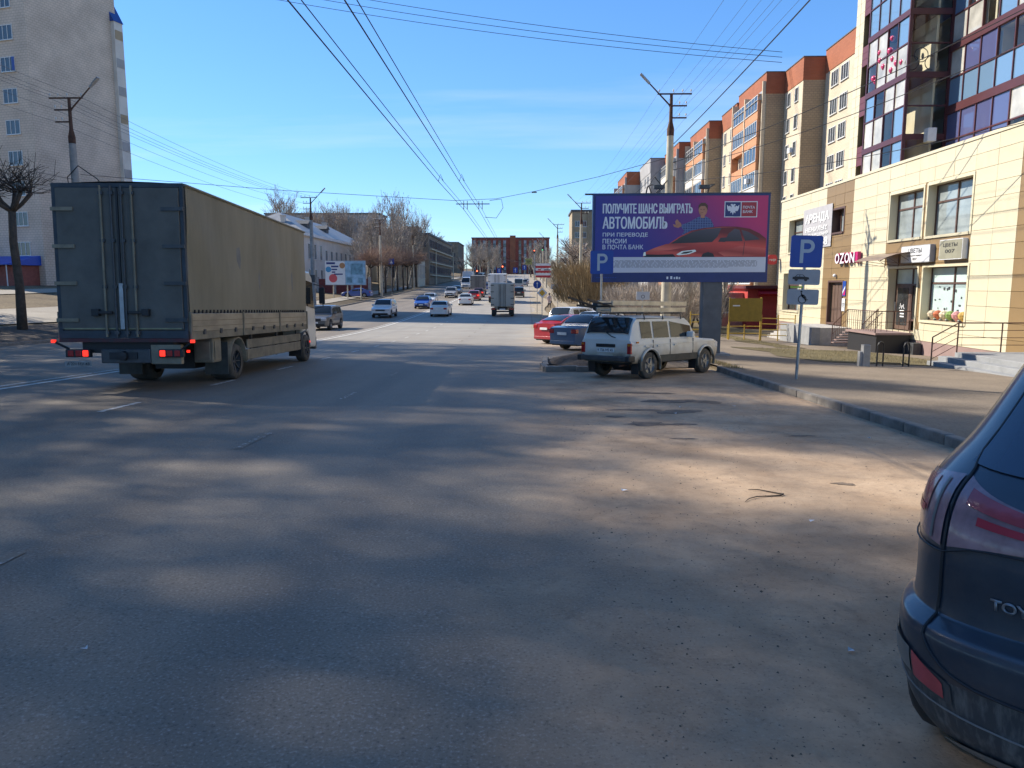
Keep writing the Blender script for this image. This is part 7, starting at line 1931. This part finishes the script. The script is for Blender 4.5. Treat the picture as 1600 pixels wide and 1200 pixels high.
WZ = [(.22, .74), (.28, .80), (.33, .85), (.40, .89), (.50, .915), (.58, .922), (.64, .922), (.675, .918), (.70, .905), (.80, .90), (.90, .898), (1.0, .893), (1.08, .88), (1.14, .85), (1.22, .80), (1.34, .745), (1.46, .695), (1.54, .655), (1.60, .60), (1.64, .48), (1.655, .3)]
def smooth_tab(tab, v):
    """smooth curve through the table"""
    if v <= tab[0][0]: return tab[0][1]
    if v >= tab[-1][0]: return tab[-1][1]
    i = 0
    while tab[i + 1][0] < v: i += 1
    def sl(k):
        if k in (0, len(tab) - 1): return 0.0
        a = (tab[k][1] - tab[k - 1][1]) / (tab[k][0] - tab[k - 1][0]); b = (tab[k + 1][1] - tab[k][1]) / (tab[k + 1][0] - tab[k][0])
        return 0.0 if a * b <= 0 else 2 * a * b / (a + b)
    h_ = tab[i + 1][0] - tab[i][0]; t = (v - tab[i][0]) / h_
    return (2 * t**3 - 3 * t**2 + 1) * tab[i][1] + (t**3 - 2 * t**2 + t) * h_ * sl(i) + (-2 * t**3 + 3 * t**2) * tab[i + 1][1] + (t**3 - t**2) * h_ * sl(i + 1)
def SF(th, z, off=0.0):
    """point on the body shell: th in degrees, 0 at the rear middle, +90 at the left flank"""
    def raw(th, z):
        a = R(th); w = smooth_tab(WZ, z); q0 = smooth_tab(Q0, z)
        sn = abs(math.sin(a)) ** (2 / NEXP); cs = abs(math.cos(a)) ** (2 / NEXP)
        return Vector((-w * sn * (1 if th >= 0 else -1), Q1 - (Q1 - q0) * cs, z))
    p = raw(th, z)
    if off:
        e = .8; du = raw(min(89.9, th + e), z) - raw(max(-89.9, th - e), z); dv = raw(th, z + .012) - raw(th, z - .012)
        n = du.cross(dv); n.normalize()
        if n.y > 0 and abs(th) < 60: n = -n
        if abs(th) >= 60 and n.x * (-1 if th > 0 else 1) < 0: n = -n
        p = p + n * off
    return p
_z0 = [.22, .25, .28, .305, .33, .365, .40, .45, .50, .54, .58, .61, .64, .66, .675, .683, .69, .698, .705, .73, .76, .81, .86, .91, .96, 1.0, 1.04, 1.075, 1.11, 1.135, 1.16, 1.19, 1.22, 1.28, 1.34, 1.40, 1.46, 1.50, 1.54, 1.58, 1.60, 1.615, 1.64, 1.655]
_fs = [0, .06, .14, .22, .30, .38, .46, .54, .60, .66, .71, .755, .79, .82, .85, .875, .90, .92, .938, .954, .967, .978, .987, .993, .998]
zs = sorted(set(_z0 + [(a + b) / 2 for a, b in zip(_z0, _z0[1:])]))
ths = [math.degrees(math.asin(f_ ** (NEXP / 2))) for f_ in _fs] + [90]
ths = [-a for a in reversed(ths[1:])] + ths
def grid_patch(name, th0, th1, z0, z1, off, m, parent, nu=8, nv=6, sm=60):
    """patch of the shell; each bound may be a function of the running fraction"""
    q = MB(); vs = []; fs = []
    for j in range(nv + 1):
        v = j / nv
        for i in range(nu + 1):
            u = i / nu
            a0 = th0(v) if callable(th0) else th0; a1 = th1(v) if callable(th1) else th1
            th = a0 + (a1 - a0) * u
            b0 = z0(u) if callable(z0) else z0; b1 = z1(u) if callable(z1) else z1
            vs.append(SF(th, b0 + (b1 - b0) * v, off))
    for j in range(nv):
        for i in range(nu): fs.append((j * (nu + 1) + i, j * (nu + 1) + i + 1, (j + 1) * (nu + 1) + i + 1, (j + 1) * (nu + 1) + i))
    q.add(vs, fs); return q.build(name, m, parent, smooth=sm)
q = MB(); vs = []; fs = []
for z in zs:
    for th in ths: vs.append(SF(th, z))
n = len(ths)
for j in range(len(zs) - 1):
    zc = (zs[j] + zs[j + 1]) / 2; q.mi = 0
    for i in range(n - 1): fs.append((j * n + i, j * n + i + 1, (j + 1) * n + i + 1, (j + 1) * n + i))
q.add(vs, fs)
q.m = [1 if zs[k // (n - 1)] < .53 else 0 for k in range(len(fs))]
q.build('rear_shell', [DB, DBLOW], xo, smooth=32)
# forward part of the body: flanks, roof, bonnet
def fwd_ring(qy):
    top = interp([(1.9, 1.66), (2.6, 1.67), (3.0, 1.60), (3.55, 1.10), (4.3, .98), (4.55, .80)], qy); wk = interp([(1.9, 1), (3.9, .99), (4.3, .93), (4.55, .80)], qy)
    zl = .26
    for c in (.85, 3.5):
        if abs(qy - c) < .43: zl = max(zl, .36 + math.sqrt(.43 ** 2 - (qy - c) ** 2))
    out = []
    for k in range(15):
        z = zl + (top - zl) * k / 14; zz_ = z if top > 1.5 else z + (1.66 - top) * max(0, (z - .8) / max(.01, top - .8)) ** 6
        w = interp(WZ, min(1.655, zz_)) * wk
        out.append((w, z))
    return [(-w, qy, z) for (w, z) in out] + [(0, qy, top + .01)] + [(w, qy, z) for (w, z) in reversed(out)]
qs = [1.9, 2.2, 2.6, 3.0, 3.07] + [3.5 + .43 * math.cos(math.pi * (1 - k / 8)) for k in range(9)] + [4.0, 4.3, 4.45, 4.55]
qs = sorted(set(round(v, 3) for v in qs)); rg = [fwd_ring(v) for v in qs]; n = len(rg[0]); q = MB(); fs = []
for i in range(len(qs) - 1):
    for k in range(n - 1): fs.append((i * n + k, i * n + k + 1, (i + 1) * n + k + 1, (i + 1) * n + k))
fs.append(tuple(range((len(qs) - 1) * n, len(qs) * n))); q.add([p for r_ in rg for p in r_], fs); q.build('front_body', DB, xo, smooth=40)
q = MB(); q.box(-.72, .72, .5, 4.3, .22, .6); q.build('underbody', M['black'], xo)
for sd in (-1, 1):
    add_wheel(xo, sd * .80, .85, .35, .22, sd); add_wheel(xo, sd * .80, 3.5, .35, .22, sd)
    q = MB(); q.add([(sd * .80, 2.0, 1.2), (sd * .80, 2.9, 1.2), (sd * .70, 2.75, 1.52), (sd * .70, 2.0, 1.54)], [(0, 1, 2, 3)]); q.build('side_window', M['glass'], xo)
q = MB(); q.add([(-.72, 3.47, 1.16), (.72, 3.47, 1.16), (.62, 3.04, 1.60), (-.62, 3.04, 1.60)], [(0, 1, 2, 3)]); q.build('windscreen', M['glass'], xo)
# rear glass, lamps, seams, reflector, skid plate, name
XGL = mat('privacy_glass', (.015, .03, .06), .05, spec=1.0)
WTH = math.degrees(math.asin(.80 ** (NEXP / 2)))
grid_patch('rear_window', -WTH, WTH, lambda u: 1.165 + .05 * (1 - abs(2 * u - 1)) * 0 - .02 * (1 - (2 * u - 1) ** 2), 1.535, .006, XGL, xo, 14, 8)
for sd in (-1, 1):
    def T(f_): return sd * math.degrees(math.asin(f_ ** (NEXP / 2)))
    o = grid_patch('tail_lamp', T(.78), T(.965), lambda u: .915 + .05 * u, lambda u: 1.13 - .03 * u, .005, LAMP_C, xo, 20, 10)
    grid_patch('red_lens', T(.86), T(.955), lambda u: 1.0, lambda u: 1.105 - .02 * u, .008, LAMP_R, o, 14, 6)
    grid_patch('light_guide', T(.87), T(.945), .99, 1.012, .010, LAMP_R2, o, 14, 2)
    grid_patch('chrome_edge', T(.815), T(.826), .93, 1.11, .008, SILV, o, 2, 6)
    o = grid_patch('tail_lamp', T(.15), T(.755), lambda u: .955 - .035 * u ** 1.5, lambda u: 1.045 + .085 * u ** 1.3, .005, LAMP_C, xo, 14, 8)
    grid_patch('red_lens', T(.16), T(.72), lambda u: 1.005 + .05 * u, lambda u: 1.035 + .065 * u, .008, LAMP_R, o, 12, 3)
    grid_patch('light_guide', T(.16), T(.67), lambda u: .982 + .022 * u, lambda u: .998 + .03 * u, .008, LAMP_R2, o, 12, 2)
    q = MB(); q.tube([SF(T(.767), z, .004) for z in (.655, .672, .685, .70, .72, .76, .81, .86, .91, .96, 1.0, 1.04, 1.08, 1.11, 1.13)] + [SF(T(f_), z, .004) for (f_, z) in ((.772, 1.15), (.785, 1.17), (.80, 1.2), (.80, 1.27), (.80, 1.34), (.80, 1.4), (.80, 1.46), (.80, 1.54))], .0045, 6); q.build('hatch_seam', M['black'], xo)
    q = MB(); q.tube([SF(T(f_), z, .003) for (f_, z) in ((.767, .655), (.755, .637), (.74, .618), (.72, .60), (.695, .582), (.66, .567), (.62, .557), (.58, .55), (.5, .545), (.42, .542), (.35, .54), (.2, .54), (.1, .54), (0, .54))], .004, 6); q.build('bumper_seam', M['black'], xo)
    q = MB(); q.tube([SF(T(a), .90, .006) for a in (.985, .97, .95, .93, .905, .88, .85, .82, .79, .77)] + [SF(T(a), b_, .006) for (a, b_) in ((.755, .905), (.72, .917), (.68, .93), (.62, .937), (.55, .94), (.45, .943), (.35, .945), (.25, .945), (.15, .945))], .003, 6); q.build('lamp_seam', M['black'], xo)
    o = grid_patch('bumper_lamp_housing', T(.665), T(.92), lambda u: .47 + .045 * u, lambda u: .53 + .085 * u ** .6, .004, GREYP, xo, 24, 8)
    grid_patch('reflector', T(.69), T(.80), lambda u: .482 + .02 * u, lambda u: .53 + .055 * u ** .7, .007, LAMP_R, o, 14, 5)
    grid_patch('reversing_lens', T(.81), T(.90), lambda u: .508 + .01 * u, lambda u: .588 + .01 * u, .007, mat('dusty_clear_lens', (.14, .15, .15), .3), o, 5, 5)
    q = MB(); q.tube([SF(T(a), .43 + .06 * a ** 4, .002) for a in (0, .1, .2, .3, .4, .5, .6, .65, .7, .75, .8, .84, .88, .91, .94, .96, .98)], .003, 5); q.build('bumper_crease', SILV, xo)
grid_patch('skid_plate', -26, 26, lambda u: .262, lambda u: .325 + .03 * math.sin(math.pi * u) ** .5, .010, SILV, xo, 18, 4)
grid_patch('spoiler', -WTH, WTH, 1.545, 1.60, .07, M['black'], xo, 12, 3)
q = MB(); q.box(-.26, .26, .045, .06, .74, .85); q.build('number_plate', M['plate'], xo)
lt = text('TOYOTA', 0, 0, .20, .034, 0, mat('brushed_chrome_letters', (.30, .30, .31), .4, .6), xo, 'badge_letters', .02, 0, 0, 8)
for v in lt.data.vertices:
    s_ = .54 - v.co.x; z_ = .775 + v.co.y; w = interp(WZ, z_)
    th = math.degrees(math.asin(min(1, (s_ / w) ** (NEXP / 2)))); v.co = SF(th, z_, .008)
sdm = lt.modifiers.new('solid', 'SOLIDIFY'); sdm.thickness = .004
XB = 47.5
seat_on_road(xo, 1.65, 1.60, XB)

# ------------------------------------------------------------------ walker on the far footpath
def person(label, x, y, b, H_, coat, legs, hat):
    t = thing('person', label, 'person', (x, y, gz(x, y) + .05), -R(b)); k = H_ / 1.7; t.scale = (k, k, k)
    V = [(0, 0, .92), (0, 0, 1.12), (0, .01, 1.36), (0, .02, 1.47), (0, .03, 1.58), (0, .03, 1.68),
         (-.1, 0, .88), (-.11, .12, .50), (-.11, .10, .08), (-.11, .22, .04), (.1, 0, .88), (.11, -.06, .48), (.11, -.26, .14), (.11, -.20, .05),
         (-.19, .01, 1.36), (-.25, -.08, 1.1), (-.25, -.0, .86), (.19, .01, 1.36), (.25, .06, 1.1), (.25, .16, .9)]
    E_ = [(0, 1), (1, 2), (2, 3), (3, 4), (4, 5), (0, 6), (6, 7), (7, 8), (8, 9), (0, 10), (10, 11), (11, 12), (12, 13), (2, 14), (14, 15), (15, 16), (2, 17), (17, 18), (18, 19)]
    rad = [.16, .155, .15, .055, .09, .08, .1, .07, .045, .04, .1, .07, .045, .04, .075, .055, .04, .075, .055, .04]
    me = bpy.data.meshes.new('body'); me.from_pydata(V, E_, [])
    o = bpy.data.objects.new('body', me); COL.objects.link(o)
    sk = o.modifiers.new('skin', 'SKIN'); sb = o.modifiers.new('sub', 'SUBSURF'); sb.levels = 1; sb.render_levels = 1
    for i, v in enumerate(me.skin_vertices[0].data): v.radius = (rad[i], rad[i]); v.use_root = (i == 0)
    dg = bpy.context.evaluated_depsgraph_get(); dg.update()
    m2 = bpy.data.meshes.new_from_object(o.evaluated_get(dg)); bpy.data.objects.remove(o)
    m2.materials.clear()
    for m_ in (coat, legs, mat('skin_tone', (.40, .24, .17), .6)): m2.materials.append(m_)
    for p in m2.polygons:
        c = p.center; p.material_index = 1 if c.z < .62 else (2 if c.z > 1.5 or (abs(c.x) > .2 and c.z < .9) else 0); p.use_smooth = True
    m2.name = 'body'; o = bpy.data.objects.new('body', m2); COL.objects.link(o); o.parent = t
    q = MB(); q.lathe([(.105, 1.60), (.12, 1.66), (.10, 1.75), (.04, 1.79), (.001, 1.795)], 12, (0, .025, 0)); q.build('hat', hat, t, smooth=60)
    q = MB(); q.box(-.33, -.22, -.08, .12, .62, .88); q.build('bag', M['black'], t, bevel=.02)
    return t
person('person in a pale coat and dark hat walking on the sandy path', 2.5, 87.5, 175, 1.72, mat('pale_pink_coat', (.48, .38, .36), .9), M['black'], mat('dark_hat', (.03, .025, .04), .9))
